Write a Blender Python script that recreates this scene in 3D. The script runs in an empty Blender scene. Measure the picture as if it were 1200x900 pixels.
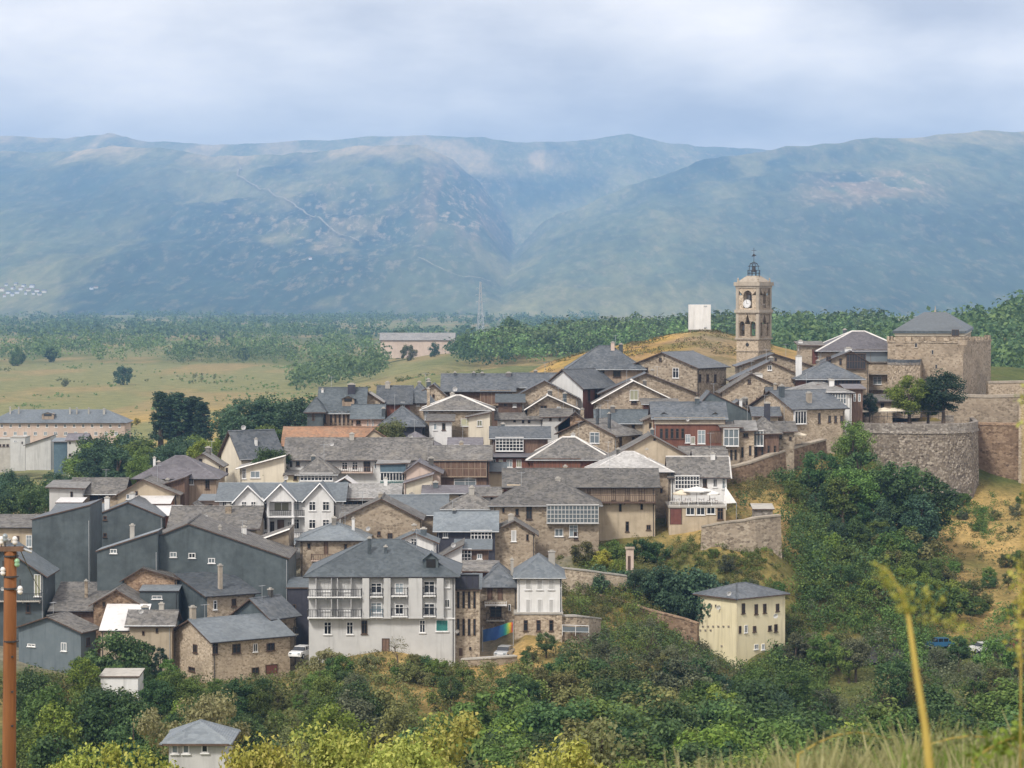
import bpy, math, random
import numpy as np
from mathutils import Vector, Matrix
random.seed(7); np.random.seed(7)
sc = bpy.context.scene
col = sc.collection
PI = math.pi
# ------------------------------------------------------------------ camera
F = 3150.0                       # focal length in pixels of a 1200 px wide picture
PITCH = math.atan(105.0 / F)
cd = bpy.data.cameras.new('camera'); cam = bpy.data.objects.new('camera', cd); col.objects.link(cam)
cd.sensor_width = 36.0; cd.lens = 36.0 * F / 1200.0
cam.location = (0, 0, 0); cam.rotation_euler = (PI/2 - PITCH, 0, 0)
cd.clip_start = 0.5; cd.clip_end = 40000
cd.dof.use_dof = True; cd.dof.focus_distance = 420; cd.dof.aperture_fstop = 9
sc.camera = cam
# ------------------------------------------------------------------ light
SUN_EL, SUN_AZ = math.radians(46), math.radians(-148)   # azimuth from +Y, clockwise seen from above: behind the camera, to the left
w_ = bpy.data.worlds.new("World"); sc.world = w_; w_.use_nodes = True
nt = w_.node_tree; nt.nodes.clear()
def N(nt, typ, **kw):
    n = nt.nodes.new(typ)
    for k, v in kw.items():
        if k.startswith('i_'): n.inputs[k[2:].replace('_', ' ')].default_value = v
        else: setattr(n, k, v)
    return n
def LK(nt, a, b): nt.links.new(a, b)
sky = N(nt, 'ShaderNodeTexSky', sky_type='NISHITA', sun_disc=False)
sky.sun_elevation = SUN_EL; sky.sun_rotation = SUN_AZ % (2*PI); sky.dust_density = 2.0
bg1 = N(nt, 'ShaderNodeBackground'); bg1.inputs[1].default_value = 0.11; LK(nt, sky.outputs[0], bg1.inputs[0])
tc = N(nt, 'ShaderNodeTexCoord')
sep = N(nt, 'ShaderNodeSeparateXYZ'); LK(nt, tc.outputs['Generated'], sep.inputs[0])
ad = N(nt, 'ShaderNodeMath', operation='ABSOLUTE'); LK(nt, sep.outputs[2], ad.inputs[0])
ad2 = N(nt, 'ShaderNodeMath', operation='ADD'); LK(nt, ad.outputs[0], ad2.inputs[0]); ad2.inputs[1].default_value = 0.30
dx = N(nt, 'ShaderNodeMath', operation='DIVIDE'); LK(nt, sep.outputs[0], dx.inputs[0]); LK(nt, ad2.outputs[0], dx.inputs[1])
dy = N(nt, 'ShaderNodeMath', operation='DIVIDE'); LK(nt, sep.outputs[1], dy.inputs[0]); LK(nt, ad2.outputs[0], dy.inputs[1])
cmb = N(nt, 'ShaderNodeCombineXYZ'); LK(nt, dx.outputs[0], cmb.inputs[0]); LK(nt, dy.outputs[0], cmb.inputs[1])
n1 = N(nt, 'ShaderNodeTexNoise'); n1.inputs['Scale'].default_value = 2.7; n1.inputs['Detail'].default_value = 7; n1.inputs['Roughness'].default_value = 0.52
n1.noise_dimensions = '3D'
mp = N(nt, 'ShaderNodeMapping'); mp.inputs['Location'].default_value = (4.9, 1.4, 2.2); LK(nt, cmb.outputs[0], mp.inputs[0]); LK(nt, mp.outputs[0], n1.inputs['Vector'])
rp = N(nt, 'ShaderNodeValToRGB'); LK(nt, n1.outputs[0], rp.inputs[0])
rp.color_ramp.elements[0].position = 0.38; rp.color_ramp.elements[0].color = (0.56, 0.515, 0.50, 1)
rp.color_ramp.elements[1].position = 0.70; rp.color_ramp.elements[1].color = (1.25, 1.11, 0.97, 1)
e = rp.color_ramp.elements.new(0.48); e.color = (0.78, 0.715, 0.665, 1)
e = rp.color_ramp.elements.new(0.57); e.color = (0.97, 0.88, 0.79, 1)
bg2 = N(nt, 'ShaderNodeBackground'); bg2.inputs[1].default_value = 1.38; LK(nt, rp.outputs[0], bg2.inputs[0])
mx = N(nt, 'ShaderNodeMixShader'); mx.inputs[0].default_value = 0.9
LK(nt, bg1.outputs[0], mx.inputs[1]); LK(nt, bg2.outputs[0], mx.inputs[2])
wo = N(nt, 'ShaderNodeOutputWorld'); LK(nt, mx.outputs[0], wo.inputs[0])
sd = bpy.data.lights.new('sun', 'SUN'); sd.energy = 3.0; sd.angle = math.radians(10); sd.color = (1.0, 0.95, 0.87)
sun = bpy.data.objects.new('sun', sd); col.objects.link(sun)
sv = Vector((math.sin(SUN_AZ)*math.cos(SUN_EL), math.cos(SUN_AZ)*math.cos(SUN_EL), math.sin(SUN_EL)))
sun.rotation_euler = (-sv).to_track_quat('-Z', 'Y').to_euler()
sc.view_settings.view_transform = 'Standard'; sc.view_settings.look = 'None'
sc.view_settings.exposure = 0.10; sc.view_settings.gamma = 1
sc.render.engine = 'CYCLES'
cy = sc.cycles
cy.use_denoising = True; cy.denoiser = 'OPENIMAGEDENOISE'
cy.max_bounces = 6; cy.diffuse_bounces = 3; cy.glossy_bounces = 2; cy.transmission_bounces = 2; cy.transparent_max_bounces = 8; cy.volume_bounces = 1
cy.caustics_reflective = False; cy.caustics_refractive = False
cy.sample_clamp_indirect = 4
cy.use_adaptive_sampling = False
HAZE = 0.90e-4
# ------------------------------------------------------------------ pixel helpers (the photograph's pixels, 1200 x 900)
cp, sp = math.cos(PITCH), math.sin(PITCH)
def ray(px, py):
    u, v = (px-600)/F, (450-py)/F
    y = cp + v*sp
    return u/y, (-sp + v*cp)/y          # x and z per metre of depth
def at(px, py, d):
    k = ray(px, py); return Vector((k[0]*d, d, k[1]*d))
def pxof(x, y): return 600 + F*x/y*cp
# ------------------------------------------------------------------ object helpers
def tag(o, label=None, cat=None, group=None, kind=None):
    if label: o['label'] = label
    if cat: o['category'] = cat
    if group: o['group'] = group
    if kind: o['kind'] = kind
    return o
def empty(name, loc, rz=0, label=None, cat=None, group=None):
    o = bpy.data.objects.new(name, None); col.objects.link(o)
    o.location = loc; o.rotation_euler = (0, 0, rz); o.empty_display_size = 0.5
    return tag(o, label, cat, group)
def link(name, me, parent=None, mats=()):
    o = bpy.data.objects.new(name, me); col.objects.link(o)
    for m in mats: me.materials.append(m)
    if parent: o.parent = parent
    return o
class MB:
    def __init__(s): s.v = []; s.f = []; s.m = []
    def add(s, vs, fs, m=0):
        n = len(s.v); s.v += [tuple(v) for v in vs]; s.f += [tuple(i+n for i in f) for f in fs]; s.m += [m]*len(fs); return s
    def box(s, x0, y0, z0, x1, y1, z1, m=0):
        return s.add([(x0,y0,z0),(x1,y0,z0),(x1,y1,z0),(x0,y1,z0),(x0,y0,z1),(x1,y0,z1),(x1,y1,z1),(x0,y1,z1)],
                     [(0,3,2,1),(4,5,6,7),(0,1,5,4),(1,2,6,5),(2,3,7,6),(3,0,4,7)], m)
    def prism(s, poly, a, b, axis, m=0):
        # poly: 2-D outline; axis 0: outline in (y,z) run along x from a to b; axis 1: outline in (x,z) run along y
        n = len(poly); vs = []
        for t in (a, b):
            for p, q in poly: vs.append((t, p, q) if axis == 0 else (p, t, q))
        fs = [tuple(range(n)), tuple(range(2*n-1, n-1, -1))] + [(i, n+i, n+(i+1) % n, (i+1) % n) for i in range(n)]
        return s.add(vs, fs, m)
    def slab(s, vs, fs, t, m=0):
        # top faces given; pushed down by t and closed round the open edges
        vs = [tuple(v) for v in vs]; n = len(vs)
        edges = {}
        for f in fs:
            for i in range(len(f)): edges[(f[i], f[(i+1) % len(f)])] = 1
        out = list(fs) + [tuple(i+n for i in reversed(f)) for f in fs]
        for (a, b) in edges:
            if (b, a) not in edges: out.append((b, a, a+n, b+n))
        return s.add(vs + [(v[0], v[1], v[2]-t) for v in vs], out, m)
    def tube(s, pts, rads, n=6, m=0, cap=True):
        pts = [Vector(p) for p in pts]; base = len(s.v); rings = []
        for i, p in enumerate(pts):
            dr = (pts[min(i+1, len(pts)-1)] - pts[max(i-1, 0)])
            dr = dr.normalized() if dr.length > 1e-9 else Vector((0, 0, 1))
            a = dr.cross(Vector((0, 0, 1)))
            if a.length < 1e-3: a = dr.cross(Vector((0, 1, 0)))
            a.normalize(); b = dr.cross(a)
            r = rads[i] if isinstance(rads, (list, tuple)) else rads
            for k in range(n):
                t = 2*PI*k/n; s.v.append(tuple(p + a*(r*math.cos(t)) + b*(r*math.sin(t))))
        for i in range(len(pts)-1):
            for k in range(n):
                k2 = (k+1) % n
                s.f.append((base+i*n+k, base+i*n+k2, base+(i+1)*n+k2, base+(i+1)*n+k)); s.m.append(m)
        if cap:
            s.f.append(tuple(base+k for k in reversed(range(n)))); s.m.append(m)
            s.f.append(tuple(base+(len(pts)-1)*n+k for k in range(n))); s.m.append(m)
        return s
    def lathe(s, prof, c=(0, 0, 0), n=12, m=0):
        # prof: (radius, z) from bottom to top
        base = len(s.v)
        for r, z in prof:
            for k in range(n):
                t = 2*PI*k/n; s.v.append((c[0]+r*math.cos(t), c[1]+r*math.sin(t), c[2]+z))
        for i in range(len(prof)-1):
            for k in range(n):
                k2 = (k+1) % n
                s.f.append((base+i*n+k, base+i*n+k2, base+(i+1)*n+k2, base+(i+1)*n+k)); s.m.append(m)
        s.f.append(tuple(base+k for k in reversed(range(n)))); s.m.append(m)
        s.f.append(tuple(base+(len(prof)-1)*n+k for k in range(n))); s.m.append(m)
        return s
    def mesh(s, name, mats, smooth=False):
        me = bpy.data.meshes.new(name); me.from_pydata(s.v, [], s.f); 
        for m in (mats if isinstance(mats, (list, tuple)) else [mats]): me.materials.append(m)
        if any(s.m): me.polygons.foreach_set('material_index', s.m)
        if smooth: me.polygons.foreach_set('use_smooth', [True]*len(s.f))
        me.update(); return me
    def build(s, name, mats, parent=None, smooth=False):
        return link(name, s.mesh(name, mats, smooth), parent)
def np_mesh(name, V, Q, mats, nside=4, smooth=False):
    me = bpy.data.meshes.new(name)
    me.vertices.add(len(V)); me.vertices.foreach_set('co', np.asarray(V, dtype=np.float32).ravel())
    Q = np.asarray(Q, dtype=np.int32); me.loops.add(Q.size); me.loops.foreach_set('vertex_index', Q.ravel())
    me.polygons.add(len(Q)); me.polygons.foreach_set('loop_start', np.arange(0, Q.size, nside, dtype=np.int32))
    me.polygons.foreach_set('loop_total', np.full(len(Q), nside, dtype=np.int32))
    if smooth: me.polygons.foreach_set('use_smooth', np.ones(len(Q), dtype=bool))
    for m in mats: me.materials.append(m)
    me.update(); me.validate(); return me
# ------------------------------------------------------------------ noise for heightfields
def _h(ix, iy, seed):
    n = (ix.astype(np.int64)*374761393 + iy.astype(np.int64)*668265263 + seed*1442695041) & 0x7fffffff
    n = ((n ^ (n >> 13))*1274126177) & 0x7fffffff
    return ((n ^ (n >> 16)) & 0xffff)/65535.0
def vnoise(x, y, seed=0):
    ix, iy = np.floor(x), np.floor(y); fx, fy = x-ix, y-iy
    fx = fx*fx*(3-2*fx); fy = fy*fy*(3-2*fy)
    a, b = _h(ix, iy, seed), _h(ix+1, iy, seed); c, d = _h(ix, iy+1, seed), _h(ix+1, iy+1, seed)
    return (a*(1-fx)+b*fx)*(1-fy) + (c*(1-fx)+d*fx)*fy
def fbm(x, y, octv=5, seed=0, ridged=False, gain=0.5):
    s = 0; a = 1; t = 0
    for o in range(octv):
        n = vnoise(x*2**o, y*2**o, seed+o)
        if ridged: n = 1-np.abs(2*n-1)
        s = s+a*n; t += a; a *= gain
    return s/t
# ------------------------------------------------------------------ materials
def newmat(name):
    m = bpy.data.materials.new(name); m.use_nodes = True
    t = m.node_tree; b = t.nodes['Principled BSDF']; return m, t, b
def ramp(t, stops, fac):
    r = N(t, 'ShaderNodeValToRGB'); els = r.color_ramp.elements
    for i, (p, c) in enumerate(stops):
        el = els[i] if i < 2 else els.new(p)
        el.position = p; el.color = (*c, 1)
    LK(t, fac, r.inputs[0]); return r.outputs[0]
def mixc(t, a, b, fac, mode='MIX'):
    n = N(t, 'ShaderNodeMix', data_type='RGBA', blend_type=mode)
    for s, x in ((6, a), (7, b), (0, fac)):
        if hasattr(x, 'links'): LK(t, x, n.inputs[s])
        elif s == 0: n.inputs[0].default_value = x
        else: n.inputs[s].default_value = (*x, 1)
    return n.outputs[2]
def objcoord(t, scale=(1, 1, 1)):
    c = N(t, 'ShaderNodeTexCoord'); m = N(t, 'ShaderNodeMapping'); m.inputs['Scale'].default_value = scale
    oi = N(t, 'ShaderNodeObjectInfo'); mu = N(t, 'ShaderNodeMath', operation='MULTIPLY'); mu.inputs[1].default_value = 57.0
    LK(t, oi.outputs['Random'], mu.inputs[0]); LK(t, mu.outputs[0], m.inputs['Location'])
    LK(t, c.outputs['Object'], m.inputs[0]); return m.outputs[0], oi.outputs['Random']
def noise(t, vec, scale, detail=5, rough=0.6):
    n = N(t, 'ShaderNodeTexNoise'); n.inputs['Scale'].default_value = scale; n.inputs['Detail'].default_value = detail
    n.inputs['Roughness'].default_value = rough
    if vec is not None: LK(t, vec, n.inputs['Vector'])
    return n.outputs[0]
def jitter(t, colr, rnd, amt):
    mr = N(t, 'ShaderNodeMapRange'); LK(t, rnd, mr.inputs[0]); mr.inputs[3].default_value = 1-amt; mr.inputs[4].default_value = 1+amt
    hs = N(t, 'ShaderNodeHueSaturation'); LK(t, mr.outputs[0], hs.inputs['Value'])
    if hasattr(colr, 'links'): LK(t, colr, hs.inputs['Color'])
    else: hs.inputs['Color'].default_value = (*colr, 1)
    return hs.outputs[0]
def bump(t, b, h, strength=0.4, dist=0.05):
    n = N(t, 'ShaderNodeBump'); n.inputs['Strength'].default_value = strength; n.inputs['Distance'].default_value = dist
    LK(t, h, n.inputs['Height']); LK(t, n.outputs[0], b.inputs['Normal'])
def m_plain(name, c1, c2, scale=1.0, rough=0.8, amt=0.1, stretch=(1, 1, 1), bmp=0.2, spec=0.3, metal=0, rows=None):
    m, t, b = newmat(name); v, rnd = objcoord(t, stretch)
    f = noise(t, v, scale); c = ramp(t, [(0.3, c1), (0.7, c2)], f)
    f2 = noise(t, v, scale*0.13, 3); c = mixc(t, c, tuple(x*0.72 for x in c1), ramp(t, [(0.5, (0, 0, 0)), (0.75, (0.7, 0.7, 0.7))], f2))
    sm_ = N(t, 'ShaderNodeMapping'); sm_.inputs['Scale'].default_value = (1.6, 1.6, .14); LK(t, v, sm_.inputs[0])
    c = mixc(t, c, tuple(x*0.6 for x in c1), ramp(t, [(0.52, (0, 0, 0)), (0.74, (0.55, 0.55, 0.55))], noise(t, sm_.outputs[0], 1.0, 5)))
    if rows: c = courses(t, v, c, rows, .82); c = mixc(t, c, ramp(t, [(0.35, (.8, .8, .8)), (0.65, (1.15, 1.15, 1.15))], noise(t, v, .45, 4)), 1.0, 'MULTIPLY')
    LK(t, jitter(t, c, rnd, amt), b.inputs['Base Color'])
    b.inputs['Roughness'].default_value = rough; b.inputs['Specular IOR Level'].default_value = spec; b.inputs['Metallic'].default_value = metal
    if bmp: bump(t, b, f, bmp)
    return m
def courses(t, v, c, sc_, low):
    # rows of slates: thin darker joints along the slope
    wv = N(t, 'ShaderNodeTexWave', wave_type='BANDS', bands_direction='Z'); wv.inputs['Scale'].default_value = sc_*.5; wv.inputs['Distortion'].default_value = 1.2; wv.inputs['Detail'].default_value = 3; wv.inputs['Detail Scale'].default_value = 1.5
    LK(t, v, wv.inputs['Vector']); return mixc(t, c, ramp(t, [(0.1, (low,)*3), (0.6, (1.06,)*3)], wv.outputs[0]), 1.0, 'MULTIPLY')
def m_stone(name, dark, mid, lite, mortar, scale=2.0, amt=0.22):
    m, t, b = newmat(name); v, rnd = objcoord(t, (1, 1, 1.5))
    sc_ = N(t, 'ShaderNodeMath', operation='MULTIPLY_ADD'); LK(t, rnd, sc_.inputs[0]); sc_.inputs[1].default_value = scale*.7; sc_.inputs[2].default_value = scale*.85
    vo = N(t, 'ShaderNodeTexVoronoi'); LK(t, sc_.outputs[0], vo.inputs['Scale']); LK(t, v, vo.inputs['Vector'])
    ve = N(t, 'ShaderNodeTexVoronoi', feature='DISTANCE_TO_EDGE'); LK(t, sc_.outputs[0], ve.inputs['Scale']); LK(t, v, ve.inputs['Vector'])
    s = N(t, 'ShaderNodeSeparateColor'); LK(t, vo.outputs['Color'], s.inputs[0])
    c = ramp(t, [(0.05, dark), (0.5, mid), (0.95, lite)], s.outputs[0])
    c = mixc(t, mortar, c, ramp(t, [(0.02, (0, 0, 0)), (0.08, (1, 1, 1))], ve.outputs[0]))
    f2 = noise(t, v, 0.35, 5); c = mixc(t, c, mid, ramp(t, [(0.45, (0, 0, 0)), (0.65, (0.6, 0.6, 0.6))], f2))
    f3 = noise(t, v, 0.18, 6); c = mixc(t, c, tuple(x*0.75 for x in dark), ramp(t, [(0.52, (0, 0, 0)), (0.72, (0.55, 0.55, 0.55))], f3))
    LK(t, jitter(t, c, rnd, amt), b.inputs['Base Color']); b.inputs['Roughness'].default_value = 0.92; b.inputs['Specular IOR Level'].default_value = 0.2
    bump(t, b, ve.outputs[0], 0.6, 0.06); return m
def m_roof(name, c1, c2, lichen, la=0.5, rough=0.6, amt=0.24, spec=0.4):
    m, t, b = newmat(name); v, rnd = objcoord(t, (1, 1, 1))
    vo = N(t, 'ShaderNodeTexVoronoi'); vo.inputs['Scale'].default_value = 2.6; LK(t, v, vo.inputs['Vector'])
    s = N(t, 'ShaderNodeSeparateColor'); LK(t, vo.outputs['Color'], s.inputs[0])
    c = ramp(t, [(0.1, c1), (0.9, c2)], s.outputs[0])
    f = noise(t, v, 0.5, 6); c = mixc(t, c, lichen, ramp(t, [(0.48, (0, 0, 0)), (0.7, (la, la, la))], f))
    f2 = noise(t, v, 0.16, 4); c = mixc(t, c, tuple(x*0.6 for x in c1), ramp(t, [(0.5, (0, 0, 0)), (0.7, (0.5, 0.5, 0.5))], f2))
    c = courses(t, v, c, 8.0, 0.8)
    LK(t, jitter(t, c, rnd, amt), b.inputs['Base Color']); b.inputs['Roughness'].default_value = rough; b.inputs['Specular IOR Level'].default_value = spec
    bump(t, b, s.outputs[0], 0.3, 0.04); return m
def m_leaf(name, c1, c2, c3, amt=0.34):
    m, t, b = newmat(name)
    g = N(t, 'ShaderNodeNewGeometry'); oi = N(t, 'ShaderNodeObjectInfo')
    c = ramp(t, [(0.0, c1), (0.6, c2), (1.0, c3)], g.outputs['Random Per Island'])
    v, rnd = objcoord(t)
    f = noise(t, v, 2.5, 3); c = mixc(t, c, c3, ramp(t, [(0.5, (0, 0, 0)), (0.75, (0.6, 0.6, 0.6))], f))
    c = jitter(t, c, oi.outputs['Random'], amt)
    hs = N(t, 'ShaderNodeHueSaturation'); mh = N(t, 'ShaderNodeMapRange'); mu = N(t, 'ShaderNodeMath', operation='FRACT'); m7 = N(t, 'ShaderNodeMath', operation='MULTIPLY'); m7.inputs[1].default_value = 17.3
    LK(t, oi.outputs['Random'], m7.inputs[0]); LK(t, m7.outputs[0], mu.inputs[0]); LK(t, mu.outputs[0], mh.inputs[0]); mh.inputs[3].default_value = .475; mh.inputs[4].default_value = .525
    LK(t, mh.outputs[0], hs.inputs['Hue']); LK(t, c, hs.inputs['Color']); c = hs.outputs[0]
    LK(t, c, b.inputs['Base Color']); b.inputs['Roughness'].default_value = 0.65; b.inputs['Specular IOR Level'].default_value = 0.25
    tr = N(t, 'ShaderNodeBsdfTranslucent'); LK(t, c, tr.inputs[0])
    mx = N(t, 'ShaderNodeMixShader'); mx.inputs[0].default_value = 0.25
    LK(t, b.outputs[0], mx.inputs[1]); LK(t, tr.outputs[0], mx.inputs[2]); LK(t, mx.outputs[0], t.nodes['Material Output'].inputs[0])
    return m
M = {}
M['stone'] = m_stone('stone', (0.19,0.15,0.11), (0.345,0.28,0.21), (0.49,0.415,0.32), (0.38,0.32,0.25))
M['stonel'] = m_stone('stone_light', (0.22,0.175,0.125), (0.365,0.295,0.22), (0.49,0.41,0.315), (0.41,0.34,0.26))
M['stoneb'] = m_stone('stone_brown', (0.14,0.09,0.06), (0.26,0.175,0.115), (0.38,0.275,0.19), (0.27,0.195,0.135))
M['stoneg'] = m_stone('stone_grey', (0.15,0.13,0.115), (0.28,0.25,0.22), (0.44,0.41,0.37), (0.25,0.22,0.19))
M['bast'] = m_stone('bastion_stone', (0.105,0.085,0.07), (0.25,0.21,0.17), (0.44,0.39,0.33), (0.20,0.165,0.13), 2.2)
M['white'] = m_plain('white_render', (0.66,0.66,0.65), (0.76,0.76,0.76), 0.6, 0.85, 0.05)
M['grey'] = m_plain('grey_render', (0.46,0.46,0.455), (0.54,0.54,0.535), 0.6, 0.85, 0.05)
M['cream'] = m_plain('cream_render', (0.64,0.58,0.47), (0.72,0.66,0.54), 0.6, 0.85, 0.08)
M['yellow'] = m_plain('yellow_render', (0.74,0.66,0.44), (0.80,0.72,0.50), 0.5, 0.85, 0.02)
M['pink'] = m_plain('pink_render', (0.55,0.43,0.36), (0.62,0.50,0.43), 0.5, 0.85, 0.06)
M['plaster'] = m_plain('old_plaster', (0.40,0.33,0.24), (0.52,0.44,0.33), 0.7, 0.9, 0.1)
M['wood'] = m_plain('brown_wood', (0.10,0.06,0.045), (0.22,0.145,0.105), 3.0, 0.8, 0.2, (3, 3, 0.3))
M['woodl'] = m_plain('weathered_boards', (0.24,0.18,0.13), (0.42,0.33,0.25), 3.0, 0.8, 0.12, (4, 4, 0.2))
M['redwood'] = m_plain('red_brown_wood', (0.16,0.065,0.045), (0.25,0.11,0.075), 2.0, 0.7, 0.1, (3, 3, 0.3))
M['bluewall'] = m_plain('blue_grey_render', (0.12,0.15,0.17), (0.155,0.185,0.205), 0.7, 0.85, 0.05)
M['clad'] = m_plain('slate_cladding', (0.078,0.098,0.106), (0.105,0.128,0.137), 1.5, 0.6, 0.12, (1, 1, 1.0), 0.15, rows=4.5)
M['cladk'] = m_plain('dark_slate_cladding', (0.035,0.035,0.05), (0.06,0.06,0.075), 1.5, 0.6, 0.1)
M['slate'] = m_roof('blue_slate', (0.060,0.071,0.083), (0.116,0.129,0.146), (0.172,0.172,0.163), 0.3, 0.5)
M['slated'] = m_roof('dark_slate', (0.06,0.075,0.085), (0.10,0.12,0.135), (0.13,0.15,0.155), 0.3, 0.5)
M['slatel'] = m_roof('pale_blue_slate', (0.135,0.158,0.180), (0.189,0.216,0.239), (0.216,0.234,0.239), 0.3, 0.55)
M['old'] = m_roof('old_stone_slate', (0.086,0.082,0.077), (0.185,0.176,0.168), (0.249,0.228,0.194), 0.5, 0.8)
M['oldl'] = m_roof('pale_stone_slate', (0.193,0.189,0.184), (0.304,0.299,0.294), (0.368,0.354,0.331), 0.4, 0.8)
M['purple'] = m_roof('purple_slate', (0.112,0.103,0.116), (0.163,0.155,0.172), (0.206,0.198,0.206), 0.3, 0.6)
M['rwhite'] = m_roof('whitened_slate', (0.45,0.44,0.43), (0.62,0.61,0.60), (0.36,0.34,0.31), 0.6, 0.8)
M['sheet'] = m_plain('white_sheet_roof', (0.62,0.61,0.61), (0.72,0.71,0.71), 0.8, 0.5, 0.05)
M['tile'] = m_roof('orange_tile', (0.21,0.125,0.08), (0.31,0.17,0.10), (0.20,0.16,0.12), 0.6, 0.85)
M['mortar'] = m_plain('pale_mortar', (0.62,0.60,0.57), (0.72,0.70,0.68), 2, 0.9, 0.06)
M['pale'] = m_plain('pale_stone', (0.33,0.285,0.23), (0.44,0.385,0.315), 2, 0.9, 0.08)
M['brick'] = m_plain('brick_red', (0.30,0.13,0.08), (0.42,0.20,0.12), 4, 0.9, 0.1)
M['fwhite'] = m_plain('white_paint', (0.74,0.74,0.74), (0.80,0.80,0.80), 3, 0.5, 0.03, bmp=0)
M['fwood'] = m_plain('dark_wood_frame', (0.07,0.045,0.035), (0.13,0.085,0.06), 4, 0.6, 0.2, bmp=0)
M['teal'] = m_plain('teal_paint', (0.03,0.17,0.16), (0.05,0.22,0.20), 4, 0.5, 0.05, bmp=0)
M['blueg'] = m_plain('blue_grey_paint', (0.08,0.13,0.17), (0.11,0.17,0.21), 2, 0.6, 0.05, bmp=0)
M['garage'] = m_plain('red_brown_paint', (0.16,0.06,0.05), (0.20,0.08,0.065), 2, 0.6, 0.05, bmp=0)
M['iron'] = m_plain('dark_iron', (0.03,0.03,0.035), (0.06,0.06,0.065), 6, 0.5, 0.05, bmp=0)
M['steel'] = m_plain('galvanised_steel', (0.40,0.42,0.44), (0.50,0.52,0.54), 3, 0.45, 0.05, bmp=0, metal=0.4)
M['bark'] = m_plain('bark', (0.07,0.05,0.035), (0.14,0.105,0.08), 5, 0.9, 0.2, (1, 1, 0.3))
M['canvas'] = m_plain('cream_canvas', (0.68,0.60,0.47), (0.76,0.68,0.55), 2, 0.85, 0.05)
M['canvasw'] = m_plain('white_canvas', (0.76,0.75,0.72), (0.82,0.81,0.78), 2, 0.85, 0.05)
M['pole'] = m_plain('orange_brown_pole', (0.15,0.06,0.024), (0.29,0.125,0.048), 7, 0.8, 0.02, (1, 1, 0.08), 0.5)
M['conc'] = m_plain('concrete', (0.36,0.34,0.31), (0.46,0.44,0.40), 1, 0.9, 0.08)
M['rubber'] = m_plain('tyre_rubber', (0.02,0.02,0.02), (0.035,0.035,0.035), 5, 0.8, 0.05, bmp=0)
def m_glass(name, c, rough=0.08):
    m, t, b = newmat(name); v, rnd = objcoord(t)
    LK(t, jitter(t, c, rnd, 0.5), b.inputs['Base Color']); b.inputs['Roughness'].default_value = rough; b.inputs['Specular IOR Level'].default_value = 0.5
    return m
M['glass'] = m_glass('window_glass', (0.025,0.028,0.034)); M['glassl'] = m_glass('pale_window_glass', (0.20,0.235,0.26)); M['glassy'] = m_glass('curtained_glass', (0.42,0.42,0.30))
def m_paint(name, c):
    m, t, b = newmat(name); v, rnd = objcoord(t)
    LK(t, jitter(t, c, noise(t, v, 3, 2), 0.06), b.inputs['Base Color'])
    b.inputs['Roughness'].default_value = 0.3; b.inputs['Coat Weight'].default_value = 0.5; return m
M['cwhite'] = m_paint('white_car_paint', (0.75,0.75,0.75)); M['cgrey'] = m_paint('silver_car_paint', (0.45,0.46,0.47))
M['cdark'] = m_paint('dark_car_paint', (0.03,0.035,0.05)); M['cblue'] = m_paint('blue_car_paint', (0.03,0.12,0.24)); M['cred'] = m_paint('red_car_paint', (0.25,0.03,0.05))
L = {}
L['dark'] = m_leaf('dark_leaves', (0.032, 0.066, 0.022), (0.062, 0.118, 0.04), (0.11, 0.175, 0.055))
L['blue'] = m_leaf('blue_green_leaves', (0.03, 0.062, 0.034), (0.058, 0.112, 0.06), (0.1, 0.165, 0.085))
L['mid'] = m_leaf('green_leaves', (0.06, 0.1, 0.022), (0.11, 0.18, 0.04), (0.17, 0.24, 0.06))
L['bright'] = m_leaf('bright_leaves', (0.1, 0.15, 0.025), (0.17, 0.25, 0.035), (0.25, 0.31, 0.06), 0.15)
L['olive'] = m_leaf('olive_leaves', (0.085, 0.095, 0.032), (0.15, 0.16, 0.055), (0.22, 0.22, 0.08))
L['grey'] = m_leaf('grey_green_leaves', (0.08, 0.095, 0.05), (0.14, 0.16, 0.085), (0.21, 0.22, 0.125))
L['yellow'] = m_leaf('yellow_leaves', (0.2, 0.23, 0.04), (0.34, 0.36, 0.07), (0.48, 0.46, 0.13), 0.12)
L['ochre'] = m_leaf('ochre_leaves', (0.22, 0.2, 0.03), (0.37, 0.33, 0.05), (0.48, 0.42, 0.08), 0.15)
L['hazel'] = m_leaf('pale_green_leaves', (0.14,0.155,0.06), (0.22,0.23,0.10), (0.30,0.30,0.15), 0.1)
L['brown'] = m_leaf('dry_leaves', (0.1, 0.085, 0.04), (0.17, 0.145, 0.07), (0.25, 0.21, 0.11), 0.2)
L['wmid'] = m_leaf('wood_leaves', (0.08, 0.13, 0.04), (0.15, 0.22, 0.07), (0.22, 0.29, 0.1), .3)
L['wdark'] = m_leaf('dark_wood_leaves', (0.05, 0.095, 0.035), (0.09, 0.155, 0.06), (0.14, 0.21, 0.08), .3)
L['pine'] = m_leaf('pine_needles', (0.016, 0.034, 0.022), (0.03, 0.06, 0.036), (0.05, 0.09, 0.05), 0.15)
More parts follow.
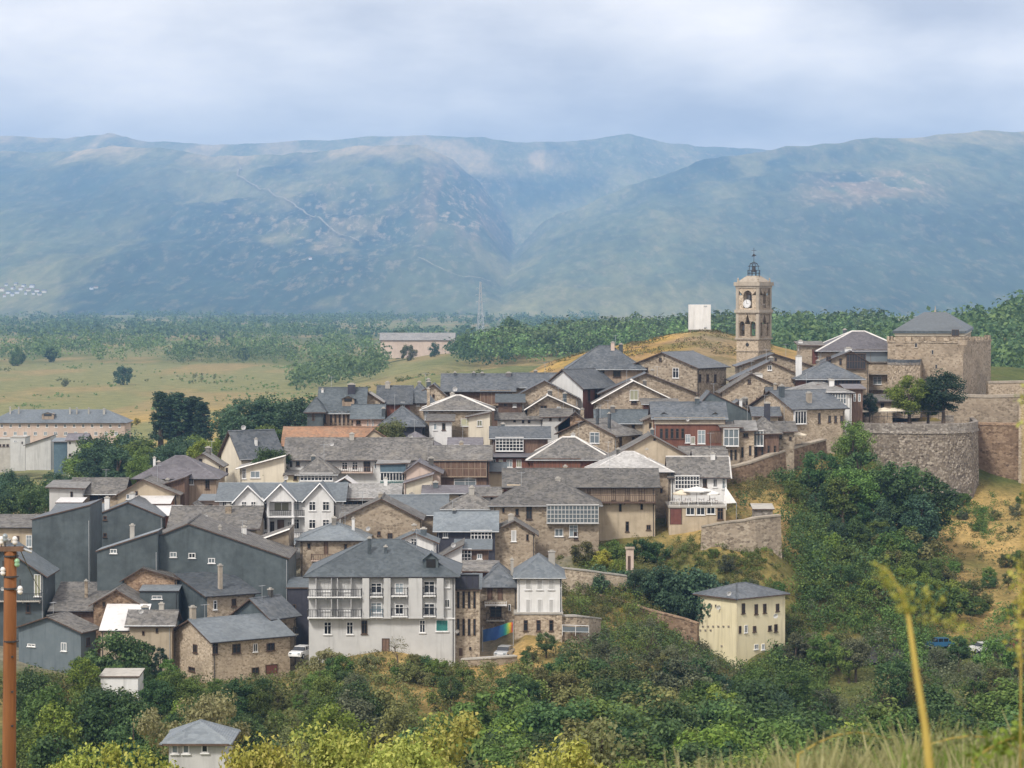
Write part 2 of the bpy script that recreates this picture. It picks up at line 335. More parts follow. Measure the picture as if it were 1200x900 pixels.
# ------------------------------------------------------------------ the houses, read off the photograph: x of the walls, eave, base, ridge
HS = []
def dep(b): return 346500.0/(b+222.0)
def H(label, xs, e, b, r, roof, rm, wm, th=0, dp=8.0, d=None, ax=None, w=(), g=(), bal=(), ch=(), dish=(), dor=(), name='house', cat='house', o=0.6, rc=None, group=None, tube=0, ins=None):
    if len(xs) == 2: xs = (xs[0], xs[0], xs[1])
    HS.append(dict(label=label, xs=xs, e=e, b=b, r=r, roof=roof, rm=rm, wm=wm, th=math.radians(th), dp=dp, d=d or dep(b), ax=ax,
                   w=list(w), g=list(g), bal=list(bal), ch=list(ch), dish=list(dish), dor=list(dor), name=name, cat=cat, o=o, rc=rc, group=group, ins=ins))
def row(x0, x1, n, y, w, h, k='w', f='B'): return [(x0+(x1-x0)*i/max(1, n-1), y, w, h, k, f) for i in range(n)]
# ---- front row, left
H('dark slate-clad house behind the wooden pole, with a balcony', (-45, 50), 672, 748, 641, 'gv', 'slated', 'clad', d=362, ax=5, dp=9,
  w=[(44,686,8,26,'y'), (33,712,5,12,'k'), (14,688,6,9,'w')], bal=[('B',-30,48,703,1.2,1.0,'conc','iron')], dish=[(3,690,2.5)])
H('blue-grey gabled house with a stone side wall beside the wooden pole', (20,95,111), 738, 792, 719, 'gu', 'old', 'bluewall', th=66, d=352,
  w=[(37,756,10,3,'w','A'), (75,758,7,10,'l','A'), (103,752,3,10,'k')], rc='old')
H('tall blank slate-clad party wall of a narrow house, highest on the outer edge of town', (38, 105), 608, 698, 591, 'su', 'slate', 'clad', d=384, dp=11, o=0.15)
H('low house with pale wall against the tall blank slate wall', (-30, 38), 617, 690, 603, 'sv', 'old', 'plaster', d=386, w=[(34,634,7,14,'l'), (20,632,5,8,'k')], bal=[('B',-10,37,655,1.0,0.9,'conc','iron')])
H('slate-clad gable with a brick strip and two small windows', (107, 190), 605, 665, 588, 'gv', 'slate', 'clad', d=402, ax=150, dp=12, o=0.2, w=[(123,607,4,5,'k'), (123,627,4,5,'k')])
H('narrow brick house squeezed between two slate-clad gables', (104, 112), 600, 676, 596, 'sv', 'old', 'brick', d=392, dp=5, o=0.1, w=[(108,612,3,5,'l'),(108,630,3,5,'l')])
H('widest slate-clad gable of the town, with three little windows in a row', (120, 337), 654, 748, 612, 'gv', 'old', 'clad', d=371, ax=221, dp=14, o=0.25,
  w=[(203,650,8,6,'l'), (225,651,8,6,'w'), (248,657,8,6,'l')], ch=[(258,668,4,12,'conc')])
H('low house with a chimney leaning on the widest slate gable', (114, 184), 645, 700, 622, 'su', 'slatel', 'clad', d=369, dp=5, o=0.2, ch=[(155,615,6,17,'conc')], w=[(133,646,8,5,'l')])
H('slate-clad house with a stone front and a smooth blue roof below the widest gable', (208, 243, 298), 697, 765, 671, 'sv', 'slate', 'stonel', th=33, d=361,
  w=[(252,709,4,11,'w'), (274,706,5,9,'k')], ch=[(258,662,5,14,'pale')], ins='clad')
H('square blue slate-clad annexe with a pale parapet', (164, 208), 692, 740, 680, 'sv', 'slatel', 'clad', d=364, dp=6, o=0.1, w=[(184,700,12,4,'l')])
H('rubble stone house with a wide smooth roof nearest the trees', (200, 249, 339), 750, 800, 722, 'gu', 'slatel', 'stonel', th=36, d=347, name='stone_house',
  w=[(252,760,6,13,'k'), (277,760,9,11,'k'), (299,759,5,10,'w'), (317,758,9,9,'k'), (318,784,13,11,'r'), (299,786,8,8,'k'), (229,760,6,10,'k','A'), (225,784,9,5,'k','A')],
  ch=[(211,712,7,20,'pale')])
H('small yellow-fronted house with a black slate gable behind the rubble stone house', (274, 317, 346), 722, 780, 699, 'gu', 'slate', 'stonel', th=52, d=357, ins='clad',
  w=[(322,735,4,9,'k'), (333,735,4,9,'k')], bal=[('B',318,344,746,0.9,0.9,'conc','iron')], dish=[(309,726,3)])
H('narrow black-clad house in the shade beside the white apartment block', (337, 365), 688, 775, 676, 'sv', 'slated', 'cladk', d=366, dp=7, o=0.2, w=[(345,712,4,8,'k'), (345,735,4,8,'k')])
H('old house with a sagging stone roof and dark timber eaves', (62, 113), 714, 765, 682, 'sv', 'old', 'wood', d=362, dp=10, w=[(78,724,5,10,'k'), (92,726,5,10,'k')], ch=[(101,680,4,8,'stone')])
H('brown stone gable under the sagging stone roof', (110, 163), 706, 768, 690, 'gv', 'old', 'stoneb', d=360.5, ax=137, dp=8, w=[(122,708,4,6,'k')])
H('low building under a stained white sheet roof', (118, 166), 738, 782, 708, 'sv', 'sheet', 'plaster', d=353, dp=7, o=0.2)
H('grey-brown house with a dark roof beside the rubble stone house', (152, 200), 730, 786, 715, 'gu', 'old', 'plaster', d=352.5, dp=6, w=[(184,739,3,6,'k'), (168,742,3,5,'k')], dish=[(162,723,3)])
H('brown gable peeping over the square slate-clad annexe', (146, 206), 677, 735, 665, 'gv', 'old', 'stoneb', d=367.5, ax=167, dp=6)
# ---- front row, centre
H('white-grey three-storey apartment block with long balconies and a big slate roof', (362, 533), 672, 772, 632, 'hip', 'slated', 'grey', d=349, dp=15, name='apartment_building', cat='apartment building', o=0.7,
  w=[(384,736,9,15,'w'), (410,736,8,15,'w'), (427,735,7,16,'k'), (495,734,7,15,'w'), (518,733,15,14,'t'), (452,757,9,18,'d'),
     (441,689,13,12,'w'), (441,712,13,12,'l'), (468,689,10,12,'l'), (468,714,10,12,'w'), (503,688,13,14,'w'), (503,714,13,14,'w'), (524,684,6,9,'s'), (524,707,6,10,'w'),
     (380,686,20,14,'s'), (404,686,16,14,'s'), (380,709,20,13,'s'), (404,709,16,13,'s')],
  bal=[('B',361,424,698,1.3,1.0,'fwhite','iron'), ('B',361,424,722,1.3,1.0,'fwhite','iron'), ('B',434,449,698,0.8,1.0,'fwhite','iron'), ('B',434,449,722,0.8,1.0,'fwhite','blueg'),
       ('B',459,478,697,1.0,1.0,'fwhite','iron'), ('B',459,478,721,1.0,1.0,'fwhite','iron'), ('B',496,511,697,0.8,1.0,'fwhite','iron'), ('B',496,511,721,0.8,1.0,'fwhite','iron')],
  dor=[(505,648,17,18)], ch=[(433,630,5,22,'slated'), (452,640,4,14,'slated')])
H('narrow stone house with two rows of slit windows against the white-grey block', (532, 562), 690, 778, 672, 'sv', 'slated', 'stone', d=351, dp=9, o=0.3, name='stone_house',
  w=row(537, 556, 4, 703, 3.2, 20, 'k')+row(537, 556, 4, 735, 3.2, 20, 'k')+[(540,764,4,9,'d'),(551,760,2,4,'k')], dish=[(536,740,2.5)], g=[('B',533,561,674,689,4,1,'iron','cladk',0.25)])
H('small house with reddish shutters and a white balcony beside the banner', (562, 606), 683, 760, 660, 'hip', 'slate', 'stone', d=363, dp=8,
  w=[(574,696,6,14,'d'), (586,696,6,14,'d'), (581,717,14,13,'k'), (597,712,3,8,'w')], bal=[('B',568,594,708,0.9,0.4,'fwhite','fwhite'), ('B',570,592,726,0.9,1.0,'conc','iron')], ch=[(600,655,3,8,'conc')])
H('white house with shuttered windows above a stone ground floor', (606, 658), 673, 721, 650, 'hip', 'slatel', 'white', d=360, dp=10,
  w=row(619, 646, 3, 685, 7, 12, 's')+row(619, 646, 3, 710, 6, 16, 's')+[(657.2,697,1.2,46,'w')])
H('stone ground floor wing carrying the white shuttered house', (603, 659), 720, 762, 719, 'flat', 'conc', 'stone', d=359.4, dp=10, w=row(616, 646, 3, 733, 5, 13, 'k'), name='stone_plinth', cat='plinth')
# ---- behind the front row
H('white villa with three front gables and columns', (257, 401), 585, 640, 566, 'gu', 'slatel', 'white', d=407, dp=10, name='villa', cat='villa',
  w=[(347,592,8,12,'l'), (347,614,8,12,'w'), (313,592,5,11,'k'), (313,614,5,11,'k'), (263,591,5,9,'w'), (271,592,6,12,'l'), (392,600,2,14,'k')],
  bal=[('B',303,358,604,1.2,0.9,'fwhite','iron'), ('B',303,358,630,1.2,0.9,'fwhite','iron'), ('B',260,284,604,1.0,0.9,'fwhite','iron')])
H('square beige house with a low blue hip roof in front of the white villa', (352, 428), 631, 690, 612, 'hip', 'slatel', 'stonel', d=386, dp=10,
  w=[(382,642,5,14,'d'), (362,640,4,7,'k'), (405,641,4,7,'k')], bal=[('B',365,398,656,0.9,0.9,'pink','wood')], ch=[(414,607,4,8,'white')], dish=[(430,622,2.5)])
H('big tan stone gable with two tiny windows', (400, 492), 607, 668, 583, 'gv', 'old', 'stonel', d=395, ax=447, dp=9, w=[(444,625,4,5,'k'), (457,628,6,7,'k')], ch=[(446,578,6,18,'pale')], dish=[(431,620,2.5)], name='stone_house')
H('blue-roofed stone house behind the tan gable', (448, 521), 601, 650, 580, 'gu', 'slatel', 'stonel', d=406, dp=9, w=[(467,607,4,4,'k'), (477,610,4,5,'k')], dish=[(493,609,3)])
H('little white gable with arched windows behind the apartment roof', (464, 510), 634, 680, 624, 'gv', 'slated', 'white', d=380, ax=486, dp=6, w=[(476,638,6,9,'w'), (485,636,7,10,'w')])
H('house with a navy wall and a white-gridded gallery under a blue roof', (512, 580), 620, 672, 599, 'gu', 'slatel', 'cladk', d=390, dp=9, g=[('B',552,576,622,641,6,4,'fwhite','glass',0.4)], w=[(522,626,6,8,'l')], ch=[(532,597,4,7,'slate')])
H('whitewashed lean-to house below the white-gridded gallery', (500, 541), 660, 690, 638, 'su', 'old', 'white', d=374, dp=7, w=[(528,668,4,6,'k')], dish=[(531,657,3)])
H('dark timber house with small grid windows above the slit-windowed stone house', (536, 572), 643, 690, 632, 'sv', 'slated', 'wood', d=377, dp=7, g=[('B',540,552,644,658,3,3,'fwhite','glass',0.3)], w=[(562,652,6,6,'l')])
H('small stone house with a white door below the big hip-roofed stone house', (572, 627), 624, 662, 610, 'gv', 'old', 'stonel', d=392, ax=603, dp=6, w=[(602,628,6,13,'s'), (618,630,3,8,'k')], name='stone_house')
H('big stone house with a broad grey hip roof and a white-gridded gallery', (576, 702), 590, 650, 564, 'hip', 'old', 'stonel', d=401, dp=12, name='stone_house', o=0.6,
  w=[(606,600,4,8,'k'), (620,601,7,15,'k'), (590,598,3,6,'k'), (619,622,3,8,'k'), (655,624,10,9,'l'), (672,622,10,14,'l'), (675,628,5,9,'k')], g=[('B',641,701,592,612,14,4,'grey','glassl',0.9)])
H('long house with a brown timber balcony over a plastered wall', (594, 768), 568, 634, 549, 'gu', 'old', 'plaster', d=411, dp=10, o=0.8, ins='woodl',
  w=[(670,578,8,13,'k'), (719,579,5,15,'k'), (735,579,5,15,'k'), (752,579,7,15,'k'), (727,595,3,9,'k'), (752,594,3,7,'k'), (735,617,4,12,'k'), (760,618,5,6,'k'), (690,575,4,6,'k')],
  bal=[('B',660,768,588,1.2,1.1,'wood','fwood')])
H('house with a white-patched stone roof above the long timber balcony', (692, 786), 551, 620, 529, 'hip', 'rwhite', 'stonel', d=421, dp=11, w=[(775,575,3,6,'k'), (700,556,6,6,'k')], ch=[(758,526,4,8,'stone')])
H('white house with a glazed white gallery above the garage terrace', (786, 852), 557, 602, 535, 'gu', 'old', 'white', d=421, dp=8, rc='mortar',
  g=[('B',791,819,558,572,8,3,'fwhite','glass',0.7)], w=[(826,564,5,14,'k'), (838,564,5,14,'w'), (848,566,4,14,'l')])
H('terrace building with a red-brown garage door under white parasols', (784, 851), 595, 624, 594, 'flat', 'conc', 'plaster', d=411, dp=9, name='terrace_building', cat='terrace building',
  w=[(792,605,14,19,'r'), (809,599,10,9,'w'), (821,599,10,9,'w'), (833,598,10,9,'w'), (844,602,7,14,'k')])
H('white house with a curtain-wall front beside the brown town wall', (816, 851), 540, 600, 527, 'gu', 'old', 'white', d=431, dp=8, g=[('B',819,849,542,558,10,2,'fwhite','glassl',0.3)])
# ---- middle band
H('long white house with a balcony under a wide grey roof', (336, 502), 537, 590, 513, 'gu', 'old', 'white', d=442, dp=12, o=0.7,
  w=[(404,546,7,9,'w'), (416,546,7,10,'w'), (430,547,8,13,'k'), (341,543,3,9,'k'), (349,542,4,8,'k')]+row(440,468,4,545,3,9,'l'), bal=[('B',390,437,553,1.1,0.9,'pink','wood')], dish=[(387,525,2.5)])
H('low grey-roofed house with a band of white windows in front of the long white house', (350, 392), 553, 600, 536, 'hip', 'old', 'grey', d=434, dp=8, g=[('B',352,390,555,563,9,2,'fwhite','glass',0.3)])
H('tiny yellow house beside the low grey-roofed house', (336, 351), 556, 590, 551, 'sv', 'old', 'yellow', d=435.5, dp=4, w=[(346,560,4,5,'k')], dish=[(335,560,3)])
H('white house with a teal panel over a row of windows', (445, 476), 543, 592, 540, 'sv', 'oldl', 'white', d=431, dp=6, g=[('B',446,475,544,553,2,1,'blueg','blueg',0.3), ('B',446,475,554,563,8,1,'fwhite','glass',0.35)], bal=[('B',446,475,566,0.7,0.4,'fwhite','teal')])
H('blush-coloured blank gable in the middle of town', (474, 515), 553, 600, 541, 'gv', 'purple', 'pink', d=426, ax=490, dp=9)
H('cream house with a purplish roof below the blush gable', (476, 506), 565, 612, 556, 'su', 'purple', 'cream', d=420, dp=6)
H('galleried brown timber house with tall board walls', (505, 573), 538, 605, 522, 'gu', 'old', 'wood', d=436, dp=10, w=row(513,565,6,548,4,14,'k')+[(545,566,26,10,'l')], g=[('B',508,570,540,558,9,2,'woodl','wood',0.5)], rc='old')
H('wood-fronted attic house with a striped window above the galleried timber house', (528, 562), 521, 570, 513, 'gu', 'purple', 'wood', d=449, dp=7, g=[('B',533,550,522,530,7,1,'fwhite','glass',0.2)])
H('house with a big white-barred gallery under a slate eave', (577, 642), 512, 560, 500, 'gu', 'slate', 'wood', d=453, dp=8, o=0.6, g=[('B',581,613,513,528,8,4,'fwhite','glass',0.6)])
H('brown house with pink curtained windows below the white-barred gallery', (572, 623), 535, 575, 530, 'sv', 'purple', 'redwood', d=447, dp=7, w=[(578,542,6,8,'l'), (587,543,5,9,'y'), (597,543,7,9,'l'), (608,543,6,9,'y')], g=[])
H('house with white-edged hip roof and a red-brown board wall', (621, 715), 536, 580, 512, 'hip', 'old', 'plaster', d=443, dp=11, rc='mortar', ins='redwood', o=0.7, g=[('B',625,680,538,548,16,1,'wood','redwood',0.4)], w=[(698,544,6,6,'k')])
H('old stone house with a white roof line and pale patched wall', (496, 576), 479, 536, 463, 'hip', 'old', 'stone', d=471, dp=11, rc='mortar', name='stone_house', w=[(500,487,4,10,'l'), (547,495,14,9,'y'), (512,490,12,4,'d')]+row(506,526,3,499,4,10,'l'), ch=[(502,455,4,9,'stone')], dish=[(532,458,3)])
H('white-walled house with dark windows under a low grey roof', (583, 636), 490, 530, 479, 'gu', 'old', 'white', d=477, dp=8, w=[(603,493,3,4,'k'), (613,493,3,6,'k'), (620,493,3,6,'k')], ch=[(624,477,3,10,'conc')])
H('stone gable with a white gallery window facing the valley', (655, 720, 757), 509, 560, 490, 'gu', 'old', 'stone', th=56, d=455, name='stone_house', w=[(697,513,11,13,'l','A'), (727,518,3,12,'k'), (742,518,3,12,'k'), (750,518,3,12,'k')], ch=[(700,478,3,9,'slate'), (714,484,3,8,'slate')])
H('stepped brown stone gable behind the white-edged roof', (654, 692), 497, 540, 482, 'gv', 'old', 'stoneb', d=474, ax=674, dp=8, name='stone_house')
H('broad sandy plastered gable with one tiny round window', (712, 816), 538, 596, 509, 'gv', 'old', 'plaster', d=430, ax=763, dp=9, w=[(767,515,3,3,'k')], name='stone_house')
H('red-brown galleried house with two dormers and a slate roof', (766, 850), 489, 560, 471, 'gu', 'slate', 'redwood', d=451, dp=10, o=0.5,
  w=row(775,800,5,508,4,12,'k')+[(806,514,6,10,'l'),(822,512,9,16,'l'),(812,516,5,9,'y'),(838,512,14,14,'d')], g=[('B',767,849,490,496,1,1,'pale','pale',0.15)],
  bal=[('B',767,849,523,1.0,0.3,'wood','redwood')], dor=[(778,483,10,8), (838,483,12,10)], dish=[(806,492,2)])
H('large blank slate-clad gable above the red-brown gallery', (806, 892), 488, 545, 459, 'gv', 'slate', 'clad', d=467, ax=832, dp=9, o=0.2, ch=[(800,474,3,8,'slate'), (868,468,4,6,'white')])
H('white house with a glass bay at the top of the brown town wall', (847, 867), 500, 560, 494, 'sv', 'old', 'stonel', d=448, dp=7, g=[('B',848,865,503,522,3,2,'fwhite','glassl',0.8)], w=row(852,862,3,533,3,12,'k'))
H('narrow stone house with slit windows next to the glass bay', (866, 884), 503, 556, 493, 'gu', 'oldl', 'stonel', d=449, dp=7, w=[(870,530,3,12,'k'), (879,528,3,12,'k'), (874,510,6,5,'k')])
H('house with a wooden bay and a dark box chimney along the town wall', (882, 913), 504, 552, 489, 'hip', 'old', 'wood', d=450.5, dp=8, g=[('B',883,894,505,522,3,1,'fwhite','glassl',0.6)], w=row(886,908,4,528,3,12,'k'), ch=[(899,472,8,18,'cladk')])
H('low stone house behind the small cream parasol', (908, 931), 504, 546, 494, 'gu', 'old', 'stone', d=452, dp=7, w=[(926,514,3,5,'k'), (915,512,3,6,'k')])
H('stone house with a white-painted window balcony near the bastion', (880, 929, 990), 478, 530, 457, 'gu', 'slate', 'stonel', th=28, d=463, name='stone_house', w=row(972,986,3,491,3,8,'k')+[(960,490,3,12,'k')], g=[('B',930,943,482,496,4,1,'fwhite','glass',0.5)], ch=[(916,452,6,9,'slated'), (948,460,6,11,'pale')])
H('white house with a white glazed gallery behind the bastion tree', (925, 998), 459, 505, 448, 'hip', 'oldl', 'white', d=473, dp=9, g=[('B',969,991,460,473,7,2,'fwhite','glassl',0.5)])
H('slim brown timber house beside the white glazed gallery', (993, 1011), 455, 500, 450, 'sv', 'purple', 'wood', d=476, dp=7, w=row(996,1007,3,466,3,9,'l'))
H('slate hip-roofed house with a dark timber top floor', (936, 1009), 442, 490, 424, 'hip', 'slate', 'redwood', d=492, dp=11, o=0.8, g=[('B',945,1008,444,452,14,1,'wood','cladk',0.3)], ch=[(936,417,8,6,'white')])
# ---- upper right, stone gables under the church
H('topmost of three stone gables below the church tower', (866, 952), 428, 480, 414, 'gv', 'slate', 'stone', d=508, ax=907, dp=9, w=[(909,421,3,4,'k')], name='stone_house', group='stone gables below the church')
H('middle of three stone gables below the church tower, with a square window', (858, 950), 444, 490, 423, 'gv', 'slate', 'stone', d=498, ax=902, dp=8, w=[(902,431,5,6,'w')], name='stone_house', group='stone gables below the church')
H('lowest of three stone gables below the church tower', (846, 926), 458, 505, 437, 'gv', 'old', 'stone', d=488, ax=880, dp=9, w=[(878,447,4,5,'k'), (887,468,2,4,'k')], name='stone_house', group='stone gables below the church', ch=[(888,452,12,5,'white')])
H('palace with a big hip roof whose ridges are pale, below the castle keep', (960, 1062), 409, 480, 388, 'hip', 'purple', 'stonel', d=513, dp=14, o=0.8, rc='mortar', name='palace', cat='palace',
  w=[(1028,446,10,9,'l'), (1051,446,10,9,'d'), (1014,446,4,9,'k'), (1051,418,8,9,'k')], g=[('B',1000,1040,410,424,2,1,'stoneg','glassl',0.2)], bal=[('B',998,1060,438,1.2,0.5,'pale','pale'), ('B',1010,1048,456,1.0,0.4,'pale','pale')], ch=[(1062,421,3,6,'stone')])
H('stone house with a red door between the church and the palace', (938, 964), 404, 470, 400, 'sv', 'old', 'stonel', d=516, dp=7, w=[(955,418,7,17,'r')], name='stone_house', ch=[(936,408,6,3,'white')])
H('house with a dark glazed gable in front of the palace', (964, 1018), 424, 475, 411, 'gv', 'slate', 'stonel', d=503, ax=997, dp=7, g=[('B',992,1014,415,432,7,2,'fwood','glass',0.4)], w=[(971,421,6,7,'k'), (985,424,3,8,'k')], ch=[(994,410,9,4,'white')])
H('hip-roofed house with a wide slate roof on the skyline near the dry knoll', (668, 752), 429, 470, 405, 'hip', 'slate', 'woodl', d=503, dp=11, o=0.9, w=[(706,435,5,7,'k'), (723,437,9,10,'k'), (684,436,4,7,'k')], ch=[(718,401,5,4,'pink')])
H('large stone gable with three windows under a slate roof', (737, 817, 851), 430, 480, 412, 'gu', 'slate', 'stone', th=58, d=497, name='stone_house', w=[(774,421,3,4,'k','A'), (757,433,5,5,'k','A'), (792,437,7,12,'w','A'), (820,443,3,9,'k'), (829,443,3,9,'k'), (838,443,3,9,'k')])
H('tall brown stone gable behind the white-lined gable', (704, 816), 460, 505, 437, 'gv', 'slate', 'stone', d=489, ax=757, dp=7, name='stone_house')
H('stone gable edged with a white line and a brown door', (697, 794), 471, 518, 446, 'gv', 'old', 'stone', d=480, ax=742, dp=8, rc='mortar', name='stone_house', w=[(743,463,10,12,'y'), (743,471,7,4,'k')])
H('low house with dark red boards beside the white-lined gable', (755, 793), 473, 515, 467, 'sv', 'old', 'redwood', d=473, dp=6, w=[(765,478,6,4,'l')])
H('pale grey blank gable with a slate roof on the skyline', (638, 683, 721), 453, 495, 432, 'gu', 'slate', 'redwood', th=52, d=492, w=row(690,715,4,463,3,14,'k'), ins='white')
H('sandy stone gable on the skyline beside the pale grey gable', (600, 677), 466, 505, 446, 'gv', 'slate', 'stone', d=485, ax=638, dp=7, name='stone_house')
H('house with a white-outlined old roof below the sandy stone gable', (618, 676), 478, 515, 463, 'gv', 'old', 'stone', d=478, ax=642, dp=7, rc='mortar', w=[(637,478,8,6,'k'),(655,479,5,5,'l')])
H('slate-roofed house with a timber gallery on the skyline', (521, 600), 456, 500, 438, 'gu', 'slate', 'wood', d=490, dp=10, o=0.8, w=row(570,594,5,464,3,7,'k'), g=[('B',563,598,458,474,8,1,'woodl','wood',0.4)], ch=[(533,436,3,5,'slate'), (565,441,4,8,'slate'), (555,436,4,5,'slate'), (596,440,7,5,'purple')])
H('low slate roof between the timber gallery and the sandy gable', (597, 652), 452, 490, 437, 'gu', 'slate', 'plaster', d=500, dp=9, o=0.7)
H('triangular stone gable at the end of the timber-gallery house', (482, 524), 464, 500, 450, 'gv', 'slate', 'stone', d=486, ax=508, dp=8, w=[(503,464,4,4,'k'), (508,464,3,4,'k')], ch=[(502,444,5,9,'slated')])
# ---- upper left, slate group
H('dark slate house with a turret-like annexe at the edge of the fields', (360, 378), 478, 520, 466, 'hip', 'slated', 'clad', d=466, dp=6, w=[(367,488,3,10,'k')])
H('tall dark slate roof over a boarded balcony front', (374, 426), 482, 530, 454, 'gu', 'slated', 'woodl', d=470, dp=11, o=0.5, w=row(388,413,6,490,2.5,16,'k')+[(380,488,4,16,'k')], bal=[('B',384,416,502,0.9,1.0,'wood','woodl')], ch=[(373,464,2.5,16,'white'), (412,450,10,6,'cladk')], dor=[(408,464,14,7)])
H('slate house with an eyebrow roof edge behind the boarded balcony', (416, 447), 470, 515, 460, 'gv', 'oldl', 'stone', d=477, ax=432, dp=6, o=0.5, dish=[(426,457,2.5)])
H('low slate-roofed house with a dark red wall at the back of town', (444, 480), 471, 512, 452, 'gu', 'slate', 'redwood', d=482, dp=9, o=0.6, w=[(472,474,5,6,'y')])
H('slate roof stepping up toward the timber-gallery house', (474, 508), 468, 505, 449, 'hip', 'slate', 'stone', d=484, dp=8, w=[(490,473,4,6,'l')])
H('slate hip roof with a small vent above a dark wall', (446, 494), 496, 545, 476, 'hip', 'slate', 'cladk', d=461, dp=10, o=0.7, ch=[(443,478,5,7,'slated')], w=[(468,502,8,6,'k')])
H('blush-walled house under a dark slate roof beside the orange roof', (414, 447), 489, 530, 474, 'gu', 'slated', 'pink', d=465, dp=8, w=[(420,495,5,5,'k'), (431,497,2,10,'l'), (437,497,2,10,'l')])
H('house with a broad orange tile roof', (333, 447), 521, 560, 500, 'gu', 'tile', 'plaster', d=454, dp=11, o=0.6, ins='pink')
H('tan gable at the end of the orange tile roof', (418, 466), 521, 560, 503, 'gv', 'tile', 'plaster', d=452, ax=438, dp=7, o=0.3)
H('purplish slate hip roof between the tan gable and the old stone house', (456, 515), 524, 566, 506, 'hip', 'purple', 'stone', d=455, dp=9, o=0.5, dish=[(480,516,3)])
# ---- left middle
H('tall cream house with a blue slate roof beside the bright tree', (259, 283, 330), 534, 580, 504, 'gu', 'slate', 'cream', th=30, d=447, w=[(266,552,3,8,'k','A'), (300,545,4,10,'w')], ch=[(300,514,3,8,'white')], dish=[(304,505,3)])
H('low cream house with a blue shutter below the tall cream house', (281, 333), 548, 590, 534, 'su', 'oldl', 'cream', d=437, dp=8, w=[(299,556,11,8,'l'), (286,555,5,12,'w')], rc='mortar')
H('house with a purplish hip roof and striped board walls', (160, 253), 558, 612, 534, 'hip', 'purple', 'woodl', d=426, dp=11, o=0.7, w=[(213,564,8,8,'w'), (224,564,6,8,'l'), (243,566,5,14,'k'), (190,566,5,9,'k')], ch=[(186,548,5,11,'old'), (181,536,2,6,'white')])
H('pale gable peeping behind the purplish hip roof', (216, 258), 544, 585, 531, 'gv', 'oldl', 'cream', d=441, ax=238, dp=7, w=[(235,540,4,5,'k')])
H('small red-walled house with a blue lean-to roof beside the striped board house', (236, 262), 586, 625, 579, 'sv', 'slatel', 'pink', d=413, dp=6, w=[(247,594,5,6,'k')])
H('tan cottage gable with a mossy stone roof among the lower houses', (138, 207), 578, 622, 561, 'gv', 'old', 'plaster', d=416, ax=168, dp=9, w=[(160,578,3,5,'k'), (150,582,4,6,'l')], name='cottage', cat='cottage')
H('brown-roofed cottage with a dark shaded porch', (84, 142), 577, 616, 560, 'gu', 'old', 'stonel', d=420, dp=9, w=[(116,583,22,7,'k'), (91,584,4,10,'l')], name='cottage', cat='cottage')
H('grey-walled shed at the outer edge of the cottages', (58, 96), 571, 612, 562, 'sv', 'oldl', 'grey', d=418, dp=7, w=[(84,580,3,8,'k')], name='shed', cat='shed')
H('brick-gabled shed with a sunlit whitish roof', (156, 198), 590, 626, 577, 'sv', 'sheet', 'brick', d=411, dp=7, o=0.2, name='shed', cat='shed')
H('lower shed with a bright white roof beside the mossy roofs', (176, 206), 604, 640, 592, 'sv', 'sheet', 'brick', d=405, dp=6, o=0.2, name='shed', cat='shed')
H('old house under a wide mossy roof between the sheds and the white villa', (200, 300), 618, 668, 593, 'gu', 'old', 'stone', d=395, dp=12, dish=[(238,610,2.5)], w=[(225,628,4,6,'k'), (262,628,4,6,'k')])
H('house with a pale ridged roof beside the widest slate gable', (250, 338), 652, 700, 620, 'su', 'old', 'stone', d=384, dp=9, rc='mortar', o=0.3)
H('light stone-roofed house with a dark boarded gallery beside the villa', (399, 466), 584, 630, 567, 'gu', 'oldl', 'wood', d=410, dp=9, w=row(408,436,4,592,5,10,'k'), g=[('B',402,442,585,600,7,1,'fwood','glass',0.3)], ch=[(452,560,5,10,'white')])
H('little slate gable with one white roof slope behind the villa', (384, 420), 571, 612, 560, 'gv', 'sheet', 'clad', d=421, ax=404, dp=6, o=0.2)
H('stone-roofed house below the cream and purplish house', (520, 582), 594, 640, 576, 'hip', 'old', 'stone', d=404, dp=8, w=[(540,600,5,5,'k'), (566,598,5,6,'l')], ch=[(553,570,4,7,'stone')])
H('small dark-walled house under a purplish slate roof in the middle of town', (498, 570), 577, 625, 569, 'gu', 'purple', 'plaster', d=416, dp=8, w=[(540,582,5,5,'k')])
H('pale-roofed shed behind the debris at the edge of town', (60, 118), 600, 636, 590, 'sv', 'slatel', 'conc', d=405, dp=6, o=0.2, name='shed', cat='shed')
# ---- the yellow house on the slope and places beyond the town
H('yellow house with a blue hip roof standing alone among the trees', (818, 863, 921), 700, 785, 683, 'hip', 'slate', 'yellow', th=40, d=380, o=0.5,
  w=[(871,713,4,12,'k'), (886,714,4,12,'k'), (896,713,4,11,'k'), (911,712,4,9,'k'), (867,738,3,9,'k'), (874,737,4,9,'w'), (884,737,4,7,'k'), (902,736,4,6,'k'), (909,736,4,9,'k'), (886,758,5,6,'l'), (894,758,4,7,'l'), (909,757,6,4,'k'),
     (834,710,1.6,3.5,'v','A'), (839,710,1.6,3.5,'v','A')]+[(x,734,2,2,'v','A') for x in (824,830,836,842,848,854)]+[(x,738.5,2,2,'v','A') for x in (821,827,833)]+[(846,757,2,2,'v','A')],
  dish=[(909,722,3), (813,697,3), (813,715,3)], ins=None)
H('long pale hotel with a blue-grey roof at the foot of the fields', (-12, 146), 494, 522, 480, 'hip', 'slatel', 'pink', d=890, dp=14, name='hotel', cat='hotel', o=0.8,
  w=row(2,140,14,499,3,4,'w')+row(6,136,12,508,4,4,'l'), dor=[(56,483,14,5)], ch=[(12,477,2,6,'conc'), (22,477,2,6,'conc'), (82,478,2,6,'conc'), (90,478,2,6,'conc'), (104,478,2,6,'conc'), (122,479,3,6,'conc')])
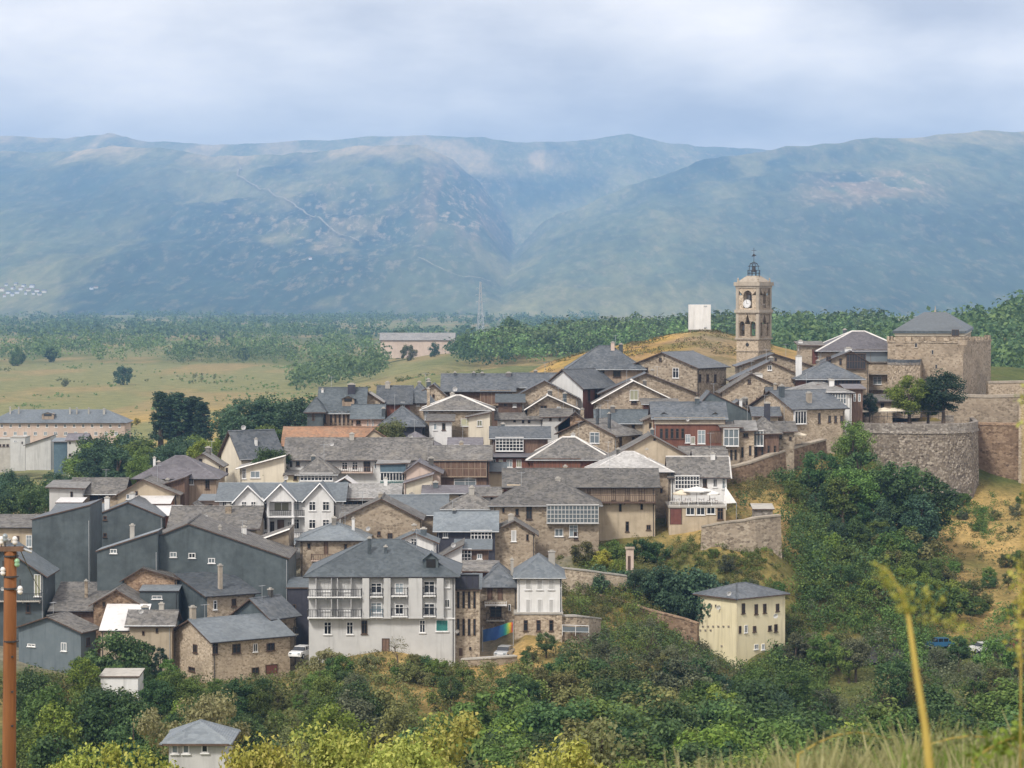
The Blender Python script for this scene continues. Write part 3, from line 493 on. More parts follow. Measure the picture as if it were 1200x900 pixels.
H('square white house below the hotel', (12, 29), 513, 531, 511, 'flat', 'conc', 'grey', d=760, dp=8, w=[(18,517,4,2,'l'), (26,519,1.5,3,'k')])
H('grey garage block beside the square white house', (-8, 12), 515, 533, 513, 'flat', 'conc', 'conc', d=765, dp=8, w=row(0,9,3,522,3,3,'k'))
H('white lean-to house with a slanted purplish roof below the hotel', (30, 59), 521, 530, 511, 'su', 'purple', 'grey', d=750, dp=9)
H('white house with a small gable behind the hedge of trees', (79, 100), 515, 540, 508, 'gu', 'purple', 'grey', d=740, dp=8, w=[(82,519,2,3,'k'), (91,519,2,3,'k'), (82,533,3,3,'k')])
H('green shed beside the white gabled house', (63, 78), 517, 535, 513, 'sv', 'slatel', 'blueg', d=745, dp=5, name='shed', cat='shed')
H('low pale farm building with a long roof in the fields', (446, 532), 398, 410, 390, 'gu', 'oldl', 'pink', d=1650, dp=22, name='farm_building', cat='farm building', o=0.8)
H('small pale-roofed barn alone in the far fields', (36, 76), 429, 436, 424, 'gu', 'purple', 'white', d=2050, dp=14, name='barn', cat='barn', o=0.8)
H('grey shingle hut roof at the very bottom among yellow trees', (198, 262), 866, 915, 845, 'hip', 'slatel', 'grey', d=205, dp=5, name='hut', cat='hut', w=[(205,877,8,12,'l'), (218,877,8,12,'l'), (240,876,8,12,'w')])
H('low concrete shed with a white top in the bushes', (118, 160), 792, 815, 786, 'sv', 'conc', 'white', d=330, dp=5, name='shed', cat='shed', o=0.2)
H('rough stone outhouse at the end of the garden wall', (884, 906), 596, 612, 590, 'sv', 'conc', 'stoneg', d=412, dp=4, name='outhouse', cat='outhouse', o=0.3)
# ---- small houses and sheds filling the gaps
H('flat blue-grey sheet roof tucked under the white villa', (300, 341), 637, 690, 631, 'sv', 'slatel', 'plaster', d=399, dp=6, w=[(311,646,6,7,'l'), (328,646,6,7,'k')])
H('little stone roof squeezed between the villa and the tan gable', (404, 440), 601, 640, 592, 'gu', 'old', 'stone', d=403, dp=6, w=[(420,606,5,5,'k')])
H('white cottage with a mossy roof next to the pale-walled stone gable', (560, 584), 580, 620, 571, 'gu', 'old', 'white', d=408, dp=6, w=[(567,584,3,5,'k'), (576,584,3,5,'k')])
H('red-brown boarded shed roof above the slit-windowed stone house', (546, 580), 668, 695, 657, 'sv', 'old', 'redwood', d=367, dp=6, w=[(556,673,5,4,'l')])
H('small grey house with twin windows below the white-walled low house', (636, 668), 487, 520, 479, 'gu', 'old', 'grey', d=474, dp=6, w=[(645,491,3,5,'k'), (656,491,3,5,'k')])
H('dark slate roof with two pale skylights in front of the white-lined gable', (700, 757), 494, 530, 480, 'gu', 'slated', 'plaster', d=463, dp=7, w=[(742,499,4,6,'k')])
H('slim plastered house beside the red-brown gallery', (755, 770), 491, 545, 484, 'su', 'old', 'plaster', d=453, dp=6, w=[(762,499,3,7,'k'), (762,515,3,7,'k')])
H('low grey-roofed house above the curtain-wall house', (800, 848), 531, 560, 523, 'gu', 'old', 'stone', d=438, dp=6, w=[(822,536,4,4,'k')])
H('small slate house behind the white-painted window balcony', (902, 936), 466, 500, 454, 'gu', 'slate', 'stone', d=479, dp=7, w=[(918,470,4,5,'k')])
H('whitewashed lean-to against the old stone house with a white roof line', (503, 529), 492, 530, 485, 'sv', 'old', 'white', d=464, dp=5, w=[(510,500,4,8,'l'), (520,500,4,8,'k')])
H('ochre plastered box house beside the whitewashed lean-to', (549, 574), 488, 530, 483, 'su', 'old', 'cream', d=465, dp=6, w=[(562,496,6,7,'y')])
H('purplish lean-to roof beside the mossy cottage gable', (182, 216), 570, 605, 559, 'su', 'purple', 'wood', d=420, dp=6, w=[(196,576,5,5,'k')])
H('tiny tin-roofed store among the debris', (70, 92), 588, 620, 583, 'sv', 'sheet', 'wood', d=412, dp=4, name='shed', cat='shed')
H('pink plastered store below the flat blue-grey sheet roof', (312, 338), 652, 700, 646, 'sv', 'slatel', 'pink', d=388, dp=5, w=[(324,660,6,8,'k')], name='shed', cat='shed')
H('dark timber house between the hip roofs at the upper end of the main street', (584, 612), 470, 510, 462, 'gu', 'slated', 'wood', d=479.5, dp=6, w=[(592,474,4,6,'k'), (603,474,4,6,'l')])
H('stone cottage in front of the striped board house', (208, 242), 602, 640, 590, 'gv', 'old', 'stonel', d=406, ax=226, dp=6, w=[(220,606,4,5,'k'), (231,606,4,5,'k')], name='cottage', cat='cottage')
H('small slate gable between the lowest church gable and the white bay house', (846, 886), 482, 520, 469, 'gv', 'slate', 'stone', d=473, ax=866, dp=6, w=[(860,484,3,5,'k'), (872,484,3,5,'k')], name='stone_house')
H('brown house with a lean-to slate roof under the slate-clad blank gable', (884, 912), 486, 520, 477, 'gu', 'slate', 'plaster', d=462, dp=6, w=[(896,491,4,5,'k')])
H('low stone house hugging the foot of the palace', (1012, 1046), 470, 500, 462, 'sv', 'old', 'stonel', d=498, dp=6, w=[(1020,476,4,7,'k'), (1034,476,4,7,'k')], name='stone_house')
H('slated house wedged between the galleried timber house and the hip roof', (560, 590), 551, 590, 542, 'gu', 'slated', 'plaster', d=441, dp=6, w=[(570,556,4,6,'k')])
# ------------------------------------------------------------------ the ground: one sheet through measured points
CP = []                                             # (px, depth, z)
def G(px, py, d): CP.append((px, d, ray(px, py)[1]*d))
for px in (-300, 100, 600, 1000, 1500):
    CP += [(px, 4, -1.7), (px, 200, -48), (px, 280, -57)]
    CP += [(px, 900, -51.5), (px, 1300, -50), (px, 2200, -50), (px, 4000, -50), (px, 7000, -52)]
for px, z10, z20, z50, z100 in ((-300, -2.9, -6, -15, -28), (200, -2.9, -6, -15, -28), (600, -2.7, -5.6, -15, -29), (800, -2.06, -4.8, -14, -29), (1000, -2.0, -4.5, -14, -29), (1200, -1.98, -4.4, -13.5, -28), (1500, -1.9, -4.2, -13, -27)):
    CP += [(px, 10, z10), (px, 20, z20), (px, 50, z50), (px, 100, z100)]
for h in HS:
    if h['d'] < 700: CP.append((h['xs'][1]+2, h['d'], ray(h['xs'][1], h['b'])[1]*h['d'] - 0.6))
for t in ((100,800,346),(250,805,342),(350,778,350),(450,775,342),(560,782,344),(600,772,352),(640,765,352),(680,752,362),(740,748,368),(800,765,374),(900,790,376),(960,775,382),(1050,770,384),(1150,768,386),(1250,766,386),
          (680,655,398),(730,655,398),(790,645,404),(850,645,402),(910,645,404),(700,705,386),(790,738,385),(815,752,388),(860,690,398),(930,700,396),
          (960,640,424),(1000,600,446),(1060,600,462),(1100,590,472),(1150,588,474),(1190,592,474),(1250,590,476),(1150,625,456),(1120,645,444),(1200,650,440),(1150,690,424),(1200,720,408),(1030,690,404),(1060,730,394),(880,585,436),(940,560,450),(860,580,428),
          (1170,548,492),(1210,552,494),(1270,550,496),(1000,490,500),(1100,486,505),(1180,520,512),(1260,520,515),
          (600,470,520),(500,480,510),(400,500,500),(300,560,470),(300,572,520),(180,575,470),(50,600,440),(-100,610,440),(130,580,520),(0,610,480),
          (700,428,560),(780,400,590),(822,385,602),(835,386,606),(868,405,585),(640,425,600),(700,408,600),(900,415,575),(960,420,590),(1060,425,600),(1200,430,610)):
    G(*t)
_y = ray(863,785)[1]*380-.5; CP += [(816,390,_y), (925,386,_y), (863,376,_y-.5)]
CP += [(200,357,ray(249,800)[1]*347-.5), (338,353,ray(249,800)[1]*347-.5)]
CP += [(600,800,-24.5),(600,1100,-28.5),(600,1450,-34),(450,900,-37),(450,1300,-39),(520,1000,-31),(520,1400,-36),(700,1100,-27)]
for t in ((840,636,400),(900,638,401),(860,640,399.5),(800,640,401)): G(*t)
CP += [(830,660,-12),(700,680,-19),(960,700,-24),(600,700,-34),(800,800,-34),(400,640,-44),(200,640,-49),(0,640,-50),(1100,700,-22),(1200,800,-26),(1100,1200,-21),(1200,1200,-15),(1350,1200,-10),(950,1200,-22),(1000,1400,-24),(900,1500,-25),(1200,2000,-40),(700,1400,-32),(850,1400,-26),(780,1900,-30),(500,800,-46)]
CP = np.array(CP, float)
def _f(px, d): return np.stack([np.asarray(px, float)/95.0, np.log(np.asarray(d, float))*11.0], -1)
_P = _f(CP[:, 0], CP[:, 1]); _r = np.linalg.norm(_P[:, None]-_P[None], axis=-1)
_n = len(CP); _A = np.zeros((_n+3, _n+3)); _A[:_n, :_n] = -_r + np.eye(_n)*0.12
_Q = np.concatenate([np.ones((_n, 1)), _P], 1); _A[:_n, _n:] = _Q; _A[_n:, :_n] = _Q.T
_W = np.linalg.solve(_A, np.concatenate([CP[:, 2]/CP[:, 1], np.zeros(3)]))
def zt(px, d):
    px = np.clip(np.asarray(px, float), -700, 1900); d = np.asarray(d, float); p = _f(px, d); sh = p.shape[:-1]; p = p.reshape(-1, 2)
    o = np.zeros(len(p))
    for i in range(0, len(p), 4000):
        q = p[i:i+4000]; r = np.linalg.norm(q[:, None]-_P[None], axis=-1)
        o[i:i+4000] = -r @ _W[:_n] + _W[_n] + q @ _W[_n+1:]
    z = o.reshape(sh)*d
    far = np.clip((d-900)/500, 0, 1)*np.clip((500-px)/150, 0, 1); far = np.maximum(far, np.clip((d-2200)/1500, 0, 1))
    return z*(1-far) + far*(-50.5)
def gz(x, y): return float(zt(pxof(x, y), y))
def ground_colours(X, Y, PX):
    # what grows or lies where: 0 dry grass, 1 green grass, 2 bare earth and paving
    n = fbm(X/14, Y/14, 5, 3); n2 = fbm(X/60+5, Y/60, 4, 9); nf = fbm(X/160, Y/420, 5, 21); nf2 = fbm(X/50, Y/160, 4, 33)
    dry = np.array((0.40, 0.275, 0.12)); dry2 = np.array((0.33, 0.22, 0.10)); grn = np.array((0.085, 0.105, 0.035)); olv = np.array((0.145, 0.14, 0.055)); pav = np.array((0.24, 0.215, 0.19)); ear = np.array((0.25, 0.165, 0.095))
    fld = np.array((0.215, 0.21, 0.10)); fl2 = np.array((0.30, 0.225, 0.115)); fl3 = np.array((0.135, 0.15, 0.06)); gold = np.array((0.46, 0.30, 0.10))
    def mixn(a, b, t): return a*(1-t[..., None]) + b*t[..., None]
    sm = lambda v, a, b: np.clip((v-a)/(b-a), 0, 1)
    near = mixn(mixn(dry*np.ones(X.shape+(3,)), dry2, sm(n, 0.4, 0.6)), grn, sm(n2+0.3*(n-0.5), 0.36, 0.55))
    near = mixn(near, olv, sm(fbm(X/5, Y/5, 4, 13), 0.5, 0.65)*0.6)
    far = mixn(mixn(fld*np.ones(X.shape+(3,)), fl3, sm(nf, 0.5, 0.62)), fl2, sm(nf2, 0.52, 0.64)*0.8)
    far = mixn(far, gold, sm(nf2, 0.5, 0.6)*np.clip(1-np.abs(Y-980)/150, 0, 1)*np.clip((330-PX)/80, 0, 1))
    c = mixn(near, far, sm(Y, 620, 760))
    town = sm(Y, 350, 356)*sm(560-Y, 0, 10)*np.clip(1-np.maximum(0, (PX-(560+(Y-350)*2.0))/40), 0, 1)*sm(PX-(Y-400)*1.5, -60, 0)
    c = mixn(c, pav, town*0.9)
    knoll = np.clip(1-np.abs(PX-745)/190, 0, 1)*np.clip(1-np.abs(Y-615)/85, 0, 1)
    c = mixn(c, mixn(gold*0.9*np.ones(X.shape+(3,)), ear*1.2, sm(n, 0.42, 0.58)), np.clip(knoll*2.2, 0, 1))
    rk = np.clip(1-np.abs(PX-840)/60, 0, 1)*knoll; c = mixn(c, np.array((0.27, 0.215, 0.165)), np.clip(rk*3, 0, 1)*(.55+.6*n)); c = mixn(c, np.array((.16, .15, .06)), np.clip(knoll*2, 0, 1)*sm(fbm(X/7, Y/2.5, 4, 55), .52, .66)*.8)
    drys = np.clip(1-np.abs(PX-1150)/85, 0, 1)*np.clip(1-np.abs(Y-462)/24, 0, 1)
    c = mixn(c, dry*1.12, np.clip(drys*2.5, 0, 1)*(0.75+0.5*(n-0.5)))
    return c
gpx = np.linspace(-650, 1850, 230)
gd = np.concatenate([np.geomspace(3.5, 300, 90)[:-1], np.linspace(300, 700, 130)[:-1], np.geomspace(700, 7200, 110)])
PXg, Dg = np.meshgrid(gpx, gd)
Xg = (PXg-600)/F*(Dg+np.where(Dg < 300, 40*(1-Dg/300), 0)); Zg = zt(600+F*Xg/Dg, Dg)
Zg = Zg + (fbm(Xg/9, Dg/9, 4, 2)-0.5)*np.clip(Dg/120, 0.05, 1.0)*np.clip((800-Dg)/200, 0.3, 1)
# keep the ground under the walls of the houses level and low
nr, nc = PXg.shape
V = np.stack([Xg, Dg, Zg], -1).reshape(-1, 3)
ii = (np.arange(nr-1)[:, None]*nc + np.arange(nc-1)[None]).reshape(-1)
Q = np.stack([ii, ii+1, ii+nc+1, ii+nc], -1)
def mul(t, a, b):
    n = N(t, 'ShaderNodeMath', operation='MULTIPLY'); LK(t, a, n.inputs[0]); LK(t, b, n.inputs[1]); return n.outputs[0]
def m_terrain(name, bs=0.5, s1=1.2, s2=0.12, stretch=(1, 1, 1), speck=None):
    m, t, b = newmat(name); a = N(t, 'ShaderNodeAttribute', attribute_name='soil'); tcn = N(t, 'ShaderNodeTexCoord'); mp = N(t, 'ShaderNodeMapping'); mp.inputs['Scale'].default_value = stretch; LK(t, tcn.outputs['Object'], mp.inputs[0])
    f = noise(t, mp.outputs[0], s1, 8, 0.7); f2 = noise(t, mp.outputs[0], s2, 8, 0.65)
    c = mixc(t, a.outputs['Color'], ramp(t, [(0.3, (0.45, 0.5, 0.42)), (0.7, (1.45, 1.4, 1.3))], f), 0.8, 'MULTIPLY')
    c = mixc(t, c, ramp(t, [(0.35, (0.55, 0.62, 0.5)), (0.65, (1.3, 1.25, 1.2))], f2), 0.7, 'MULTIPLY')
    if speck: c = mixc(t, c, speck, mul(t, ramp(t, [(0.52, (0, 0, 0)), (0.62, (1, 1, 1))], noise(t, mp.outputs[0], s1*1.2, 8, 0.72)), a.outputs['Alpha']))
    LK(t, c, b.inputs['Base Color']); b.inputs['Roughness'].default_value = 0.95; b.inputs['Specular IOR Level'].default_value = 0.1
    bump(t, b, f, bs, 0.3); return m
def terrain(name, V, Q, C, mat, alpha=None):
    me = np_mesh(name, V, Q, [mat], 4, True)
    at_ = me.color_attributes.new('soil', 'FLOAT_COLOR', 'POINT')
    at_.data.foreach_set('color', np.concatenate([C.reshape(-1, 3), np.ones((C.size//3, 1)) if alpha is None else alpha.reshape(-1, 1)], 1).astype(np.float32).ravel())
    return tag(link(name, me), kind='structure')
terrain('ground', V, Q, ground_colours(Xg, Dg, PXg), m_terrain('earth_and_grass'))
# ------------------------------------------------------------------ the mountains
def tab(s): a = np.array(s, float).reshape(-1, 2); return a[:, 0], a[:, 1]
SB = tab([-900,190,-300,165,0,160,60,162,130,158,180,166,250,170,330,168,380,164,440,158,490,157,560,161,620,168,680,163,740,158,790,168,860,171,900,176,1000,172,1500,165,2100,190])
SL_ = tab([-900,200,-300,185,0,178,130,172,200,176,250,182,330,182,430,172,490,168,530,186,560,212,580,240,600,268,625,300,660,335,700,362,2100,362])
SR_ = tab([-900,362,480,362,540,345,570,322,600,294,640,262,700,232,760,208,830,190,900,177,960,170,1040,165,1100,160,1200,154,1500,150,2100,175])
mpx = np.linspace(-560, 1760, 720); md = np.concatenate([np.linspace(5800, 12000, 170)[:-1], np.linspace(12000, 15600, 60)])
PXm, Dm = np.meshgrid(mpx, md)
Xm = (PXm-600)/F*Dm
wob = (fbm(PXm/90, Dm/2600, 4, 41)-0.5)
def mass(tabl, d0, dr, pw):
    px2 = PXm + wob*90*np.clip((dr-Dm)/(dr-d0), 0, 1)
    top = np.interp(px2, *tabl); zt_ = -np.tan(np.arctan((top-450)/F)+PITCH)*dr
    t = np.clip((Dm-d0)/(dr-d0), 0, 1); up = t**pw
    z = -60 + np.maximum(zt_+60, 0)*up
    return np.where(Dm > dr, z-(Dm-dr)*0.10, z)
zb = mass(SB, 9800, 15200, 1.0); zl = mass(SL_, 6400, 12400, 1.15); zr = mass(SR_, 6200, 11200, 1.1)
Zm = np.maximum(np.maximum(zb, zl), zr)
hgt = np.clip((Zm+60)/700, 0, 1)
gul = fbm(Xm/420, Dm/1500, 5, 51, True)-0.62
Zm = Zm + gul*hgt*(1-hgt*0.85)*300*np.clip((Dm-6300)/1500, 0, 1) + (fbm(Xm/130, Dm/260, 4, 61)-0.5)*26*np.clip((Dm-6600)/800, 0, 1)*np.clip(1.1-hgt*0.6, 0, 1)
def mcol():
    sm = lambda v, a, b: np.clip((v-a)/(b-a), 0, 1)
    mixn = lambda a, b, t: a*(1-t[..., None]) + b*t[..., None]
    forest_shade = np.array((0.03, 0.055, 0.04)); heath = np.array((0.10, 0.12, 0.065)); tan_ = np.array((0.46, 0.35, 0.20)); red = np.array((0.46, 0.27, 0.17)); olive = np.array((0.19, 0.185, 0.09))  # darkest tone: woodland with cloud shade mixed into its colour
    n1 = fbm(Xm/800, Dm/3600, 5, 71); n2 = fbm(Xm/190, Dm/1100, 5, 81); n3 = fbm(Xm/60, Dm/380, 4, 91); n4 = fbm(Xm/60+9, Dm/2600, 4, 95)
    c = mixn(forest_shade*np.ones(Xm.shape+(3,)), heath, sm(n1, 0.40, 0.58)); c = mixn(c, olive, sm(n2+0.4*(n1-0.5), 0.5, 0.66)*0.8)
    c = mixn(c, tan_*0.8, .35*sm(n3+0.5*(n2-0.5), 0.56, 0.70)*np.clip(1-np.abs(PXm-390)/260, 0, 1)*np.clip((Zm+20)/200, 0, 1)*np.clip((480-Zm)/200, 0, 1))
    wooded = np.clip((PXm-760)/200, 0, 1)*sm(0.75-hgt, 0, .3)+np.clip(1-np.abs(PXm-100)/150, 0, 1)*sm(hgt, .35, .5)*sm(.9-hgt, 0, .15)+np.clip(1-np.abs(PXm-560)/110, 0, 1)*sm(hgt, .2, .5)*sm(.92-hgt, 0, .1)*.8  # big dark patches: cloud shadow put into the colour as woodland
    c = mixn(c, forest_shade, np.clip(wooded, 0, 1)*.75*(.6+.8*n2))
    crest = sm(hgt, 0.86, 1.02)
    c = mixn(c, mixn(olive*1.1*np.ones(Xm.shape+(3,)), tan_, sm(n2, 0.45, 0.6)), crest*np.where((PXm > -50) & (PXm < 640), 0.9, 0.45))
    cliff = np.clip(1-np.abs(PXm-545)/70, 0, 1)*sm(hgt, 0.25, 0.5)*sm(0.97-hgt, 0, 0.2)
    c = mixn(c, red, .5*cliff*sm(n4+0.4*(n3-0.5), 0.47, 0.62))
    pat = np.clip(1-np.abs(PXm-1020)/100, 0, 1)*np.clip(1-np.abs(hgt-0.62)/0.16, 0, 1)
    c = mixn(c, red, np.clip(pat*1.8, 0, 1)*sm(n3, 0.44, 0.58)*.35)
    ridge = np.clip(1-np.abs(PXm-(760-(0.9-hgt)*330))/70, 0, 1)*(PXm > 600)*(hgt > 0.3)
    c = mixn(c, olive*1.15, ridge*0.7*(.5+n2))
    c = c*1.2; mask = np.clip(.22+.55*np.clip(1-np.abs(PXm-380)/200, 0, 1)*np.clip(1-np.abs(hgt-.45)/.4, 0, 1)+cliff*.8+np.clip(pat*1.6, 0, 1)*.8+crest*.35*(PXm > -50)+ridge*.3, 0, .85)
    return c, mask
nr, nc = PXm.shape; V = np.stack([Xm, Dm, Zm], -1).reshape(-1, 3)
ii = (np.arange(nr-1)[:, None]*nc + np.arange(nc-1)[None]).reshape(-1); Q = np.stack([ii, ii+1, ii+nc+1, ii+nc], -1)
MC, MASK = mcol()
terrain('mountains', V, Q, MC, m_terrain('mountain_heath', 0.2, 0.030, 0.005, (1, .14, .5), (0.46, 0.35, 0.22)), MASK)
def zmt(x, y):
    px = pxof(x, y); a = np.interp(px, mpx, np.arange(nc)); b = np.interp(y, md, np.arange(nr)); a0, b0 = min(int(a), nc-2), min(int(b), nr-2); fa, fb = a-a0, b-b0
    return Zm[b0,a0]*(1-fa)*(1-fb)+Zm[b0,a0+1]*fa*(1-fb)+Zm[b0+1,a0]*(1-fa)*fb+Zm[b0+1,a0+1]*fa*fb
def on_mountain(px, py):
    for d in np.linspace(6200, 15000, 900):
        p = at(px, py, d)
        if zmt(p.x, p.y) >= p.z: return p
    return None
def strip(name, pts, wd, zf, lift, mat):
    P = []
    for a, b in zip(pts[:-1], pts[1:]):
        n = max(2, int((Vector(b)-Vector(a)).length/(wd*2.5)))
        P += [Vector(a).lerp(Vector(b), i/n) for i in range(n)]
    P.append(Vector(pts[-1])); mb = MB(); vs = []; fs = []
    for i, p in enumerate(P):
        t = (P[min(i+1, len(P)-1)]-P[max(i-1, 0)]); s = Vector((t.y, -t.x, 0)); s = s.normalized() if s.length > 1e-6 else Vector((1, 0, 0))
        for k in (-1, 1):
            q = p+s*(wd/2*k); vs.append((q.x, q.y, zf(q.x, q.y)+lift))
        if i: fs.append((2*i-2, 2*i-1, 2*i+1, 2*i))
    return tag(mb.add(vs, fs).build(name, mat), kind='structure')
M['track'] = m_plain('pale_track_earth', (0.25,0.21,0.13), (0.40,0.34,0.22), 0.02, 0.95, 0.02)
tp = [on_mountain(*q) for q in ((278,190),(282,200),(278,208),(300,220),(322,232),(345,242),(360,254),(385,268),(420,285))]
strip('dirt_track', [p for p in tp if p], 7, lambda x, y: zmt(x, y), 9, M['track'])
tp = [on_mountain(*q) for q in ((490,305),(505,312),(520,320),(545,328),(575,333))]
strip('dirt_track', [p for p in tp if p], 6, lambda x, y: zmt(x, y), 9, M['track'])
M['road'] = m_plain('asphalt', (0.045,0.045,0.047), (0.07,0.068,0.066), 0.5, 0.9, 0.02)
rp_ = [at(px, 345, d) for px, d in ((980, 380), (1060, 384), (1110, 386), (1160, 387), (1260, 388), (1400, 386))]
strip('road', [(p.x, p.y, 0) for p in rp_], 6.0, lambda x, y: gz(x, y), 0.35, M['road'])
# ------------------------------------------------------------------ house builder
def hmap(face, s, out, z): return (s, -out, z) if face == 'B' else (-out, s, z)
class FB(MB):
    # a mesh drawn on a wall: s along the wall, o outwards, z up
    def __init__(self, face): super().__init__(); self.face = face
    def bx(self, s0, s1, o0, o1, z0, z1, m=0):
        a, b = hmap(self.face, s0, o0, z0), hmap(self.face, s1, o1, z1)
        lo = [min(a[i], b[i]) for i in range(3)]; hi = [max(a[i], b[i]) for i in range(3)]
        return self.box(lo[0], lo[1], lo[2], hi[0], hi[1], hi[2], m)
FRAME = {'w': 'fwhite', 'k': 'fwood', 'l': 'fwhite', 'y': 'fwhite', 's': 'fwhite', 'd': 'fwood', 't': 'fwhite', 'r': 'fwood', 'v': 'pale'}
def ridge_caps(mb, lines, r=0.14):
    for a, b in lines:
        a, b = Vector(a), Vector(b); s = (b-a).cross(Vector((0, 0, 1)))
        s = s.normalized()*r*1.4 if s.length > 1e-6 else Vector((r, 0, 0)); u = Vector((0, 0, r))
        mb.add([a-s-u*0.5, a+u*0.8, a+s-u*0.5, b-s-u*0.5, b+u*0.8, b+s-u*0.5], [(0,1,4,3), (1,2,5,4), (0,3,5,2), (0,2,1), (3,4,5)])
def build_roof(h, root, w, dp, He, Hr, axl):
    o, kind, T = h['o'], h['roof'], 0.17; mb = MB(); lines = []
    if kind == 'gu':
        y = dp/2; s = (Hr-He)/y; ze = He-s*o
        mb.slab([(-o,-o,ze), (w+o,-o,ze), (w+o,y,Hr), (-o,y,Hr), (w+o,dp+o,ze), (-o,dp+o,ze)], [(0,1,2,3), (3,2,4,5)], T)
        lines = [((-o,y,Hr), (w+o,y,Hr))]; zf = lambda u, v: Hr-s*abs(v-y)
        if h['rc'] == 'mortar': lines.append(((w+o,-o,ze), (w+o,y,Hr)))
    elif kind == 'gv':
        sl, sr = (Hr-He)/axl, (Hr-He)/(w-axl)
        mb.slab([(-o,-o,He-sl*o), (axl,-o,Hr), (axl,dp+o,Hr), (-o,dp+o,He-sl*o), (w+o,-o,He-sr*o), (w+o,dp+o,He-sr*o)], [(0,1,2,3), (1,4,5,2)], T)
        lines = [((axl,-o,Hr), (axl,dp+o,Hr))]; zf = lambda u, v: Hr-(sl*(axl-u) if u < axl else sr*(u-axl))
        if h['rc'] == 'mortar': lines += [((w+o,-o,He-sr*o), (axl,-o,Hr)), ((-o,-o,He-sl*o), (axl,-o,Hr))]
    elif kind == 'hip':
        q = min(w, dp)/2; s = (Hr-He)/(dp/2 if w >= dp else w/2); s2 = s; ze = He-s*o
        if w >= dp: r0, r1 = (q, dp/2, Hr), (w-q, dp/2, Hr)
        else: r0, r1 = (w/2, q, Hr), (w/2, dp-q, Hr)
        cs = [(-o,-o,ze), (w+o,-o,ze), (w+o,dp+o,ze), (-o,dp+o,ze)]
        if abs(w-dp) < 0.3: 
            r1 = (r0[0]+0.3, r0[1], r0[2])
        fs = [(0,1,5,4), (1,2,5), (2,3,4,5), (3,0,4)] if w >= dp or abs(w-dp) < 0.3 else [(0,1,4), (1,2,5,4), (2,3,5), (3,0,4,5)]
        mb.slab(cs+[r0, r1], fs, T)
        lines = [(r0, r1), (cs[0], r0), (cs[1], r1 if w >= dp else r0), (cs[2], r1), (cs[3], r0 if w >= dp else r1)]
        zf = lambda u, v: min(Hr, He + s*min(u, w-u, v, dp-v))
    elif kind == 'sv':
        s = (Hr-He)/dp; mb.slab([(-o,-o,He-s*o), (w+o,-o,He-s*o), (w+o,dp+o*.5,Hr+s*o*.5), (-o,dp+o*.5,Hr+s*o*.5)], [(0,1,2,3)], T); zf = lambda u, v: He+s*v
    elif kind == 'su':
        s = (Hr-He)/w; mb.slab([(-o,-o,He-s*o), (w+o*.5,-o,Hr+s*o*.5), (w+o*.5,dp+o,Hr+s*o*.5), (-o,dp+o,He-s*o)], [(0,1,2,3)], T); zf = lambda u, v: He+s*u
        if h['rc'] == 'mortar': lines = [((-o,-o,He-s*o), (w+o*.5,-o,Hr+s*o*.5))]
    else:
        mb.box(-0.12, -0.12, He, w+0.12, dp+0.12, He+0.25); zf = lambda u, v: He+0.2
    if h['rm'] in ('old', 'oldl', 'rwhite', 'tile') and kind != 'flat':   # old roofs are never quite true
        rj = random.Random(h['label']); nv = len(mb.v)//2; off = [rj.uniform(-.13, .13) for _ in range(nv)]
        mb.v = [(x, y, z+off[i % nv]) for i, (x, y, z) in enumerate(mb.v)]
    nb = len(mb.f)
    for i, f in enumerate(mb.f):                     # undersides and edges in dark wood colour, painting in the eaves' shadow line
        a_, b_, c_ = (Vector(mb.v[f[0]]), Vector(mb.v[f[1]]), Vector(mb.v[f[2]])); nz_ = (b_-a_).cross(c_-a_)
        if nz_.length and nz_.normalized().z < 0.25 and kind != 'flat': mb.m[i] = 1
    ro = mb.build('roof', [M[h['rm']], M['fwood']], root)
    if lines:
        mc = MB(); ridge_caps(mc, lines, 0.15 if h['rc'] == 'mortar' else 0.12)
        mc.build('ridge_cap', M[h['rc']] if h['rc'] else M[h['rm']], ro)
    return ro, zf
def wall_mesh(h, w, dp, He, Hr, axl):
    mb = MB(); k = h['roof']; b = -5.0; g = 0.22
    e, r = He-0.1, Hr-g
    if k == 'gu': mb.prism([(0,b), (dp,b), (dp,e), (dp/2,r), (0,e)], 0, w, 0)
    elif k == 'gv': mb.prism([(0,b), (w,b), (w,e), (axl,r), (0,e)], 0, dp, 1)
    elif k == 'sv': mb.prism([(0,b), (dp,b), (dp,r), (0,e)], 0, w, 0)
    elif k == 'su': mb.prism([(0,b), (w,b), (w,r), (0,e)], 0, dp, 1)
    else: mb.box(0, 0, b, w, dp, e)
    return mb
def chimney(root_roof, x, y, z0, z1, wd, mat):
    mb = MB(); r = wd/2
    mb.box(x-r, y-r, z0, x+r, y+r, z1-0.12); mb.box(x-r-0.08, y-r-0.08, z1-0.12, x+r+0.08, y+r+0.08, z1, 1)
    mb.box(x-r*.6, y-r*.6, z1, x+r*.6, y+r*.6, z1+0.18, 1)
    return mb.build('chimney', [M[mat], M['conc']], root_roof)
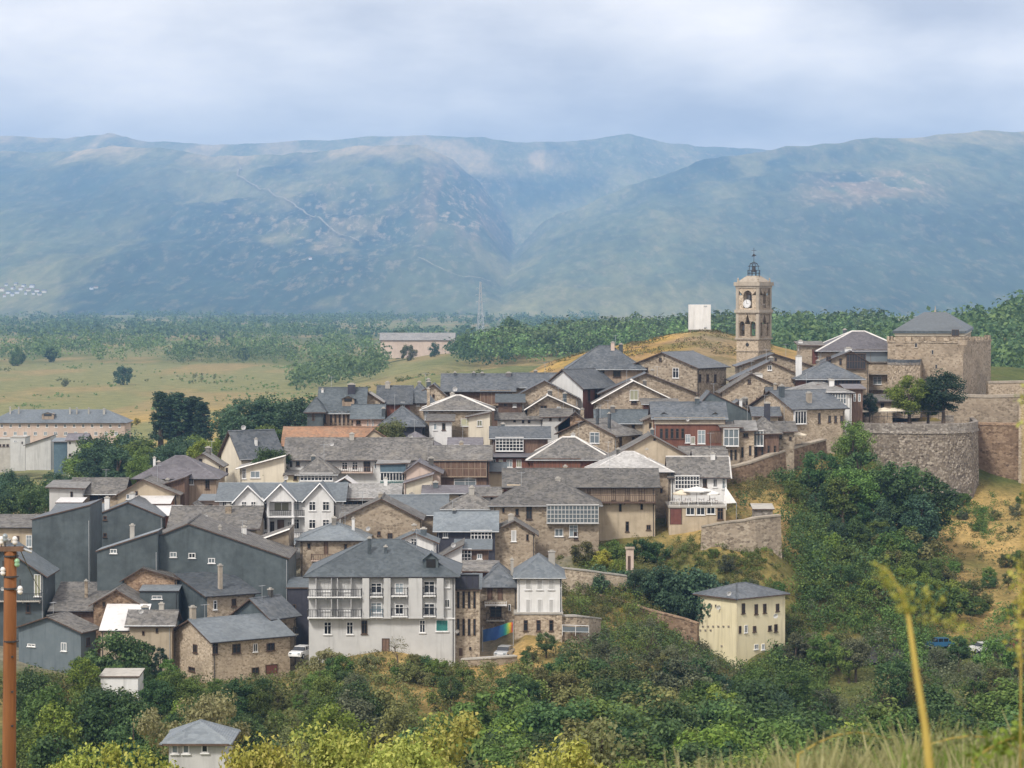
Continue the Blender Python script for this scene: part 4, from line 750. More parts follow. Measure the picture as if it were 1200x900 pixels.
def dish_mesh():
    mb = MB(); n = 12; prof = [(0.0, 0.13), (0.25, 0.10), (0.42, 0.04), (0.5, 0.0)]
    vs = [(0, 0.13, 0)]; fs = []
    for r, yy in prof[1:]:
        for k in range(n): vs.append((r*math.cos(2*PI*k/n), yy, r*math.sin(2*PI*k/n)))
    for k in range(n): fs.append((0, 1+k, 1+(k+1) % n))
    for j in range(2):
        for k in range(n): a = 1+j*n; fs.append((a+k, a+(k+1) % n, a+n+(k+1) % n, a+n+k))
    nv = len(vs); vs += [(x, y+0.03, z) for x, y, z in vs]; fs += [tuple(i+nv for i in reversed(f)) for f in fs]
    a = 1+2*n
    for k in range(n): fs.append((a+k, a+(k+1) % n, nv+a+(k+1) % n, nv+a+k))
    mb.add(vs, fs); mb.tube([(0, 0.15, 0), (0, 0.5, -0.15), (0, 0.9, -0.55)], 0.035, 5, 1); mb.tube([(0, 0.03, -0.45), (0, -0.4, -0.1)], 0.015, 4, 1)
    mb.box(-0.05, -0.45, -0.14, 0.05, -0.36, -0.04, 1)
    return mb.mesh('satellite_dish', [M['fwhite'], M['steel']])
DISH = dish_mesh()
def add_window(root, face, s, z, ww, wh, k):
    fr = FB(face); t = min(0.09, ww*0.2); D = 0.09
    fr.bx(s-ww/2, s+ww/2, 0, D, z+wh/2-t, z+wh/2); fr.bx(s-ww/2, s-ww/2+t, 0, D, z-wh/2, z+wh/2-t); fr.bx(s+ww/2-t, s+ww/2, 0, D, z-wh/2, z+wh/2-t)
    nm = {'s': 'window', 'd': 'door', 't': 'window', 'r': 'garage_door', 'v': 'vent'}.get(k, 'window')
    if k not in 'dr':
        fr.bx(s-ww/2+t, s+ww/2-t, 0, D, z-wh/2, z-wh/2+t)
        if ww > 0.5: fr.bx(s-ww/2-0.1, s+ww/2+0.1, 0, 0.16, z-wh/2-0.1, z-wh/2)
        if ww > 0.6 and k in 'wkly': fr.bx(s-0.035, s+0.035, 0, D-0.02, z-wh/2+t, z+wh/2-t)
        if wh > 1.2 and k in 'wkl': fr.bx(s-ww/2+t, s+ww/2-t, 0, D-0.03, z+wh*0.18-0.03, z+wh*0.18+0.03)
    o = fr.build(nm, M[FRAME[k]], root)
    pn = FB(face); x0, x1, z0, z1 = s-ww/2+t*.5, s+ww/2-t*.5, z-wh/2, z+wh/2-t*.5
    if k in 'wklyv':
        pn.bx(x0, x1, 0, 0.025, z0, z1); pn.build('pane', M['glassl' if k == 'l' else 'glassy' if k == 'y' else 'glass'], o)
    elif k in 'st':
        n = 4 if ww > 0.9 else 2
        for i in range(n):
            a = x0+(x1-x0)*i/n; b = x0+(x1-x0)*(i+1)/n
            pn.bx(a+0.015, b-0.015, 0, 0.06, z0, z1)
        for j in range(1, 6): pn.bx(x0, x1, 0, 0.05, z0+(z1-z0)*j/6-0.02, z0+(z1-z0)*j/6+0.02)
        pn.build('shutter', M['grey' if k == 's' else 'teal'], o)
    else:
        m = {'d': 'wood', 'r': 'garage'}[k]; n = max(2, int(ww/0.35))
        for i in range(n):
            a = x0+(x1-x0)*i/n; b = x0+(x1-x0)*(i+1)/n
            pn.bx(a+0.01, b-0.01, 0, 0.05, z0, z1)
        pn.bx(x0, x1, 0, 0.03, z0, z1); pn.build('door_panel', M[m], o)
    return o
def add_gallery(root, face, s0, s1, z0, z1, nc, nr, fm, gm, D):
    fr = FB(face); t = 0.10
    for i in range(nc+1):
        s = s0+(s1-s0)*i/nc; fr.bx(s-t/2, s+t/2, 0, D, z0, z1)
    for j in range(nr+1):
        z = z0+(z1-z0)*j/nr; fr.bx(s0, s1, 0, D-0.012, z-t/2, z+t/2)
    fr.bx(s0-0.1, s1+0.1, 0, D+0.12, z0-0.16, z0-t/2); fr.bx(s0-0.1, s1+0.1, 0, D+0.12, z1+t/2, z1+0.14)
    o = fr.build('gallery', M[fm], root)
    g = FB(face); g.bx(s0+t/2, s1-t/2, 0, D-0.05, z0, z1); g.build('glazing' if 'glass' in gm else 'board', M[gm], o)
def add_balcony(root, face, s0, s1, z, D, hr, sm, rm):
    sl = FB(face); sl.bx(s0, s1, 0, D, z-0.16, z)
    n = max(2, int((s1-s0)/2.2))
    for i in range(n+1):
        s = s0+0.1+(s1-s0-0.2)*i/n; sl.bx(s-0.06, s+0.06, 0, D*0.7, z-0.38, z-0.16)
    o = sl.build('balcony', M[sm], root)
    r = FB(face); r.bx(s0, s1, D-0.07, D-0.01, z+hr-0.07, z+hr); r.bx(s0, s1, D-0.06, D-0.02, z+0.08, z+0.13)
    r.bx(s0, s0+0.06, 0, D-0.07, z+hr-0.07, z+hr); r.bx(s1-0.06, s1, 0, D-0.07, z+hr-0.07, z+hr)
    n = max(2, int((s1-s0)/0.32))
    for i in range(n+1):
        s = s0+0.03+(s1-s0-0.06)*i/n; r.bx(s-0.022, s+0.022, D-0.055, D-0.025, z, z+hr-0.07)
    for i in range(max(1, int(D/0.35))):
        for s in (s0+0.01, s1-0.05): r.bx(s, s+0.04, 0.05+i*0.35, 0.09+i*0.35, z, z+hr-0.07)
    r.build('railing', M[rm], o)
FOOT = []; ROOTS = {}
def build_house(h):
    xL, xC, xR = h['xs']; d, th = h['d'], h['th']; c, s = math.cos(th), math.sin(th)
    C = at(xC, h['b'], d); zb = C.z
    kR = ray(xR, 450)[0]; w = (kR*d-C.x)/(c-kR*s)
    if th > 0:
        kL = ray(xL, 450)[0]; dp = (C.x-kL*d)/(s+kL*c)
    else: dp = h['dp']
    def face_pt(face, px, py):
        kx, kz = ray(px, py)
        if face == 'B': t = (kx*d-C.x)/(c-kx*s); y = d+t*s
        else: t = (C.x-kx*d)/(s+kx*c); y = d+t*c
        return t, kz*y-zb, y
    He = face_pt('B', xC, h['e'])[1]; axl = face_pt('B', h['ax'], h['e'])[0] if h['ax'] else w/2
    k = h['roof']; lx, ly = {'gu': (w/2, dp/2), 'gv': (axl, 0), 'hip': (w/2, dp/2), 'sv': (w/2, dp), 'su': (w, 0)}.get(k, (w/2, 0))
    Hr = ray(600, h['r'])[1]*(d+lx*s+ly*c)-zb
    if Hr < He+0.25: Hr = He+0.25 if k not in ('gu', 'hip', 'gv') else He+0.9
    FOOT.append((C.x, d, c, s, w, dp))
    root = empty(h['name'], (C.x, d, zb), th, h['label'], h['cat'], h['group'])
    wl = wall_mesh(h, w, dp, He, Hr, axl).build('wall', M[h['wm']], root)
    ro, zf = build_roof(h, root, w, dp, He, Hr, axl)
    if h['ins'] and h['ins'] != h['wm']:            # another cladding on one wall
        if th > 0:
            pts = [(0,-4.9), (dp,-4.9), (dp,He-.12), (dp/2,Hr-.3), (0,He-.12)] if k == 'gu' else [(0,-4.9), (dp,-4.9), (dp,Hr-.3), (0,He-.12)]
            MB().prism(pts, -0.05, 0, 0).build('cladding', M[h['ins']], root)
        else:
            MB().box(0, -0.06, He-2.9, w, 0, He-.12).build('cladding', M[h['ins']], root)
    for x, y, ww, wh, kk, f in [(q+('B',))[:6] if len(q) == 5 else q for q in h['w']]:
        t, z, yy = face_pt(f, x, y); q = yy/F
        add_window(root, f, t, z, max(0.28, ww*q/(c if f == 'B' else max(s, 0.25))), wh*q, kk)
    for g in h['g']:
        f, x0, x1, y0, y1, nc_, nr_, fm, gm, D = g
        a, z1, _ = face_pt(f, x0, y0); b, z0, _ = face_pt(f, x1, y1); add_gallery(root, f, a, b, z0, z1, nc_, nr_, fm, gm, D)
    for g in h['bal']:
        f, x0, x1, y, D, hr, sm, rm = g
        a, z, _ = face_pt(f, x0, y); b, _, _ = face_pt(f, x1, y); add_balcony(root, f, a, b, z, D, hr, sm, rm)
    def local(px, py, y):
        p = at(px, py, y)-Vector((C.x, d, zb)); return p.x*c+p.y*s, -p.x*s+p.y*c, p.z
    for px, pt, wp, hp, mt in h['ch']:
        y = d+min(dp*0.45, 4.5)*c
        lx, ly, lz = local(px, pt, y); q = y/F
        lx = min(max(lx, 0.3), w-0.3); chimney(ro, lx, ly, min(zf(lx, ly)-0.4, lz-hp*q), max(lz, zf(lx, ly)+0.5), max(0.4, wp*q*0.85), mt)
    for px, py, r in h['dish']:
        lx, ly, lz = local(px, py, d-0.9); 
        if lz > He: ly = max(0.3, min(dp-.3, (lz-He)/(max(Hr-He, .1))*dp*0.5-0.2))
        o = link('satellite_dish', DISH, root); o.location = (min(max(lx, -0.4), w+0.4), ly, max(lz, zf(lx, ly)+0.5) if lz > He else lz); sca = r*d/F/0.5; o.scale = (sca,)*3; o.rotation_euler = (0.3, 0, math.radians(20)-th)
        # arm reaches the wall or the roof behind it
    for px, py, wp, hp in h['dor']:
        q = d/F; y = d+1.2; lx, ly, lz = local(px, py, y); dw, dh = wp*q, hp*q
        mb = MB(); mb.prism([(lx-dw/2,lz-dh-1), (lx+dw/2,lz-dh-1), (lx+dw/2,lz-dh*.35), (lx,lz-.05), (lx-dw/2,lz-dh*.35)], ly, ly+3, 1)
        do = mb.build('dormer', M['woodl' if h['wm'] != 'grey' else 'clad'], ro)
        rr = MB(); rr.slab([(lx-dw/2-.25,ly-.3,lz-dh*.45), (lx,ly-.3,lz+.08), (lx,ly+3.2,lz+.08), (lx-dw/2-.25,ly+3.2,lz-dh*.45), (lx+dw/2+.25,ly-.3,lz-dh*.45), (lx+dw/2+.25,ly+3.2,lz-dh*.45)], [(0,1,2,3), (1,4,5,2)], 0.1)
        rr.build('dormer_roof', M[h['rm']], root)
        pn = MB(); pn.box(lx-dw*.32, ly-0.06, lz-dh*0.95, lx+dw*.32, ly, lz-dh*.4); pn.build('dormer_window', M['glass'], root)
    if d < 620 and h['cat'] not in ('hut', 'shed', 'outhouse', 'plinth') and 'yellow house with' not in h['label']:
        rr_ = random.Random(h['label'])
        if k in ('gu', 'hip', 'sv') and He > 3 and w > 5:   # gutter and downpipe on the valley side
            oo = h['o']; sl_ = (Hr-He)/(dp/2 if k in ('gu',) else dp if k == 'sv' else min(w, dp)/2); ze = He-sl_*oo-.06
            g_ = MB(); g_.tube([(-oo, -oo-.06, ze), (w+oo, -oo-.06, ze)], .07, 6); xx = w-.25 if rr_.random() < .6 else .25
            g_.tube([(xx, -oo-.06, ze), (xx, -.08, ze-.5), (xx, -.08, -.5)], .05, 6); g_.build('gutter', M['steel' if rr_.random() < .4 else 'iron'], root)
        if k in ('gv', 'su') and w > 4:
            g_ = MB(); xx = w-.2 if rr_.random() < .5 else .2; g_.tube([(xx, -.09, He-.25), (xx, -.09, -.5)], .055, 6); g_.build('downpipe', M['steel' if rr_.random() < .4 else 'iron'], root)
        if len(h['ch']) < 2 and k in ('gu', 'gv', 'hip') and w > 5:
            for _ in range(rr_.choice((0, 1, 1, 2)) if not h['ch'] else rr_.choice((0, 1))):
                lx, ly = w*rr_.uniform(.15, .85), dp*rr_.uniform(.35, .7)
                chimney(ro, lx, ly, zf(lx, ly)-.6, max(zf(lx, ly)+.9, Hr+.3) if rr_.random() < .6 else zf(lx, ly)+1.0, rr_.uniform(.5, .9), rr_.choice(('conc', 'stone', 'slated', 'old', 'white')))
        if rr_.random() < .5 and k in ('gu', 'gv', 'hip'):
            lx, ly = w*rr_.uniform(.2, .8), dp*rr_.uniform(.4, .6); z0 = zf(lx, ly)-.1; hh = rr_.uniform(1.8, 3.2)
            a_ = MB(); a_.tube([(lx, ly, z0), (lx, ly, z0+hh)], .03, 5); a_.tube([(lx-.6, ly, z0+hh-.1), (lx+.6, ly, z0+hh-.1)], .02, 4)
            for q_ in (-.5, -.25, 0, .25, .5): a_.tube([(lx+q_, ly-.3, z0+hh-.1), (lx+q_, ly+.3, z0+hh-.1)], .012, 4)
            a_.build('antenna', M['steel'], ro)
    return root
for h in HS: ROOTS[h['label']] = build_house(h)
# ------------------------------------------------------------------ front gables of the white villa
vr = ROOTS['white villa with three front gables and columns']
def vl(px, py, off=0.0):
    p = at(px, py, vr.location.y+off)-vr.location; return p.x, p.z
for x0, x1, ax, e_, r_, prj, porch in ((275,309,291,586,569,1.3,0), (312,345,329,584,567,2.2,1), (357,391,375,585,566,1.3,0)):
    a, ze = vl(x0, e_, -prj); b, _ = vl(x1, e_, -prj); m_, zr_ = vl(ax, r_, -prj)
    mb = MB()
    if porch: mb.prism([(a,ze-0.5), (b,ze-0.5), (b,ze), (m_,zr_-.2), (a,ze)], -prj, -0.02, 1)
    else: mb.prism([(a,-4.9), (b,-4.9), (b,ze), (m_,zr_-.2), (a,ze)], -prj, -0.02, 1)
    mb.build('gable_bay', M['white'], vr)
    k = (zr_-ze)/(m_-a); o = .4
    MB().slab([(a-o,-prj-o,ze-k*o), (m_,-prj-o,zr_), (m_,5,zr_), (a-o,5,ze-k*o), (b+o,-prj-o,ze-k*o), (b+o,5,ze-k*o)], [(0,1,2,3), (1,4,5,2)], 0.18).build('gable_roof', M['slatel'], vr)
    mb = MB(); ridge_caps(mb, [((a-o,-prj-o-.02,ze-k*o-.04), (m_,-prj-o-.02,zr_-.04)), ((b+o,-prj-o-.02,ze-k*o-.04), (m_,-prj-o-.02,zr_-.04))], 0.16); mb.build('barge_board', M['fwhite'], vr)
    if porch:
        for xx in (a+.25, b-.25):
            MB().lathe([(0.3,-3), (0.3,0.2), (0.22,0.3), (0.2,ze-.8), (0.3,ze-.6), (0.3,ze-.45)], (xx, -prj+.3, 0), 10).build('column', M['fwhite'], vr, True)
        _, zz = vl(330, 605, -prj); MB().box(a, -prj, zz-.2, b, -.02, zz).build('balcony', M['fwhite'], vr)
        for px, py, ww, hh, kk in ((330,594,18,11,'y'), (329,617,8,16,'d'), (319,617,5,12,'k'), (339,617,5,12,'l')):
            x, z = vl(px, py); add_window(vr, 'B', x, z, ww*.129, hh*.129, kk)
    else:
        for px in ((286,297) if ax < 300 else (366,382)):
            for py in (593, 614):
                x, z = vl(px, py, -prj); w_o = add_window(vr, 'B', x, z, 0.8 if ax < 300 else 1.05, 1.4, 'w'); w_o.location = (0, -prj, 0)
# ------------------------------------------------------------------ bays of the white-grey apartment block
ar = ROOTS['white-grey three-storey apartment block with long balconies and a big slate roof']
def al(px, py):
    p = at(px, py, ar.location.y)-ar.location; return p.x, p.z
for x0, x1 in ((425,433), (450,458), (479,495), (512,520)):
    a, z1 = al(x0, 676); b, z0 = al(x1, 722.5); mb = MB(); mb.box(a, -.75, z0, b, -.02, z1-.1); mb.box(a-.06, -.81, z0-.18, b+.06, -.02, z0); mb.build('bay', M['grey'], ar)
a, z1 = al(362, 724); b, z0 = al(533, 725.5); MB().box(a-.05, -.14, z0, b+.05, -.02, z1).build('string_course', M['white'], ar)
for px in (371, 389, 396, 412):                                     # screens between the flats on the long balconies
    for py0, py1 in ((677, 697), (701, 721)):
        x, zt1 = al(px, py0); _, zb1 = al(px, py1); MB().box(x-.04, -1.2, zb1, x+.04, -.02, zt1).build('balcony_screen', M['grey'], ar)
# ------------------------------------------------------------------ walls
def wall_line(name, label, cat, pts, thick, mat, cop, cap=0.25, batter=0.0):
    P = []
    for px, pt, pb, d in pts:
        a = at(px, pt, d); b = at(px, pb, d); P.append((a.x, d, a.z, b.z-2.0))
    o = empty(name, (P[0][0], P[0][1], P[0][3]), 0, label, cat); L0 = Vector(o.location)
    def sweep(t0, t1, zlo, zhi):
        vs = []; fs = []
        for i, (x, y, zt_, zb_) in enumerate(P):
            a, b = P[max(i-1, 0)], P[min(i+1, len(P)-1)]; dr = Vector((b[0]-a[0], b[1]-a[1], 0)).normalized(); nn = Vector((dr.y, -dr.x, 0))
            for off, z in ((t0+(batter if zlo(zt_, zb_) < zt_-1 else 0), zlo(zt_, zb_)), (t0, zhi(zt_, zb_)), (-t1, zhi(zt_, zb_)), (-t1, zlo(zt_, zb_))):
                vs.append((x+nn.x*off-L0.x, y+nn.y*off-L0.y, z-L0.z))
            if i:
                q = 4*i; fs += [(q-4+k, q-4+(k+1) % 4, q+(k+1) % 4, q+k) for k in range(4)]
        fs += [(3,2,1,0), (4*len(P)-4, 4*len(P)-3, 4*len(P)-2, 4*len(P)-1)]
        return MB().add(vs, fs)
    sweep(0, thick, lambda t, b: b, lambda t, b: t-cap).build('masonry', M[mat], o)
    if cop: sweep(0.12, thick+.12, lambda t, b: t-cap, lambda t, b: t).build('coping', M[cop], o)
    return o
wall_line('town_wall', 'rust-brown sloping town wall under the narrow houses', 'wall', [(852,548,585,444), (880,541,590,446), (905,532,590,449), (930,524,590,454), (968,514,580,464)], 1.2, 'stoneb', 'pale', 0.3, 0.8)
wall_line('retaining_wall', 'rough stone retaining wall under the pale path below the garage terrace', 'wall', [(822,616,640,403.5), (850,611,645,402), (872,609,645,402), (885,606,646,402), (915,603,648,404)], 1.0, 'stone', 'pale', 0.25, 0.5)
wall_line('retaining_wall', 'low stone wall beneath the parked car and the banner', 'wall', [(540,772,795,349), (575,770,798,348), (606,768,795,350)], 0.8, 'stone', 'conc', 0.2, 0.2)
wall_line('terrace_wall', 'stone terrace wall with a glass railing beside the white shuttered house', 'wall', [(659,721,752,360), (676,721,752,360), (690,722,752,361), (704,724,748,364)], 0.9, 'stone', 'conc', 0.2)
wall_line('garden_wall', 'dark garden wall running down toward the yellow house', 'wall', [(690,694,715,386), (725,702,722,384), (760,714,732,382), (800,724,742,381), (817,730,748,380)], 0.7, 'stoneb', 'stoneb', 0.2)
wall_line('garden_wall', 'pale garden wall between the white shuttered house and the shrubs', 'wall', [(652,664,680,385), (690,668,685,386), (735,674,690,388)], 0.7, 'stone', 'conc', 0.2)
wall_line('castle_wall', 'tall sandy castle curtain wall joined to the keep', 'castle wall', [(1118,462,520,498), (1160,463,525,496), (1205,462,525,495), (1300,460,525,494)], 2.0, 'stonel', 'pale', 0.5)
wall_line('castle_wall', 'upper castle wall with a flat top behind the curtain wall', 'castle wall', [(1158,447,520,512), (1205,446,520,512), (1300,446,520,512)], 2.0, 'stonel', 'pale', 0.4)
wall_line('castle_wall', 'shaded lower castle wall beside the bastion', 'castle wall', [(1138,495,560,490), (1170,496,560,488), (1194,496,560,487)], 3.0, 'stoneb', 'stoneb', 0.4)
wall_line('castle_wall', 'buttress wall at the edge of the frame beyond the shaded wall', 'castle wall', [(1194,470,560,486), (1240,470,560,484), (1300,470,560,484)], 4.0, 'stone', 'stone', 0.4)
# terrace railing
def railing(name, label, pts, h=1.0, mat='iron', panel=None):
    P = [at(px, py, d) for px, py, d in pts]; o = empty(name, P[0], 0, label, 'railing'); b0 = P[0]
    for i in range(len(P)-1):
        a, b = P[i]-b0, P[i+1]-b0; n = max(1, int((b-a).length/1.4))
        mb = MB(); mb.tube([a+Vector((0,0,h)), b+Vector((0,0,h))], 0.05, 6); mb.tube([a+Vector((0,0,.25)), b+Vector((0,0,.25))], 0.03, 5); mb.build('rail', M[mat], o)
        for k in range(n+(i == len(P)-2)):
            p = a.lerp(b, k/n); MB().tube([p-Vector((0,0,.3)), p+Vector((0,0,h))], 0.04, 5).build('post', M[mat], o)
        if panel:
            MB().slab([a+Vector((0,0,.9)), b+Vector((0,0,.9)), b+Vector((0,.05,.9)), a+Vector((0,.05,.9))], [(0,1,2,3)], 0.75).build('panel', M[panel], o)
railing('railing', 'glass-panelled railing on the terrace beside the white shuttered house', [(659,742,358.8), (690,743,359.8)], 1.1, 'fwhite', 'glassl')
# ------------------------------------------------------------------ bastion
def poly_wall(name, label, cat, plan, ztop, zbot, mat, batter, par=None):
    c = Vector((sum(p[0] for p in plan)/len(plan), sum(p[1] for p in plan)/len(plan), zbot)); o = empty(name, c, 0, label, cat); n = len(plan)
    vs = []
    for z, sc_ in ((zbot, batter), (ztop, 1.0)):
        for x, y in plan: vs.append(((x-c.x)*sc_, (y-c.y)*sc_, z-zbot))
    gv_, gf_ = [], []; nu, nh = 22, 30
    for i in range(n):                              # rough masonry: every face a fine grid pushed in and out
        a0, a1 = Vector(vs[i]), Vector(vs[(i+1) % n]); b0, b1 = Vector(vs[n+i]), Vector(vs[n+(i+1) % n]); nrm = (a1-a0).cross(b0-a0).normalized(); k0 = len(gv_)
        for q in range(nh+1):
            for p in range(nu+1):
                s_, t_ = p/nu, q/nh; P_ = a0.lerp(a1, s_).lerp(b0.lerp(b1, s_), t_); edge = 0 if p in (0, nu) or q in (0, nh) else 1
                gv_.append(tuple(P_+nrm*(random.uniform(-.09, .09)*edge)))
        for q in range(nh):
            for p in range(nu): k_ = k0+q*(nu+1)+p; gf_.append((k_, k_+1, k_+nu+2, k_+nu+1))
    k0 = len(gv_); gv_ += vs[n:]; gf_.append(tuple(range(k0, k0+n)))
    MB().add(gv_, gf_).build('masonry', M[mat], o)
    if par:
        h, m2 = par; H0 = ztop-zbot
        for s0, s1, za, zb2, nm, mm in ((1.015, 1.0, H0-0.6, H0-0.2, 'string_course', 'stoneg'), (1.004, 0.95, H0-.2, H0+h, 'parapet', m2)):
            vs = []
            for z in (za, zb2):
                for sc_ in (s0, s1-0.02):
                    for x, y in plan: vs.append(((x-c.x)*sc_, (y-c.y)*sc_, z))
            fs = []
            for i in range(n):
                j = (i+1) % n; fs += [(i, j, 2*n+j, 2*n+i), (2*n+i, 2*n+j, 3*n+j, 3*n+i), (n+j, n+i, 3*n+i, 3*n+j), (i, n+i, n+j, j)]
            MB().add(vs, fs).build(nm, M[mm], o)
    return o
pl = []
for px, d in ((985,486), (1002,477), (1030,473), (1070,471), (1110,471.5), (1138,475), (1146,482), (1140,500), (1090,512), (1000,512)): p = at(px, 500, d); pl.append((p.x, d))
ztb = at(1080, 504, 472).z; BAST = poly_wall('bastion', 'grey-brown stone bastion with a dark parapet carrying the terrace trees', 'bastion', pl, ztb, at(1080, 598, 472).z, 'bast', 1.03, (1.1, 'stoneg'))
# ------------------------------------------------------------------ castle keep
def keep():
    h = dict(label='x'); C = at(1128, 497, 505); th = math.radians(66); c, s = math.cos(th), math.sin(th)
    kR, kL = ray(1161, 450)[0], ray(1040, 450)[0]; w = (kR*505-C.x)/(c-kR*s); dp = (C.x-kL*505)/(s+kL*c)
    o = empty('castle_keep', C, th, 'square castle keep with a low slate roof and a pale band under its eaves', 'castle keep')
    Z = lambda py: at(1128, py, 505).z-C.z
    FOOT.append((C.x, 505, c, s, w, dp))
    zt_ = Z(402); MB().box(0, 0, -4, w, dp, zt_).build('wall', M['stonel'], o)
    mb = MB(); mb.box(-.15, -.15, zt_, w+.15, dp+.15, zt_+.35); mb.build('string_course', M['stone'], o)
    # crenels round the wall walk
    per = [((0, 0), (0, dp)), ((0, 0), (w, 0)), ((w, 0), (w, dp)), ((0, dp), (w, dp))]
    for a, b in per:
        ln = math.hypot(b[0]-a[0], b[1]-a[1]); n = int(ln/2.2)
        for i in range(n):
            t = (i+.3)/n; x, y = a[0]+(b[0]-a[0])*t, a[1]+(b[1]-a[1])*t
            hx, hy = (0.5, .25) if a[1] == b[1] else (.25, .5)
            MB().box(x-hx, y-hy, zt_+.35, x+hx, y+hy, zt_+1.15+random.uniform(-.25, .1)).build('merlon', M['stonel'], o)
    z2, z3, z4 = Z(394), Z(388), Z(367); th2 = math.radians(79); c2, s2 = math.cos(th2), math.sin(th2); d2 = 507.5; C2 = at(1129, 450, d2); kR, kL = ray(1137.5, 450)[0], ray(1049, 450)[0]
    u1 = (kR*d2-C2.x)/(c2-kR*s2); v1 = (C2.x-kL*d2)/(s2+kL*c2); off = Vector((C2.x-C.x, d2-C.y, 0)); loc = Vector((off.x*c+off.y*s, -off.x*s+off.y*c, 0))
    def put(ob): ob.location = loc; ob.rotation_euler = (0, 0, th2-th); return ob
    put(MB().box(0, 0, zt_-.5, u1, v1, z2).build('upper_wall', M['stonel'], o))
    put(MB().box(-.15, -.15, z2, u1+.15, v1+.15, z3-.3).build('eaves_band', M['cream'], o))
    ov = .5; um, vm = u1/2, v1/2
    ro = put(MB().slab([(-ov,-ov,z3), (u1+ov,-ov,z3), (u1+ov,v1+ov,z3), (-ov,v1+ov,z3), (um,vm-2.2,z4), (um,vm+2.2,z4)], [(0,1,4), (1,2,5,4), (2,3,5), (3,0,4,5)], 0.5).build('roof', M['slated'], o))
    MB().tube([(um,vm,z4-.2), (um,vm,z4+.5), (um,vm,z4+1.3)], [.25,.12,.03], 8).build('finial', M['pale'], ro)
    for t, zz, wy in ((dp*.62, Z(405), .6), (dp*.4, Z(413), .5), (dp*.35, Z(430), .5), (dp*.8, Z(400), .5)):
        add_window(o, 'A', t, zz, wy, .9, 'v')
    add_window(o, 'A', dp*.1, Z(390), 1.4, 1.2, 'k')
    for t, zz in ((w*.3, Z(412)), (w*.6, Z(443))): add_window(o, 'B', t, zz, .4, 1.0, 'v')
    # corbelled bartizan on the corner
    MB().lathe([(.15,Z(415)), (.6,Z(408)), (.9,Z(404)), (.9,Z(398)), (1.0,Z(397)), (1.0,Z(395))], (0.1, 0.1, 0), 10).build('bartizan', M['stone'], o)
keep()
pl = []
for px, d in ((1040,505), (1060,501), (1078,503), (1082,516), (1044,520)): p = at(px, 450, d); pl.append((p.x, d))
poly_wall('castle_annexe', 'low stone annexe with a slate lean-to between the palace and the keep', 'castle building', pl, at(1060, 424, 502).z, at(1060, 490, 502).z, 'stonel', 1.0, (0.4, 'slate'))
# ------------------------------------------------------------------ church tower
def arch_panel(cells, z0, z1, thick):
    # a wall along s with arched openings; cells: (s0, s1, arch centre or None, width, sill, spring)
    mb = MB()
    def quad(pts):
        n = len(pts); mb.add([(p[0], 0, p[1]) for p in pts]+[(p[0], thick, p[1]) for p in pts], [tuple(range(n)), tuple(range(2*n-1, n-1, -1))]+[(i, n+i, n+(i+1) % n, (i+1) % n) for i in range(n)])
    for s0, s1, cx, wd, sill, spr in cells:
        if cx is None: quad([(s0,z0), (s1,z0), (s1,z1), (s0,z1)]); continue
        a, b = cx-wd/2, cx+wd/2
        quad([(s0,z0), (a,z0), (a,spr), (s0,spr)]); quad([(b,z0), (s1,z0), (s1,spr), (b,spr)])
        if sill > z0: quad([(a,z0), (b,z0), (b,sill), (a,sill)])
        n = 8; arc = [(cx-wd/2*math.cos(PI*i/n), spr+wd/2*math.sin(PI*i/n)) for i in range(n+1)]
        for i in range(n):
            p, q = arc[i], arc[i+1]; u0 = s0+(s1-s0)*i/n; u1 = s0+(s1-s0)*(i+1)/n
            quad([p, q, (u1, z1), (u0, z1)])
    return mb
